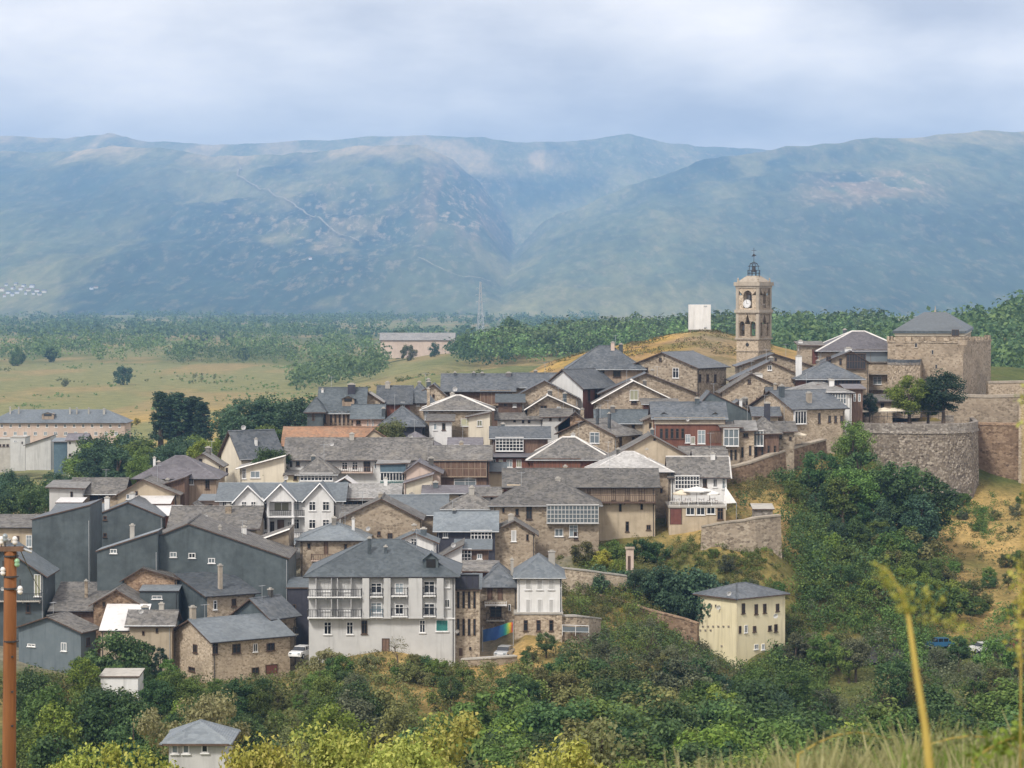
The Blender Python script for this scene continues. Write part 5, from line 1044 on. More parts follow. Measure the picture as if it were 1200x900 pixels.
def tower():
    d = 530; C = at(888.5, 455, d); th = math.radians(58); c, s = math.cos(th), math.sin(th)
    kR, kL = ray(903, 450)[0], ray(863, 450)[0]; w = (kR*d-C.x)/(c-kR*s); dp = (C.x-kL*d)/(s+kL*c)
    o = empty('church_tower', C, th, 'stone church bell tower with a white clock and an iron bell cage on top', 'church tower')
    FOOT.append((C.x, d, c, s, w, dp))
    Z = lambda py: at(888, py, d).z-C.z
    MB().box(0, 0, -4, w, dp, Z(398)).build('shaft', M['stonel'], o)
    for nm, py0, py1, e in (('string_course', 412, 410.5, .2), ('cornice', 398, 396, .3), ('cornice', 366.5, 363, .35), ('cornice', 335, 330.5, .45), ('cornice', 337.5, 335, .2), ('string_course', 368, 366.5, .15)):
        MB().box(-e, -e, Z(py0), w+e, dp+e, Z(py1)).build(nm, M['pale'] if nm == 'cornice' else M['stone'], o)
    MB().tube([(-.12, dp*.5, Z(404)), (.1, dp*.5, Z(404))], .35, 12).build('round_window', M['glass'], o)
    T = .7
    def belfry(z0, z1, na, wa, sill, spr, nb, wb):
        for face, ln, n, wd in (('A', dp, na, wa), ('B', w, nb, wb), ('A2', dp, na, wa), ('B2', w, nb, wb)):
            cells = [(ln*i/n, ln*(i+1)/n, ln*(i+.5)/n, wd, sill, spr) for i in range(n)]
            if face[0] == 'B': cells = [(max(T, a), min(ln-T, b), cx, wd, si, sp_) for a, b, cx, wd, si, sp_ in cells]
            mb = arch_panel(cells, z0, z1, T)
            if face == 'A': mb.v = [(y, x, z) for x, y, z in mb.v]
            elif face == 'A2': mb.v = [(w-y, x, z) for x, y, z in mb.v]
            elif face == 'B2': mb.v = [(x, dp-y, z) for x, y, z in mb.v]
            mb.build('belfry_wall', M['stonel'], o)
        for x, y in ((-.12,-.12), (w-.5,-.12), (-.12,dp-.5), (w-.5,dp-.5)): MB().box(x, y, z0, x+.62, y+.62, z1-.02).build('pilaster', M['pale'], o)
    belfry(Z(396), Z(368), 2, 1.15, Z(394), Z(380), 2, .75)
    belfry(Z(363), Z(337.5), 1, 1.9, Z(361), Z(346), 1, 1.3)
    MB().box(.1, .1, Z(367.9), w-.1, dp-.1, Z(364)).build('belfry_floor', M['conc'], o)
    for (y, py, r) in ((dp*.25, 378, .5), (dp*.75, 380, .45), (dp*.5, 344, .7)):
        b = MB().lathe([(r,0), (r*.92,.15), (r*.6,.6), (r*.5,1.0), (r*.2,1.15)], (0.9, y, Z(py)-1.3), 12).build('bell', M['iron'], o, True)
        MB().box(.8, y-.7, Z(py)-.2, 1.0, y+.7, Z(py)).build('bell_yoke', M['wood'], b)
    # clock
    cf = MB(); yk, zk = dp*.52, Z(356); n = 20
    cf.add([(-.16, yk+.82*math.cos(2*PI*k/n), zk+.82*math.sin(2*PI*k/n)) for k in range(n)]+[(.3, yk+.82*math.cos(2*PI*k/n), zk+.82*math.sin(2*PI*k/n)) for k in range(n)], [tuple(range(n)), tuple(range(2*n-1, n-1, -1))]+[(k, (k+1) % n, n+(k+1) % n, n+k) for k in range(n)])
    ck = cf.build('clock', M['fwhite'], o)
    mb = MB(); mb.box(-.20, yk-.03, zk, -.17, yk+.03, zk+.6); mb.box(-.20, yk-.4, zk-.03, -.17, yk, zk+.03)
    for k in range(12):
        a = 2*PI*k/12; yy, zz = yk+.68*math.cos(a), zk+.68*math.sin(a); mb.box(-.18, yy-.04, zz-.04, -.165, yy+.04, zz+.04)
    mb.build('clock_hands', M['iron'], ck)
    # balustrades in the upper openings
    for f, ln in (('B', w), ('A', dp)):
        fb = FB(f); fb.bx(ln*.3, ln*.7, -.3, -.2, Z(357), Z(356))
        for i in range(6): q = ln*.3+ln*.4*i/5; fb.bx(q-.06, q+.06, -.3, -.2, Z(361), Z(357))
        if f == 'B': fb.build('balustrade', M['pale'], o)
    # cap
    zc = Z(330.5); a = .5
    MB().slab([(a-.4,a-.4,zc+.05), (w-a+.4,a-.4,zc+.05), (w-a+.4,dp-a+.4,zc+.05), (a-.4,dp-a+.4,zc+.05), (w*.3,dp*.3,Z(323)), (w*.7,dp*.3,Z(323)), (w*.7,dp*.7,Z(323)), (w*.3,dp*.7,Z(323))],
              [(0,1,5,4), (1,2,6,5), (2,3,7,6), (3,0,4,7), (4,5,6,7)], 0.1).build('cap', M['pale'], o)
    for x, y in ((.2,.2), (w-.2,.2), (.2,dp-.2), (w-.2,dp-.2)): MB().lathe([(.22,zc), (.22,zc+.25), (.12,zc+.35), (.2,zc+.55), (.03,zc+.9)], (x, y, 0), 8).build('pinnacle', M['pale'], o)
    cx, cy_ = w/2, dp/2; z0 = Z(323)
    cg = MB(); R = 1.25
    for k in range(8):
        t = 2*PI*k/8; p = Vector((cx+R*math.cos(t), cy_+R*math.sin(t), 0))
        cg.tube([p+Vector((0,0,z0-.3)), p+Vector((0,0,z0+1.1))], .05, 5)
    for zz in (z0+.5, z0+1.1):
        cg.tube([(cx+R*math.cos(2*PI*k/16), cy_+R*math.sin(2*PI*k/16), zz) for k in range(17)], .05, 5)
    cg.build('iron_balustrade', M['iron'], o)
    cg = MB()
    for k in range(4):
        t = PI/4+PI/2*k; q = Vector((math.cos(t), math.sin(t), 0)); cc = Vector((cx, cy_, 0))
        cg.tube([cc+q*.95+Vector((0,0,z0)), cc+q*.95+Vector((0,0,z0+1.9)), cc+q*.7+Vector((0,0,z0+2.4)), cc+Vector((0,0,z0+2.75))], .06, 5)
    for zz, r in ((z0+1.9, 1.15), (z0+2.35, .75)):
        cg.tube([(cx+r*math.cos(2*PI*k/16), cy_+r*math.sin(2*PI*k/16), zz) for k in range(17)], .06, 5)
    cg.tube([(cx,cy_,z0+2.7), (cx,cy_,Z(290))], .045, 5); cg.tube([(cx,cy_-.55,Z(293)), (cx,cy_+.55,Z(293))], .04, 5); cg.tube([(cx-.4,cy_,Z(300)), (cx+.4,cy_,Z(300))], .04, 5)
    cg.add([(cx-.03,cy_-.6,Z(299)), (cx-.03,cy_+.5,Z(300.5)), (cx-.03,cy_+.1,Z(297)), (cx+.03,cy_-.6,Z(299)), (cx+.03,cy_+.5,Z(300.5)), (cx+.03,cy_+.1,Z(297))], [(0,1,2), (5,4,3), (0,3,4,1), (1,4,5,2), (2,5,3,0)])
    cg.build('bell_cage', M['iron'], o)
    MB().lathe([(.55,z0+.75), (.5,z0+.9), (.33,z0+1.4), (.25,z0+1.75), (.08,z0+1.9)], (cx, cy_, 0), 12).build('clock_bell', M['iron'], o, True)
tower()
# church nave behind the gables
# ------------------------------------------------------------------ white tank on the knoll
def tank():
    d = 602; a = at(808, 380, d); b = at(833, 357, d); w = b.x-a.x; h = b.z-a.z; g0 = gz((a.x+b.x)/2, d+2)-a.z; h = b.z-a.z-g0-.2; o = empty('water_tank', (a.x, d, a.z+g0-.5), 0, 'white square tank standing alone on the dry knoll beside the church', 'tank')
    MB().box(0, 0, .7, w, 4.2, .7+h).build('body', M['fwhite'], o)
    for i in range(4):
        x0 = w*i/4; MB().box(x0+.04, -.05, .75, x0+w/4-.04, 0, .65+h).build('panel', M['white'], o)
    MB().box(-.1, -.15, .55, w+.1, 4.3, .7).build('base_beam', M['conc'], o)
    for x in (.3, w*.5, w-.3):
        for y in (.3, 3.8): MB().box(x-.15, y-.15, -1.5, x+.15, y+.15, .55).build('leg', M['conc'], o)
    for x, z in ((w*.75, h+.3), (w*.75, 1.1)): MB().box(x-.35, -.09, z-.15, x+.35, -.05, z+.15).build('fitting', M['steel'], o)
tank()
# ------------------------------------------------------------------ banner
def banner():
    m, t, b = newmat('rainbow_cloth'); tcn = N(t, 'ShaderNodeTexCoord'); sx = N(t, 'ShaderNodeSeparateXYZ'); LK(t, tcn.outputs['Object'], sx.inputs[0])
    nz = noise(t, tcn.outputs['Object'], 1.4, 4); ma = N(t, 'ShaderNodeMath', operation='MULTIPLY_ADD'); LK(t, nz, ma.inputs[0]); ma.inputs[1].default_value = 0.7; LK(t, sx.outputs[0], ma.inputs[2])
    mr = N(t, 'ShaderNodeMapRange'); LK(t, ma.outputs[0], mr.inputs[0]); mr.inputs[1].default_value = 0.3; mr.inputs[2].default_value = 4.4
    c = ramp(t, [(0.0, (0.03,0.09,0.24)), (0.52, (0.03,0.10,0.34)), (0.66, (0.03,0.20,0.42)), (0.76, (0.04,0.32,0.22)), (0.84, (0.25,0.42,0.08)), (0.89, (0.62,0.42,0.03)), (0.93, (0.6,0.16,0.03)), (1.0, (0.55,0.05,0.2))], mr.outputs[0])
    LK(t, c, b.inputs['Base Color']); b.inputs['Roughness'].default_value = .8
    d = 357; p0 = at(566, 750, d); o = empty('banner', p0, 0, 'rainbow-coloured wedge-shaped cloth banner stretched below the reddish-shuttered house', 'banner')
    top = tab([566,738,580,735,592,731,597,729.5,601,729]); bot = tab([566,752,580,750,590,745,597,742,601,741]); vs = []; fs = []; n = 16
    for i in range(n+1):
        px = 566+35*i/n
        for j in range(6):
            py = np.interp(px, *top)*(1-j/5)+np.interp(px, *bot)*j/5; q = at(px, py, d)-p0; vs.append((q.x, .18*math.sin(i*1.1+j*.7), q.z))
        if i:
            for j in range(5): a = (i-1)*6+j; fs.append((a, a+1, a+7, a+6))
    mb = MB(); nv = len(vs); mb.add(vs+[(x, y+.03, z) for x, y, z in vs], fs+[tuple(k+nv for k in reversed(f)) for f in fs]); mb.build('cloth', m, o, True)
    for px, pt in ((565.5,735), (601.5,726)):
        a = at(px, pt, d)-p0; MB().tube([(a.x, .1, a.z), (a.x, .1, gz(p0.x+a.x, d)-p0.z-.3)], .06, 6).build('pole', M['steel'], o)
banner()
# ------------------------------------------------------------------ cars
def car(px, py, d, yaw, paint, label):
    p = at(px, py, d); z = gz(p.x, p.y) if abs(gz(p.x, p.y)-p.z) < 1.2 else p.z
    o = empty('parked_car', (p.x, d, p.z), math.radians(yaw), label, 'car', 'parked cars')
    hw = .87
    mb = MB(); mb.prism([(-2.1,.32), (-2.15,.62), (-1.95,.88), (-1.05,.98), (1.75,.98), (2.1,.85), (2.1,.32)], -hw, hw, 0)
    mb.v = [(y, x, zz) for x, y, zz in mb.v]; mb.build('body', M[paint], o)
    g = MB(); g.prism([(-1.1,.97), (-.45,1.42), (1.15,1.44), (1.8,.97)], -hw+.1, hw-.1, 0); g.v = [(y, x, zz) for x, y, zz in g.v]; g.build('window', M['glass'], o)
    r = MB(); r.box(-.5, -hw+.14, 1.41, 1.2, hw-.14, 1.48)
    for x in (-.35, .42, 1.2):
        for sy in (-1, 1): r.box(x-.05, sy*(hw-.09)-.02, .97, x+.05, sy*(hw-.09)+.02, 1.43)
    r.build('cabin_roof', M[paint], o)
    for x in (-1.35, 1.3):
        for sy in (-1, 1):
            wh = MB().tube([(x, sy*hw-.1, .32), (x, sy*hw+.1, .32)], .32, 14).build('wheel', M['rubber'], o)
            MB().tube([(x, sy*hw-.12, .32), (x, sy*hw+.12, .32)], .19, 10).build('rim', M['steel'], wh)
    for sy in (-.6, .6):
        MB().box(-2.17, sy-.17, .66, -2.0, sy+.17, .8).build('headlight', M['glassl'], o); MB().box(1.98, sy-.15, .68, 2.12, sy+.15, .82).build('tail_light', M['cred'], o)
    MB().box(-2.19, -.5, .36, -2.1, .5, .5).build('number_plate', M['fwhite'], o)
car(353, 770, 351, 70, 'cwhite', 'white car squeezed into the alley beside the apartment block')
car(591, 770, 353.5, 75, 'cgrey', 'silver car parked on the stone wall below the banner')
# ------------------------------------------------------------------ pylon
def pylon():
    d = 2500; b = at(563, 376, d); zb = min(b.z, gz(b.x, d)); h = at(563, 330, d).z-zb; o = empty('electricity_pylon', (b.x, d, zb), .3, 'grey lattice electricity pylon rising in front of the blue mountain', 'pylon')
    def wid(t): return 3.6*(1-t)**1.3+.5
    lv = [0, .12, .24, .36, .47, .57, .66, .74, .82, .9, 1.0]
    for sx, sy in ((1,1), (1,-1), (-1,1), (-1,-1)):
        MB().tube([(sx*wid(t), sy*wid(t), h*t) for t in lv], .3, 5).build('leg', M['steel'], o)
    mb = MB()
    for i in range(len(lv)-1):
        a, c_ = lv[i], lv[i+1]
        for s_ in (1, -1):
            mb.tube([(-wid(a), s_*wid(a), h*a), (wid(c_), s_*wid(c_), h*c_)], .11, 4); mb.tube([(wid(a), s_*wid(a), h*a), (-wid(c_), s_*wid(c_), h*c_)], .11, 4)
            mb.tube([(s_*wid(a), -wid(a), h*a), (s_*wid(c_), wid(c_), h*c_)], .11, 4)
    mb.build('lattice', M['steel'], o)
    for t, l in ((.70, 4.2), (.80, 5.0), (.90, 3.8)):
        m2 = MB()
        for s_ in (1, -1): m2.tube([(s_*wid(t), 0, h*t), (s_*l, 0, h*t+.2)], .14, 4); m2.tube([(s_*wid(t), 0, h*t+1.4), (s_*l, 0, h*t+.2)], .1, 4); m2.tube([(s_*l, 0, h*t+.2), (s_*l, 0, h*t-1.1)], .1, 4)
        m2.build('crossarm', M['steel'], o)
pylon()
# ------------------------------------------------------------------ far village and hamlet houses
k = 0
for px, py in [(2,340),(7,334),(9,343),(14,338),(18,333),(20,343),(24,339),(27,335),(30,344),(33,340),(37,336),(39,344),(43,341),(47,345),(51,342),(5,347),(15,346),(108,338),(113,337),(364,303)]:
    p = on_mountain(px, py+1.5)
    if not p: continue
    w, dp, h = random.uniform(7, 12), random.uniform(8, 12), random.uniform(5, 8); o = empty('village_house', p, random.uniform(-.5, .5), 'tiny white or pinkish house of the far village at the foot of the mountain' if px < 60 else ('lone white house at the foot of the mountain' if px < 200 else 'tiny red-roofed house halfway up the mountain'), 'house', 'far village houses' if px < 60 else 'lone mountain houses')
    MB().box(-w/2, 0, -6, w/2, dp, h).build('wall', M[random.choice(['white', 'white', 'cream'])], o)
    MB().slab([(-w/2-.5,-.5,h-.2), (w/2+.5,-.5,h-.2), (w/2+.5,dp/2,h+2.6), (-w/2-.5,dp/2,h+2.6), (w/2+.5,dp+.5,h-.2), (-w/2-.5,dp+.5,h-.2)], [(0,1,2,3), (3,2,4,5)], .3).build('roof', M['tile' if px > 200 or k % 3 == 0 else 'purple'], o); k += 1
# ------------------------------------------------------------------ utility pole, close by
def upole():
    d = 52.0; b = at(9.5, 930, d); t = at(12.2, 642, d); o = empty('utility_pole', (b.x, d, gz(b.x, d)-.3), 0, 'orange-brown wooden utility pole with a crossarm and glass insulators', 'utility pole'); O = Vector(o.location)
    foot = Vector((b.x-(t.x-b.x)*.8, d, O.z)); pts = [foot.lerp(t, i/8)-O for i in range(9)]
    MB().tube(pts, [.155-.035*i/8 for i in range(9)], 14).build('pole', M['pole'], o, True)
    T = t-O
    MB().box(T.x-.9, -.12, T.z-.06, T.x+.26, .04, T.z+.03).build('crossarm', M['wood'], o)
    MB().tube([(T.x+.25, -.04, T.z-.02), (T.x+.42, -.04, T.z-.08)], .03, 6).build('bracket', M['steel'], o)
    def ins(px, py, m, up=1):
        q = at(px, py, d-.1)-O; x = MB().lathe([(.02,-.09), (.045,-.07), (.055,-.03), (.035,-.01), (.055,.01), (.045,.05), (.02,.075)], q, 10).build('insulator', m, o, True)
        MB().tube([q-Vector((0,0,.2*up)), q], .012, 5).build('pin', M['iron'], x); return q
    gg, t_, b_ = newmat('green_insulator_glass'); b_.inputs['Base Color'].default_value = (.25,.45,.28,1); b_.inputs['Roughness'].default_value = .15
    ins(17.5, 633, M['fwhite']); ins(1.5, 633, M['fwhite']); ins(6, 630, M['glassl']); ins(3.5, 669, M['fwhite'], -1)
    q = ins(20, 659, gg, -1); MB().tube([q, Vector((T.x+.05, -.05, q.z+.05))], .015, 5).build('arm', M['iron'], o)
    q = ins(23.5, 691, M['fwhite'], -1); MB().tube([q, Vector((T.x+.05, -.05, q.z))], .02, 5).build('arm', M['steel'], o)
    for py in (652, 676, 690, 752): q = at(12, py, d-.1)-O; MB().tube([(q.x, 0, q.z-.015), (q.x, 0, q.z+.015)], .15, 12).build('band', M['iron'], o)
    for py in (770, 811, 851): q = at(14, py, d-.15)-O; MB().tube([q, q+Vector((0,.1,0))], .022, 6).build('bolt', M['iron'], o)
    mb = MB(); a = at(24, 645, d-.05)-O
    # a service wire leaves the bracket towards the houses
    pts = []
    e_ = at(56, 690, 350)-O
    for i in range(30): s_ = i/29; p = a.lerp(e_, s_**1.0); p.z -= 2.2*4*s_*(1-s_)*.35; pts.append(p)
    mb.tube(pts, .012, 4); mb.build('wire', M['iron'], o)
upole()
# ------------------------------------------------------------------ parasols, tables
def parasol(p, r, h, label, mat, grp, open_=1.0):
    o = empty('parasol', p, random.random(), label, 'parasol', grp)
    MB().tube([(0,0,0), (0,0,h)], .035, 6).build('pole', M['fwood'], o); MB().lathe([(.3,0), (.28,.08), (.08,.12)], (0,0,0), 10).build('base', M['conc'], o)
    n = 8; vs = [(0,0,h+.02)]+[(r*math.cos(2*PI*k/n), r*math.sin(2*PI*k/n), h-.55) for k in range(n)]; fs = [(0, 1+k, 1+(k+1) % n) for k in range(n)]
    vs += [(x*1.0, y*1.0, h-.75) for x, y, z in vs[1:]]; fs += [(1+k, 1+n+k, 1+n+(k+1) % n, 1+(k+1) % n) for k in range(n)]
    nv = len(vs); vs += [(x*.985, y*.985, z-.03) for x, y, z in vs]; fs += [tuple(i+nv for i in reversed(f)) for f in fs]
    MB().add(vs, fs).build('canopy', M[mat], o); return o
def table(p, label, grp):
    o = empty('terrace_table', p, random.random(), label, 'table', grp); MB().tube([(0,0,.71), (0,0,.74)], .4, 12).build('tabletop', M['steel'], o); MB().tube([(0,0,0), (0,0,.71)], .03, 6).build('leg', M['iron'], o)
def chair(p, rz, label, grp):
    o = empty('terrace_chair', p, rz, label, 'chair', grp); MB().box(-.22,-.22,.42,.22,.22,.46).build('seat', M['redwood'], o); MB().box(-.22,.2,.46,.22,.24,.9).build('backrest', M['redwood'], o)
    for x in (-.19,.19):
        for y in (-.19,.19): MB().box(x-.02,y-.02,0,x+.02,y+.02,.42).build('leg', M['iron'], o)
zt_ter = ROOTS['terrace building with a red-brown garage door under white parasols'].location.z+(at(784,594,411).z-at(784,624,411).z)+.25
for px, lab, r in ((817, 'large white parasol in the middle of the garage terrace', 2.3), (799, 'small cream parasol beside the large white parasol', 1.4), (832, 'low white parasol near the white sail on the garage terrace', 1.6)):
    p = at(px, 600, 414); parasol((p.x, 415, zt_ter), r, 2.6 if r > 2 else 2.1, lab, 'canvasw' if r > 1.5 else 'canvas', 'parasols on the garage terrace')
for px, dd in ((793,413.5), (806,414), (822,413.4), (835,414.5)):
    p = at(px, 600, dd); table((p.x, dd, zt_ter), 'small round table on the garage terrace', 'tables on the garage terrace')
    for a in (0, PI): chair((p.x+.6*math.cos(a), dd+.1, zt_ter), a+PI/2, 'small chair at a table on the garage terrace', 'chairs on the garage terrace')
railing('railing', 'white railing along the edge of the garage terrace', [(785,595,411.2), (818,595,411.2), (850,595,411.2)], 1.0, 'fwhite')
# white sail
def sail():
    p0 = at(850, 570, 414); b, c_ = at(863, 589, 413)-p0, at(848, 590, 411.5)-p0; o = empty('shade_sail', p0, 0, 'pointed white shade sail at the corner of the garage terrace', 'shade sail')
    d_ = at(861, 588, 417)-p0; mb = MB(); V_ = [Vector((0,0,0)), c_, b, d_]; mb.slab(V_, [(0,1,2), (0,2,3)], .05); mb.build('cloth', M['canvasw'], o); MB().tube([(0,0,-4.5), (0,0,.15)], .06, 6).build('mast', M['steel'], o)
    MB().tube([b, b-Vector((0,0,2.6))], .05, 6).build('post', M['steel'], o)
sail()
zB = ztb+.1
for px, dd, r, lab in ((1005,482,2.2,'cream parasol at the end of the bastion terrace'), (1036,483,2.6,'wide cream parasol beside the terrace trees'), (1050,485,2.2,'cream parasol tucked under the light green terrace tree')):
    p = at(px, 480, dd); parasol((p.x, dd, zB), r, 3.4, lab, 'canvas', 'parasols on the bastion terrace')
for i, px in enumerate((1008,1022,1030,1040,1050,1058)):
    dd = 478.5+random.uniform(0, 2); p = at(px, 490, dd); table((p.x, dd, zB), 'small metal table on the bastion terrace', 'tables on the bastion terrace')
    for a in (0, PI): chair((p.x+.65*math.cos(a), dd, zB), a+PI/2, 'dark red chair at a table on the bastion terrace', 'chairs on the bastion terrace')
railing('railing', 'dark railing along the bastion parapet', [(1000,491,478.5), (1030,490,474.5), (1070,489.5,472.6), (1110,489.5,473)], 1.1, 'iron')
p = at(933, 528, 457); parasol((p.x, 457.5, at(933, 522, 457.5).z), 1.9, 2.4, 'small cream parasol on the street above the brown town wall', 'canvas', 'lone parasol')
for i, px in enumerate((928, 940)): q = at(px, 523, 456.5); table((q.x, 456.8, q.z), 'dark table under the small cream parasol', 'tables under the small cream parasol')
# stone pillar in the garden
p = at(738, 672, 392); o = empty('gate_pillar', p, 0, 'lone reddish stone pillar among the garden shrubs', 'pillar'); MB().box(-.55,-.4,-1,.55,.4,3.6).build('shaft', M['pink'], o); MB().box(-.7,-.55,3.6,.7,.55,3.85).build('cap', M['stone'], o)
MB().box(-.3,-.44,.4,.1,-.4,2.6).build('niche', M['fwood'], o)
# ------------------------------------------------------------------ cars on the road at the right
def road_car(px, d, yaw, paint, label):
    p = at(px, 500, d); z = gz(p.x, d)+.37; py = 450-F*math.tan(math.atan2(z, d)+PITCH); car(px, py, d, yaw, paint, label)
road_car(1151, 386, 15, 'cwhite', 'white car parked on the hidden road beside the dry slope')
road_car(1168, 387, 8, 'cdark', 'dark car parked behind the white car on the hidden road')
road_car(1192, 387.5, 10, 'cred', 'dark red car parked on the hidden road at the edge of the frame')
road_car(1100, 386, 12, 'cblue', 'blue car half hidden by the bushes on the hidden road')
# ------------------------------------------------------------------ trees
rng = np.random.default_rng(11)
def leaves(cent, outw, size, jit=0.5, aspect=0.62):
    n = len(cent); nrm = outw*0.7+rng.normal(size=(n, 3))*jit+np.array([0, 0, .35]); nrm /= np.linalg.norm(nrm, axis=1)[:, None]+1e-9
    a = np.cross(nrm, rng.normal(size=(n, 3))); a /= np.linalg.norm(a, axis=1)[:, None]+1e-9; b = np.cross(nrm, a)
    s = (size*rng.uniform(.6, 1.4, n))[:, None]/2
    V = np.stack([cent+a*s, cent+b*s*aspect+nrm*s*.15, cent-a*s, cent-b*s*aspect+nrm*s*.15], 1).reshape(-1, 3)
    return V, np.arange(4*n).reshape(-1, 4)
def crown_pts(kind, nclump, per, rc):
    C = []
    while len(C) < nclump:
        u = rng.normal(size=3); u /= np.linalg.norm(u); r = rng.uniform(.35, 1)**.6
        if kind == 'round': c = np.array([u[0]*.30*r, u[1]*.30*r, .60+u[2]*.33*r])
        elif kind == 'tall': c = np.array([u[0]*.21*r, u[1]*.21*r, .57+u[2]*.38*r])
        elif kind == 'dense': c = np.array([u[0]*.30*r, u[1]*.30*r, .55+u[2]*.38*r])
        elif kind == 'poplar': t = rng.uniform(0, 1); c = np.array([u[0]*.10*(1-t*.65), u[1]*.10*(1-t*.65), .1+.86*t])
        elif kind == 'bush': c = np.array([u[0]*.55*r, u[1]*.55*r, .46+u[2]*.42*r])
        elif kind == 'wide': c = np.array([u[0]*.46*r, u[1]*.46*r, .66+u[2]*.24*r])
        elif kind == 'cone': t = rng.uniform(0, 1)**.8; rr = .30*(1-t)**.75+.03; a = rng.uniform(0, 2*PI); c = np.array([rr*math.cos(a), rr*math.sin(a), .14+.82*t])
        elif kind == 'cedar': t = rng.choice([.28,.4,.52,.64,.76,.88])+rng.uniform(-.02, .02); rr = (.36*(1-t)**.6)*rng.uniform(.3, 1); a = rng.uniform(0, 2*PI); c = np.array([rr*math.cos(a), rr*math.sin(a), t])
        if c[2] < .06: continue
        C.append(c)
    C = np.array(C); rad = rc*rng.uniform(.6, 1.35, nclump)
    idx = np.repeat(np.arange(nclump), per); u = rng.normal(size=(len(idx), 3)); u /= np.linalg.norm(u, axis=1)[:, None]
    p = C[idx]+u*(rad[idx]*rng.uniform(.45, 1.05, len(idx)))[:, None]*np.array([1, 1, .8 if kind != 'cedar' else .35])
    return C, p, u
def tree_proto(kind, nclump, per, rc, leaf, trunk=True):
    C, p, u = crown_pts(kind, nclump, per, rc); V_, Q_ = leaves(p, u, leaf)
    zmin = 0.0; V_[:, 2] = np.maximum(V_[:, 2], 0.0)
    cm = np_mesh('crown', V_, Q_, [L['mid']])
    mb = MB(); th = .035 if kind != 'bush' else .02
    top = .8 if kind in ('round', 'tall', 'cone', 'cedar', 'poplar') else .5
    mb.tube([(0,0,-.08), (.004,.003,top*.3), (-.006,.005,top*.6), (.003,0,top)], [th, th*.75, th*.5, th*.15], 7)
    for c in C[rng.choice(len(C), min(7, len(C)), replace=False)]:
        z0 = min(c[2]*.6, top*.8); m_ = (np.array([0, 0, z0])+c)/2+np.array([0, 0, .02]); mb.tube([(0,0,z0), tuple(m_), tuple(c)], [th*.4, th*.28, th*.1], 5)
    tm = mb.mesh('trunk', M['bark']); return tm, cm
P = {'round': [tree_proto('round', 38, 190, .105, .032) for _ in range(3)], 'tall': [tree_proto('tall', 36, 180, .085, .031) for _ in range(2)],
     'dense': [tree_proto('dense', 60, 150, .11, .031) for _ in range(2)], 'poplar': [tree_proto('poplar', 90, 80, .05, .024) for _ in range(2)], 'bush': [tree_proto('bush', 30, 150, .16, .06) for _ in range(3)],
     'wide': [tree_proto('wide', 40, 190, .10, .026) for _ in range(2)], 'cone': [tree_proto('cone', 60, 60, .06, .034)], 'cedar': [tree_proto('cedar', 80, 60, .075, .034)],
     'near': [tree_proto('round', 60, 300, .085, .018) for _ in range(2)]+[tree_proto('tall', 60, 300, .07, .018)]}
def bare_proto():
    mb = MB()
    def br(p, dr, l, r, n):
        q = p+dr*l; mb.tube([p, (p+q)/2+Vector((random.uniform(-1,1),random.uniform(-1,1),0))*l*.06, q], [r, r*.8, r*.55], 5)
        if n:
            for _ in range(3): br(p.lerp(q, random.uniform(.5, 1)), (dr+Vector((random.uniform(-.8,.8), random.uniform(-.8,.8), random.uniform(-.1,.5)))).normalized(), l*.62, r*.5, n-1)
    br(Vector((0,0,-.05)), Vector((0,0,1)), .42, .022, 3); tm = mb.mesh('trunk', M['bark'])
    C, p, u = crown_pts('round', 30, 18, .10); V_, Q_ = leaves(p, u, .03); return tm, np_mesh('crown', V_, Q_, [L['brown']])
P['bare'] = [bare_proto() for _ in range(2)]
WIDE = {'near': 1.0}
def tree(x, y, z, h, kind, leafm, label, group=None, name=None, wf=1.0):
    tm, cm = random.choice(P[kind]); bushy = kind == 'bush'
    o = empty(name or ('shrub' if bushy else 'tree'), (x, y, z), random.uniform(0, 6.28), label, 'shrub' if bushy else 'tree', group)
    for nm, me in (('trunk', tm), ('crown', cm)):
        c = bpy.data.objects.new(nm, me); col.objects.link(c); c.parent = o; s_ = h*wf*random.uniform(.9, 1.12); c.scale = (s_, s_, h)
        if nm == 'crown': c.material_slots[0].link = 'OBJECT'; c.material_slots[0].material = L[leafm]
    return o
def tr(px, top, d, kind, leafm, label, hmin=1.5, hmax=22, wf=1.0, group=None, base=None, name=None):
    a = at(px, top, d); z = gz(a.x, d) if base is None else at(px, base, d).z
    return tree(a.x, d, z-.1, min(max(a.z-z, hmin), hmax), kind, leafm, label, group, name, wf)
def clear(x, y, m=1.5):
    for cx, cy_, c, s, w, dp in FOOT:
        lx, ly = (x-cx)*c+(y-cy_)*s, -(x-cx)*s+(y-cy_)*c
        if -m < lx < w+m and -m < ly < dp+m: return False
    return True
CL = []
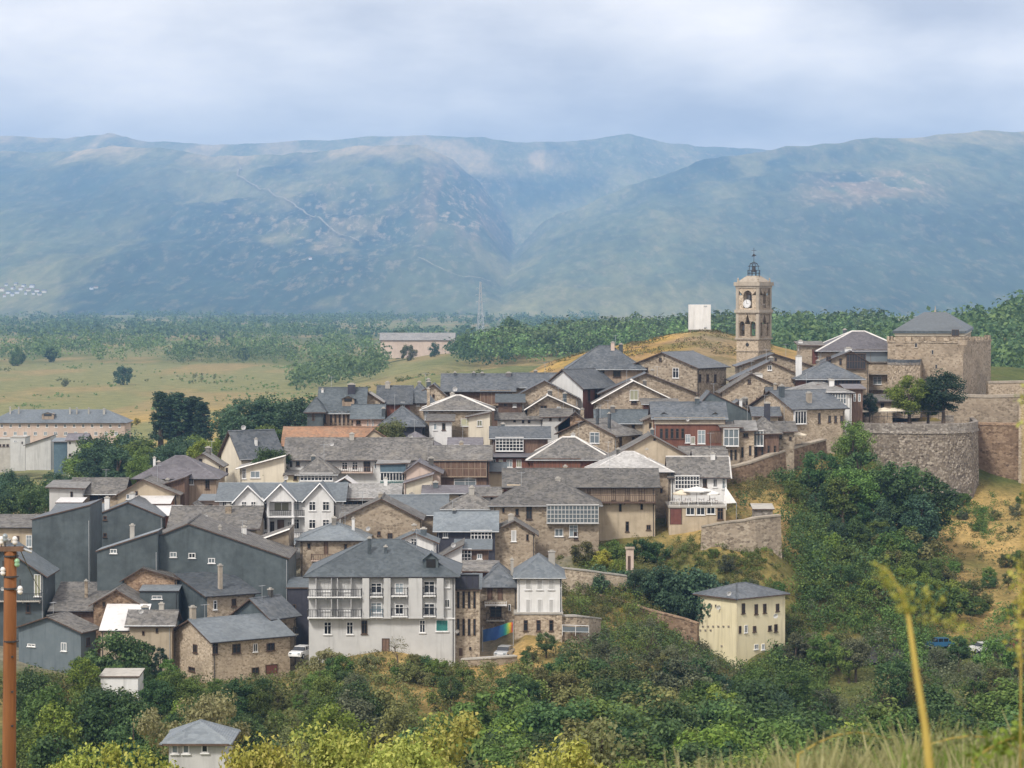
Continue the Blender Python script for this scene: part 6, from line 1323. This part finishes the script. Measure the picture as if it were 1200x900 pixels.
def cluster(n, px, tops, ds, kinds, mats, label, group, hmin=2, hmax=15, wf=1.0):
    k = 0; tries = 0
    while k < n and tries < n*30:
        tries += 1; d = random.uniform(*ds); q = random.uniform(*px); t = (d-ds[0])/max(ds[1]-ds[0], 1e-6)
        top = tops[1]+(tops[0]-tops[1])*min(max(t+random.uniform(-.35, .35), 0), 1); a = at(q, top, d); z = gz(a.x, d)
        h = a.z-z
        if h < hmin*.6 or not clear(a.x, d): continue
        m_ = random.choice(mats); kd = random.choice(kinds)
        lb = label.replace('#', {'dark':'dark green','blue':'bluish dark green','mid':'mid-green','bright':'bright green','olive':'olive green','grey':'grey-green','yellow':'yellow','ochre':'ochre','hazel':'pale green','brown':'half-bare brown','pine':'very dark green'}[m_]).replace('%', 'bush' if kd == 'bush' else 'tree')
        hh = min(max(h, hmin), hmax); t_o = tree(a.x, d, z-.15, hh, kd, m_, lb, group+' '+m_+' '+('bushes' if kd == 'bush' else 'trees'), None, wf); k += 1
        CL.append((t_o, q, 450-F*math.tan(math.atan2(z+hh*.6, d)+PITCH), hh, lb))
# single trees that can be told apart
for a in ((241,506,478,'round','bright','bright yellow-green tree beside the tall cream house',4,16,1.1), (1066,436,485,'dense','bright','light green round tree on the bastion terrace',4,16,1.35), (1106,431,486,'dense','pine','very dark dense conifer on the bastion terrace',4,16,1.35),
          (1019,458,481,'dense','pine','small dark conifer beside the cream terrace parasol',3,9,.9), (1088,445,490,'dense','mid','mid-green tree between the light tree and the dark conifer on the terrace',4,14,1.3),
          (560,505,None,'bush','olive','x',2,3,1)):
    if a[2] is None: continue
    px, top, d, kd, m_, lb, h0, h1, wf = a; base = 492 if px > 1000 else 565
    tr(px, top, d, kd, m_, lb, h0, h1, wf, base=base)
for i, (px, top, d) in enumerate(((188,456,700),(199,460,705),(209,458,702),(219,464,708),(229,462,704),(238,468,700))):
    tr(px, top, d, 'poplar', 'blue', ['leftmost poplar of the tight dark row', 'second dark poplar from the left in the row', 'third dark poplar from the left in the row', 'fourth dark poplar from the left in the row', 'fifth dark poplar from the left in the row', 'rightmost, lowest poplar of the dark row'][i], 8, 26, 1.9, 'row of dark poplars', base=520)
for px, top, d, lb in ((285,462,600,'broad dark tree nearest the poplars'), (312,459,605,'tallest broad dark tree behind the orange roof'), (338,462,600,'broad dark tree behind the tall cream house'), (356,461,595,'dark tree beside the turret-like slate annexe'), (270,474,590,'low dark tree beside the tawny field patch')):
    tr(px, top, d, 'dense', 'blue', lb, 6, 24, 1.25, base=535)
for px, top, d, m_, lb in ((316,494,485,'mid','small green tree above the blue slate roof'), (330,500,480,'dark','dark tree wedged beside the orange roof'), (318,520,441,'dark','dark tree behind the low cream house'), (336,527,446,'dark','dark bush-like tree between the cream houses and the long white house'), (456,487,456,'olive','olive tree between the tan gable and the hip roof')):
    tr(px, top, d, 'round', m_, lb, 3, 14, 1.1)
for px, top, d, kd, m_, lb in ((137,737,346,'bush','dark','dark round shrub beside the sheet-roofed building'), (153,742,345,'bush','dark','dark shrub against the grey-brown house'), (188,757,344,'cone','pine','small dark conifer beside the rubble stone house'), (167,762,345,'bush','mid','yellowish green shrub below the grey-brown house'),
      (466,742,341,'bare','brown','half-bare climbing tree against the apartment wall'), (385,755,341,'bush','hazel','pale flowering shrub at the foot of the apartment block'), (640,736,350,'round','dark','dense dark green tree below the white shuttered house'), (620,755,349,'bush','olive','olive shrub under the banner'),
      (1048,556,452,'round','dark','dark tree leaning against the bastion'), (1000,488,458,'dense','mid','tall green tree rising beside the bastion corner'), (705,640,396,'bush','ochre','yellow-green shrub at the top of the garden'), (686,632,397,'bush','olive','olive shrub near the stone steps'), (718,628,399,'bush','mid','green shrub beside the timber balcony house'), (752,626,400,'bush','dark','dark green shrub beside the stone pillar'), (770,630,400,'bush','dark','dark shrub below the pale path'), (725,652,393,'bush','bright','bright yellow shrub in front of the stone pillar'),
      (985,700,400,'bush','bright','vivid yellow-green shrub below the dark slope trees'), (880,575,436,'bush','dark','dark shrub at the foot of the town wall'), (905,578,438,'bush','mid','green shrub beside the outhouse'), (850,648,398,'bush','grey','pale grey-green shrub on the tawny bank'), (835,640,400,'bush','mid','green shrub above the tawny bank')):
    tr(px, top, d, kd, m_, lb, 1.5, 20 if px == 1000 else 12, 1.0, base=(600 if px in (880, 905) else None))
# the long hedge of dark shrubs
for i, px in enumerate(np.linspace(682, 826, 15)):
    d = 389+random.uniform(-1.5, 1.5); a = at(px, 664+random.uniform(-3, 5), d); z = gz(a.x, d); b = at(px, 700, d).z
    tree(a.x, d, min(z, b)-.1, a.z-min(z, b)+.3, 'bush', 'blue', ['leftmost', 'second', 'third', 'fourth', 'fifth', 'sixth', 'seventh', 'eighth', 'ninth', 'tenth', 'eleventh', 'twelfth', 'thirteenth', 'fourteenth', 'rightmost'][i]+' bluish shrub of the long hedge on the garden slope, counted from the left', 'hedge of bluish dark shrubs', None, .9)
# masses, from the front of the valley upward
cluster(26, (18,215), (765,860), (262,338), ['round','tall','dense'], ['dark','mid','dark','bright','mid'], '# % on the slope below the dark slate houses', 'slope below the slate houses', 3, 13)
cluster(24, (200,360), (790,862), (258,334), ['dense','tall','round'], ['dark','mid','dark','olive'], '# % in the wood below the rubble stone house', 'wood below the rubble house', 3, 13)
cluster(20, (352,565), (762,790), (333,341), ['bush','bush','round'], ['olive','mid','hazel','grey','dark'], '# % on the bank at the foot of the apartment block', 'bank below the apartment block', 1.5, 5)
cluster(34, (350,640), (785,860), (255,328), ['round','dense','bush'], ['olive','dark','mid','mid','grey','bright'], '# % in the valley wood below the apartment block', 'valley wood below the apartment block', 3, 12)
cluster(26, (590,740), (758,815), (300,347), ['round','bush','tall'], ['dark','olive','mid','dark'], '# % on the slope below the banner', 'slope below the banner', 2.5, 11)
cluster(22, (705,825), (722,800), (335,378), ['round','bush','bare','bush'], ['grey','olive','dark','grey'], '# % on the slope beside the yellow house', 'slope beside the yellow house', 2, 7)
cluster(20, (800,935), (772,830), (318,366), ['round','tall','round'], ['dark','blue','mid'], '# % in front of the yellow house', 'trees before the yellow house', 3, 11)
cluster(84, (640,1235), (785,880), (225,318), ['dense','round','dense','tall'], ['dark','mid','bright','mid','dark','olive','mid'], '# % in the broad wood along the valley floor', 'wood along the valley floor', 4, 14, 1.15)
cluster(26, (925,1092), (520,640), (424,446), ['round','tall','round'], ['dark','blue','dark','mid'], '# % on the steep bank below the bastion', 'steep bank below the bastion', 5, 15, 1.1)
cluster(34, (915,1110), (620,700), (398,424), ['round','round','bush'], ['mid','dark','mid','bright','olive'], '# % halfway down the bank below the bastion', 'halfway down the bank', 3, 9, 1.1)
cluster(26, (1085,1235), (645,720), (404,438), ['round','bush','bush'], ['mid','dark','olive','mid'], '# % below the tawny slope', 'below the tawny slope', 2.5, 8)
cluster(30, (930,1235), (735,800), (338,380), ['round','bush','bare','tall'], ['grey','olive','dark','grey','mid'], '# % in the thin wood below the hidden road', 'thin wood below the road', 3, 9)
cluster(10, (690,930), (655,690), (388,402), ['bush'], ['olive','grey','mid'], '# % scattered on the garden slope', 'scattered on the garden slope', .8, 2.2)
cluster(8, (1100,1225), (560,640), (450,476), ['bush'], ['olive','mid','grey'], '# % dotted on the tawny slope beside the bastion', 'dotted on the tawny slope', .8, 2.5)
cluster(30, (88,240), (503,532), (500,640), ['dense','dense','tall'], ['blue','mid','blue'], '# % in the belt behind the cottages', 'belt behind the cottages', 5, 20, 1.2)
cluster(16, (-40,84), (546,585), (425,490), ['dense','dense'], ['blue','dark'], '# % at the edge of town beside the debris', 'edge of town', 5, 14, 1.1)
# every tree of a mass gets its own words: the landmark nearest to it, then its place among its like
LM = [(10,760,'the wooden pole'), (60,770,'the blue-grey gabled house'), (135,770,'the sheet-roofed building'), (178,770,'the grey-brown house'), (230,800,'the rubble stone house'), (300,800,'the rubble house front'), (352,775,'the white car in the alley'), (390,775,'the apartment block balconies'),
      (452,775,'the apartment block door'), (518,775,'the teal shutter'), (548,778,'the slit-windowed stone house'), (590,780,'the silver car'), (632,760,'the white shuttered house'), (675,750,'the glass terrace railing'), (730,720,'the dark garden wall'), (790,735,'the lower garden wall end'), (840,775,'the yellow house, blank side'), (890,780,'the yellow house, windowed side'),
      (735,680,'the long hedge'), (850,650,'the retaining wall'), (895,600,'the stone outhouse'), (965,520,'the near end of the town wall'), (1000,500,'the bastion corner'), (1060,590,'the foot of the bastion'), (1140,590,'the tawny slope'), (1190,600,'the shaded castle wall'), (1030,680,'the tip of the dry stalk'), (1070,780,'the middle of the dry stalk'), (1095,870,'the foot of the dry stalk'),
      (1100,750,'the blue car'), (1155,762,'the white car on the hidden road'), (1195,720,'the yellow flower spike'), (985,700,'the vivid yellow-green shrub'), (200,860,'the grey hut roof'), (392,850,'the full yellow-leaved tree'), (512,820,'the tallest yellow tree'), (655,840,'the lone yellow-green tree'), (990,870,'the bramble shoot'), (800,880,'the tall dry grass'), (880,890,'the middle of the dry grass'), (730,880,'the edge of the dry grass'),
      (100,540,'the white gabled house'), (210,530,'the purplish hip roof'), (160,520,'the long hotel'), (40,590,'the grey-walled shed'), (60,570,'the debris')]
grp_ = {}
for t_o, q, py, hh, lb in CL:
    lx_, ly_, nm_ = min(LM, key=lambda l: (l[0]-q)**2+((l[1]-py)*1.3)**2); dx_, dy_ = q-lx_, py-ly_
    rel = 'just below' if dy_ > 12 and dy_ > abs(dx_) else 'just above' if dy_ < -12 and -dy_ > abs(dx_) else 'left of' if dx_ < -9 else 'right of' if dx_ > 9 else 'right at'
    base = lb.split(' on the ')[0].split(' in the ')[0].split(' in front ')[0].split(' halfway ')[0].split(' below ')[0].split(' at the ')[0].split(' scattered ')[0].split(' dotted ')[0]
    grp_.setdefault((base, rel+' '+nm_), []).append((q, hh, t_o))
ORD = ['leftmost', 'second', 'third', 'fourth', 'fifth', 'sixth']
for (base, wh_), l_ in grp_.items():
    l_.sort(key=lambda v: v[0]); n_ = len(l_)
    for i, (q, hh, t_o) in enumerate(l_):
        if n_ == 1: t_o['label'] = base+' '+wh_
        elif n_ == 2 and abs(l_[0][1]-l_[1][1]) > .4: t_o['label'] = ('taller ' if hh == max(v[1] for v in l_) else 'shorter ')+base+' '+wh_
        elif n_ <= 6: t_o['label'] = (ORD[i] if i == 0 else ORD[i]+' from the left,')+' '+base+' '+wh_
        else: t_o['label'] = base+' in the clump '+wh_
        t_o['group'] = base+('es' if base.endswith('bush') else 's')+' in the masses of trees'
# near yellow-green leafy trees at the bottom of the picture
for px, top, d, kd, m_, lb in ((163,838,112,'near','yellow','yellow-leaved tree below the rubble stone house, beside the hut roof'), (226,796,236,'wide','hazel','flat-topped pale green tree above the grey hut roof'), (288,850,108,'near','yellow','yellow-leaved tree in front of the grey hut roof'), (95,872,116,'near','yellow','low yellowish tree nearest the wooden pole'),
      (392,836,112,'near','yellow','full yellow-leaved tree below the apartment block'), (444,874,106,'near','yellow','lowest yellow tree between two taller yellow trees'), (486,842,116,'near','yellow','deep yellow tree below the apartment block'), (512,806,128,'near','yellow','tallest yellow tree below the slit-windowed stone house'), (560,870,118,'near','olive','olive tree beside the tallest yellow tree'),
      (655,826,110,'near','yellow','yellow-green tree standing alone below the banner'), (698,842,114,'near','hazel','pale yellowish tree beside the lone yellow-green tree'), (620,872,118,'near','olive','low olive tree beside the lone yellow-green tree')):
    tr(px, top-(5 if kd == 'near' else 4), d, kd, m_, lb, 4, 17, .72 if kd == 'near' else .8)
# trees dotted over the fields
mid = [(145,424,1500,'blue','round tree alone in the middle of the pale field'), (20,405,1900,'dark','tree near the small pale-roofed barn'), (60,404,2000,'dark','dark tree behind the small barn'), (240,386,2860,'dark','dark tree standing above the hedge line'), (262,386,2860,'dark','second dark tree above the hedge line'), (285,404,2050,'blue','bluish tree at the end of the hedge line'), (465,380,1750,'dark','tall dark tree beside the farm building'), (508,400,1560,'blue','bush-like tree in front of the farm building'), (478,400,1580,'olive','olive tree in front of the farm building'), (600,366,1600,'dark','big dark tree beside the pylon'), (545,390,1560,'mid','mid-green tree at the end of the farm building'), (76,443,1470,'grey','small grey bush in the pale field'), (230,486,1010,'olive','olive tree by the tawny field'), (160,488,1000,'ochre','ochre tree beyond the hotel'), (150,490,985,'olive','olive tree at the end of the hotel')]
for px, top, d, m_, lb in mid: tr(px, top, d, 'bush', m_, lb, 3, 26, .75, base=450-F*math.tan(math.atan2(gz(at(px, 450, d).x, d), d)+PITCH))
# ------------------------------------------------------------------ far woods, each one mass
def wood(n, pxr, dr, hr, leafm, label, per=64, leaf=.12, dens=None, flat=None):
    px = rng.uniform(*pxr, n*3); d = np.exp(rng.uniform(math.log(dr[0]), math.log(dr[1]), n*3)); x = (px-600)/F*d
    if dens and dr[1] < 3500:          # clumps and hedges, not an even sprinkle
        m_ = max(6, n//14); k0 = rng.integers(0, m_, n*3); pc = rng.uniform(*pxr, m_); dc = np.exp(rng.uniform(math.log(dr[0]), math.log(dr[1]), m_)); wd = rng.uniform(6, 30, m_)
        px = pc[k0]+rng.normal(size=n*3)*wd[k0]; d = dc[k0]*(1+rng.normal(size=n*3)*.012); x = (px-600)/F*d
    elif dens: k_ = fbm(px/70, np.log(d)*14, 4, dens) > (.56 if d.max() < 3500 else .50); px, d, x = px[k_], d[k_], x[k_]
    px, d, x = px[:n], d[:n], x[:n]; n = len(px); z = zt(px, d); h = rng.uniform(*hr, n)*(1 if flat is None else 1)
    ncl = 7; cu = rng.normal(size=(n, ncl, 3)); cu /= np.linalg.norm(cu, axis=2)[..., None]; cc = cu*rng.uniform(.5, 1, (n, ncl, 1))*np.array([.42, .42, .34])+np.array([0, 0, .55])
    ci = rng.integers(0, ncl, (n, per)); u = rng.normal(size=(n, per, 3)); u /= np.linalg.norm(u, axis=2)[..., None]
    p = np.take_along_axis(cc, ci[..., None].repeat(3, 2), 1)+u*.2*np.array([1, 1, .85]); p = p*h[:, None, None]+np.stack([x, d, z], 1)[:, None]
    V_, Q_ = leaves(p.reshape(-1, 3), u.reshape(-1, 3), leaf*np.repeat(h, per), .35, .8)
    tag(link('woodland', np_mesh('woodland', V_, Q_, [L[leafm]])), label, 'woodland', None, 'stuff')
wood(1300, (560,1040), (1400,1980), (8,16), 'wmid', 'mixed green wood behind the dry knoll and the church')
wood(800, (560,1040), (1400,1980), (9,19), 'wdark', 'darker trees mixed through the wood behind the dry knoll')
wood(900, (905,1400), (900,1500), (9,17), 'wmid', 'green wooded hill behind the castle', flat=1)
wood(700, (880,1400), (900,1500), (9,19), 'wdark', 'darker trees mixed through the wooded hill behind the castle')
wood(320, (-160,470), (1900,2700), (6,18), 'wmid', 'patchy green copses beyond the pale fields', 60, .11, dens=5)
wood(400, (-160,520), (2000,3400), (8,22), 'wdark', 'dark copses across the far valley', 60, .11, dens=17)
wood(2600, (-260,700), (3000,6400), (8,16), 'wdark', 'hazy far woods on the valley floor before the mountains', 20, .26, dens=29)
wood(600, (-260,700), (3300,6400), (8,16), 'wmid', 'greener far woods scattered over the valley floor', 20, .26, dens=43)
wood(110, (345,455), (1330,1680), (9,15), 'wdark', 'dense dark copse in front of the farm building', 60)
wood(90, (528,606), (1400,1620), (7,12), 'wdark', 'dark copse to the side of the farm building', 60)
wood(130, (200,350), (1900,2300), (7,13), 'wdark', 'dark hedge line along the top of the pale fields', 46)
# ------------------------------------------------------------------ thickets that nobody could count
def thicket(n, pxr, dr, hr, leafm, label, per=150, leaf=.085, dens=None, thr=.47, topcap=None):
    px = rng.uniform(*pxr, n*4); d = rng.uniform(*dr, n*4); x = (px-600)/F*d
    if dens and dr[1] < 3500:          # clumps and hedges, not an even sprinkle
        m_ = max(6, n//14); k0 = rng.integers(0, m_, n*3); pc = rng.uniform(*pxr, m_); dc = np.exp(rng.uniform(math.log(dr[0]), math.log(dr[1]), m_)); wd = rng.uniform(6, 30, m_)
        px = pc[k0]+rng.normal(size=n*3)*wd[k0]; d = dc[k0]*(1+rng.normal(size=n*3)*.012); x = (px-600)/F*d
    elif dens: k_ = fbm(px/45, d/14, 4, dens) > thr; px, d, x = px[k_], d[k_], x[k_]
    keep = np.array([clear(a, b, .9) for a, b in zip(x, d)]); px, d, x = px[keep][:n], d[keep][:n], x[keep][:n]; n = len(px); z = zt(px, d)-.2; h = rng.uniform(*hr, n)
    if topcap:      # none so tall that it would hide the buildings behind
        lim = np.array([at(a, np.interp(a, *topcap), b).z for a, b in zip(px, d)]); h = np.minimum(h, lim-z); ok = h > .6; px, d, x, z, h = px[ok], d[ok], x[ok], z[ok], h[ok]; n = len(px)
    ncl = 9; cu = rng.normal(size=(n, ncl, 3)); cu /= np.linalg.norm(cu, axis=2)[..., None]; cc = cu*rng.uniform(.4, 1, (n, ncl, 1))*np.array([.5, .5, .36])+np.array([0, 0, .48])
    ci = rng.integers(0, ncl, (n, per)); u = rng.normal(size=(n, per, 3)); u /= np.linalg.norm(u, axis=2)[..., None]
    p = np.take_along_axis(cc, ci[..., None].repeat(3, 2), 1)+u*.19; p[..., 2] = np.maximum(p[..., 2], .02); p = p*h[:, None, None]+np.stack([x, d, z], 1)[:, None]
    V_, Q_ = leaves(p.reshape(-1, 3), u.reshape(-1, 3), np.clip(leaf*np.repeat(h, per), .17, .36 if dr[1] < 700 else .9), .45, .7)
    tag(link('thicket', np_mesh('thicket', V_, Q_, [L[leafm]])), label, 'thicket', None, 'stuff')
CAP = tab([0,786,60,780,110,790,160,790,200,784,345,784,355,766,420,768,530,770,600,772,640,768,660,752,720,728,760,726,815,742,850,765,925,765,940,700,1100,650,1240,650])
thicket(336, (925,1112), (398,452), (1.8,5), 'dark', 'dark thicket covering the bank below the bastion', dens=61, thr=.40)
thicket(256, (920,1112), (396,440), (1.5,4), 'mid', 'green thicket on the lower bank below the bastion')
thicket(210, (600,1250), (225,335), (3,8), 'mid', 'green undergrowth along the valley floor', 160, .085, topcap=CAP)
thicket(190, (560,1250), (225,345), (3,8), 'olive', 'olive undergrowth along the valley floor', 160, .085, topcap=CAP)
thicket(416, (335,660), (290,347), (1,3.2), 'olive', 'olive scrub on the bank below the apartment block', 160, .085, topcap=CAP)
thicket(208, (335,660), (270,344), (1,3.6), 'mid', 'green scrub on the bank below the apartment block', 160, .085, topcap=CAP)
thicket(304, (0,345), (255,345), (1.5,5), 'olive', 'olive scrub below the slate-clad houses', 160, .085, topcap=CAP)
thicket(208, (0,345), (262,345), (1.5,4.5), 'mid', 'green scrub below the slate-clad houses', 160, .085, topcap=CAP)
thicket(336, (655,945), (330,384), (1.2,3.6), 'grey', 'grey-green scrub around the yellow house', 160, .085, topcap=CAP)
thicket(240, (655,945), (325,380), (1.5,4.5), 'dark', 'dark scrub around the yellow house', 160, .085, topcap=CAP)
thicket(336, (935,1250), (330,425), (1.2,3.8), 'grey', 'grey-green scrub below the hidden road', 160, .085, dens=3, thr=.42, topcap=CAP)
thicket(336, (935,1250), (330,438), (1.5,4.2), 'mid', 'green scrub below the hidden road', 160, .085, dens=8, thr=.45, topcap=CAP)
thicket(192, (660,935), (384,408), (.6,1.6), 'olive', 'low scrub over the garden slope', 80, dens=11, thr=.5)
thicket(136, (660,935), (384,404), (.6,1.5), 'mid', 'low green scrub over the garden slope', 80, dens=14, thr=.5)
thicket(96, (1090,1250), (436,486), (.6,1.8), 'olive', 'low scrub dotted over the tawny slope', 80, dens=21, thr=.56)
thicket(700, (-120,660), (820,2000), (.5,2.0), 'wmid', 'low green shrubs dotted over the pale fields', 40, .3, dens=53, thr=.5)
thicket(260, (-120,660), (820,2000), (.6,2.8), 'olive', 'olive bushes dotted over the pale fields', 50, .25, dens=59, thr=.55)
thicket(190, (655,830), (362,388), (1.0,3.0), 'mid', 'green shrubs filling the terraces beside the white shuttered house', 160, .085, dens=67, thr=.42)
thicket(150, (655,830), (362,388), (1.0,2.6), 'olive', 'olive shrubs filling the terraces beside the white shuttered house', 160, .085, dens=71, thr=.44)
thicket(120, (880,975), (338,376), (1.5,4.5), 'mid', 'green thicket below the corner of the yellow house', 160, .085)
thicket(45, (935,1150), (386,412), (1.2,2.8), 'bright', 'vivid yellow-green shrubs speckling the slope above the hidden road', 160, .085, dens=73, thr=.46)
thicket(45, (640,760), (386,402), (.8,1.8), 'ochre', 'ochre shrubs dotted over the garden terraces', 160, .085, dens=79, thr=.46)
thicket(220, (925,1115), (382,402), (1.2,3.2), 'mid', 'green scrub above the hidden road', 160, .085, dens=41, thr=.44)
thicket(160, (925,1115), (382,402), (1.2,3), 'olive', 'olive scrub above the hidden road', 160, .085, dens=47, thr=.44)
thicket(140, (-60,95), (425,500), (3,7), 'dark', 'dark undergrowth at the edge of town', 160, .085)
thicket(60, (905,945), (374,386), (1.5,3.5), 'dark', 'dark scrub at the corner of the yellow house', 160, .085)
thicket(150, (690,900), (396,402), (.8,2.0), 'mid', 'green scrub growing along the retaining wall', 160, .085, dens=19, thr=.46)
thicket(110, (700,915), (392,401), (.8,2.2), 'olive', 'olive scrub growing along the retaining wall', 160, .085, dens=27, thr=.48)
thicket(160, (935,1160), (458,470), (.8,2.6), 'mid', 'scrub climbing the foot of the bastion', 160, .085, dens=31, thr=.45)
thicket(120, (850,965), (436,452), (.8,2.4), 'olive', 'scrub along the foot of the brown town wall', 160, .085, dens=37, thr=.42)
# ------------------------------------------------------------------ tufts on the slopes
def tufts(n, pxr, dr, hr, leafm, label, per=7):
    px = rng.uniform(*pxr, n); d = rng.uniform(*dr, n); k_ = fbm(px/30, d/9, 3, 77) > .45; px, d = px[k_], d[k_]; n = len(px); x = (px-600)/F*d; z = zt(px, d)
    keep = np.array([clear(a, b, .3) for a, b in zip(x, d)]); x, d, z = x[keep], d[keep], z[keep]; n = len(x); h = rng.uniform(*hr, n)
    u = rng.normal(size=(n, per, 3)); u[..., 2] = np.abs(u[..., 2]); u /= np.linalg.norm(u, axis=2)[..., None]; p = u*h[:, None, None]*np.array([.9, .9, .6])+np.stack([x, d, z], 1)[:, None]
    V_, Q_ = leaves(p.reshape(-1, 3), u.reshape(-1, 3), .55*np.repeat(h, per), .5, .5); tag(link('dry_grass', np_mesh('tufts', V_, Q_, [L[leafm]])), label, 'ground cover', None, 'stuff')
tufts(1800, (640,905), (565,640), (.3,.9), 'brown', 'dry tufts over the knoll')
tufts(900, (640,905), (565,640), (.3,.9), 'olive', 'olive tufts over the knoll')
tufts(5200, (640,1240), (340,470), (.25,.8), 'olive', 'low olive scrub over the garden slope and the bank')
tufts(3600, (60,700), (300,352), (.25,.8), 'brown', 'dry weeds along the bank below the front houses')
tufts(2600, (1000,1240), (380,480), (.2,.6), 'brown', 'dry weeds on the tawny slope')
# ------------------------------------------------------------------ the near bank: grass, bramble, dry stalk
M['straw'] = m_leaf('straw_blades', (0.17,0.185,0.07), (0.29,0.30,0.13), (0.42,0.41,0.21), .1)
def near_grass(n, pxr, dr, hr, mat, label):
    d = rng.uniform(*dr, n); px = rng.uniform(*pxr, n); x = (px-600)/F*d; z = zt(px, d); h = rng.uniform(*hr, n)*(.55+.9*fbm(px/22, d*2, 3, 15)); a = rng.uniform(0, 2*PI, n); w = rng.uniform(.004, .010, n)
    b = np.stack([x, d, z-.03], 1); s_ = np.stack([np.cos(a), np.sin(a), 0*a], 1)*w[:, None]; ln = rng.normal(size=(n, 3))*np.array([.22, .22, 0])*h[:, None]; up = np.stack([0*h, 0*h, h], 1)
    m_ = b+up*.55+ln*.35; t = b+up+ln
    V_ = np.stack([b-s_, b+s_, m_+s_*.7, m_-s_*.7, t+s_*.15, t-s_*.15], 1).reshape(-1, 3); i = np.arange(n)[:, None]*6
    Q_ = np.concatenate([i+np.array([0,1,2,3]), i+np.array([3,2,4,5])]); tag(link('grass', np_mesh('grass', V_, Q_, [mat])), label, 'grass', None, 'stuff')
near_grass(16000, (740,1260), (8.5,15), (.16,.36), M['straw'], 'dry straw-coloured grass on the near bank at the bottom of the frame')
near_grass(5000, (1050,1260), (8.5,13), (.13,.30), L['bright'], 'fresh green grass on the near bank')
def bramble(px0, py0, px1, py1, d, label, name, leafm, n, r0, ls, sag=0):
    a, b = at(px0, py0, d), at(px1, py1, d+.4); o = empty(name, (a.x, a.y, gz(a.x, a.y)), 0, label, 'plant'); O = Vector(o.location)
    pts = [Vector((a.x, a.y, O.z-.05))]+[a.lerp(b, t)+Vector((0, 0, sag*math.sin(PI*t))) for t in (0, .2, .4, .6, .8, 1)]; pts = [p-O for p in pts]
    MB().tube(pts, [r0*(1-.1*i) for i in range(len(pts))], 6).build('stem', M['straw_stem'], o, True)
    c = []; 
    for _ in range(n):
        t = random.uniform(1, len(pts)-1.01); i = int(t); p = pts[i].lerp(pts[i+1], t-i); c.append(p+Vector((random.gauss(0, ls), random.gauss(0, ls), random.gauss(0, ls*.8))))
    c = np.array([tuple(v) for v in c]); V_, Q_ = leaves(c, rng.normal(size=c.shape), ls, .8, .7); link('leaves', np_mesh('leaves', V_, Q_, [L[leafm]]), o)
M['straw_stem'] = m_plain('pale_stem', (0.36,0.27,0.06), (0.48,0.37,0.10), 8, .8, .05, bmp=0)
bramble(935, 884, 1046, 868, 9.0, 'arching bramble shoot with small leaves on the near bank', 'bramble', 'hazel', 60, .004, .018, .05)
bramble(1090, 872, 1200, 880, 9.2, 'leafy bramble shoot at the foot of the dry stalk', 'bramble', 'hazel', 130, .004, .02, .04)
bramble(1140, 890, 1230, 862, 8.2, 'bright fern-like shoot at the corner of the near bank', 'bramble', 'bright', 260, .004, .024, .03)
bramble(1196, 780, 1193, 655, 7.0, 'yellow flower spike cut by the edge of the frame', 'flower_spike', 'yellow', 150, .003, .016)
bramble(1199, 500, 1197, 455, 7.0, 'tip of a tall yellow plant at the edge of the frame beside the castle wall', 'flower_spike', 'yellow', 30, .002, .012)
def stalk():
    d = 5.2; Pp = [at(1090, 905, d), at(1084, 850, d), at(1074, 790, d), at(1065, 725, d), at(1056, 695, d+.02), at(1042, 670, d+.04), at(1026, 660, d+.05)]
    b = at(1091, 930, d); o = empty('dry_stalk', (b.x, d, gz(b.x, d)), 0, 'tall out-of-focus dry yellow stalk with a drooping tip, close to the camera', 'plant'); O = Vector(o.location)
    pts = [Vector((b.x, d, O.z-.05))-O]+[p-O for p in Pp]
    MB().tube(pts, [.0105, .009, .0072, .006, .0042, .0025, .0015, .001], 9).build('stem', M['straw_stem'], o, True)
    c = []
    for a_, e_, n, w in ((at(1028,662,d), at(1062,716,d), 150, .007), (at(1060,708,d), at(1130,738,d), 130, .012), (at(1055,690,d), at(1105,702,d), 90, .013)):
        for _ in range(n): t = random.random(); p = a_.lerp(e_, t)-O; c.append(p+Vector((random.gauss(0, w), random.gauss(0, w), random.gauss(0, w*.8))))
    c = np.array([tuple(v) for v in c]); V_, Q_ = leaves(c, rng.normal(size=c.shape), .010, .8, .5); tag(link('seed_head', np_mesh('seed_head', V_, Q_, [L['yellow']]), o), kind='stuff')
stalk()
# ------------------------------------------------------------------ haze
ZTOP = float(Zm.max())+25
hz = MB().box(-8500, -120, -95, 8500, 15720, ZTOP).build('haze', [])
hm, t, b = newmat('haze'); t.nodes.remove(b); pv = N(t, 'ShaderNodeVolumePrincipled'); pv.inputs['Color'].default_value = (0.315, 0.565, 1.0, 1); pv.inputs['Density'].default_value = HAZE; pv.inputs['Anisotropy'].default_value = 0.0
LK(t, pv.outputs[0], t.nodes['Material Output'].inputs['Volume']); hz.data.materials.append(hm); tag(hz, 'pale blue haze filling the valley', 'haze', None, 'stuff')
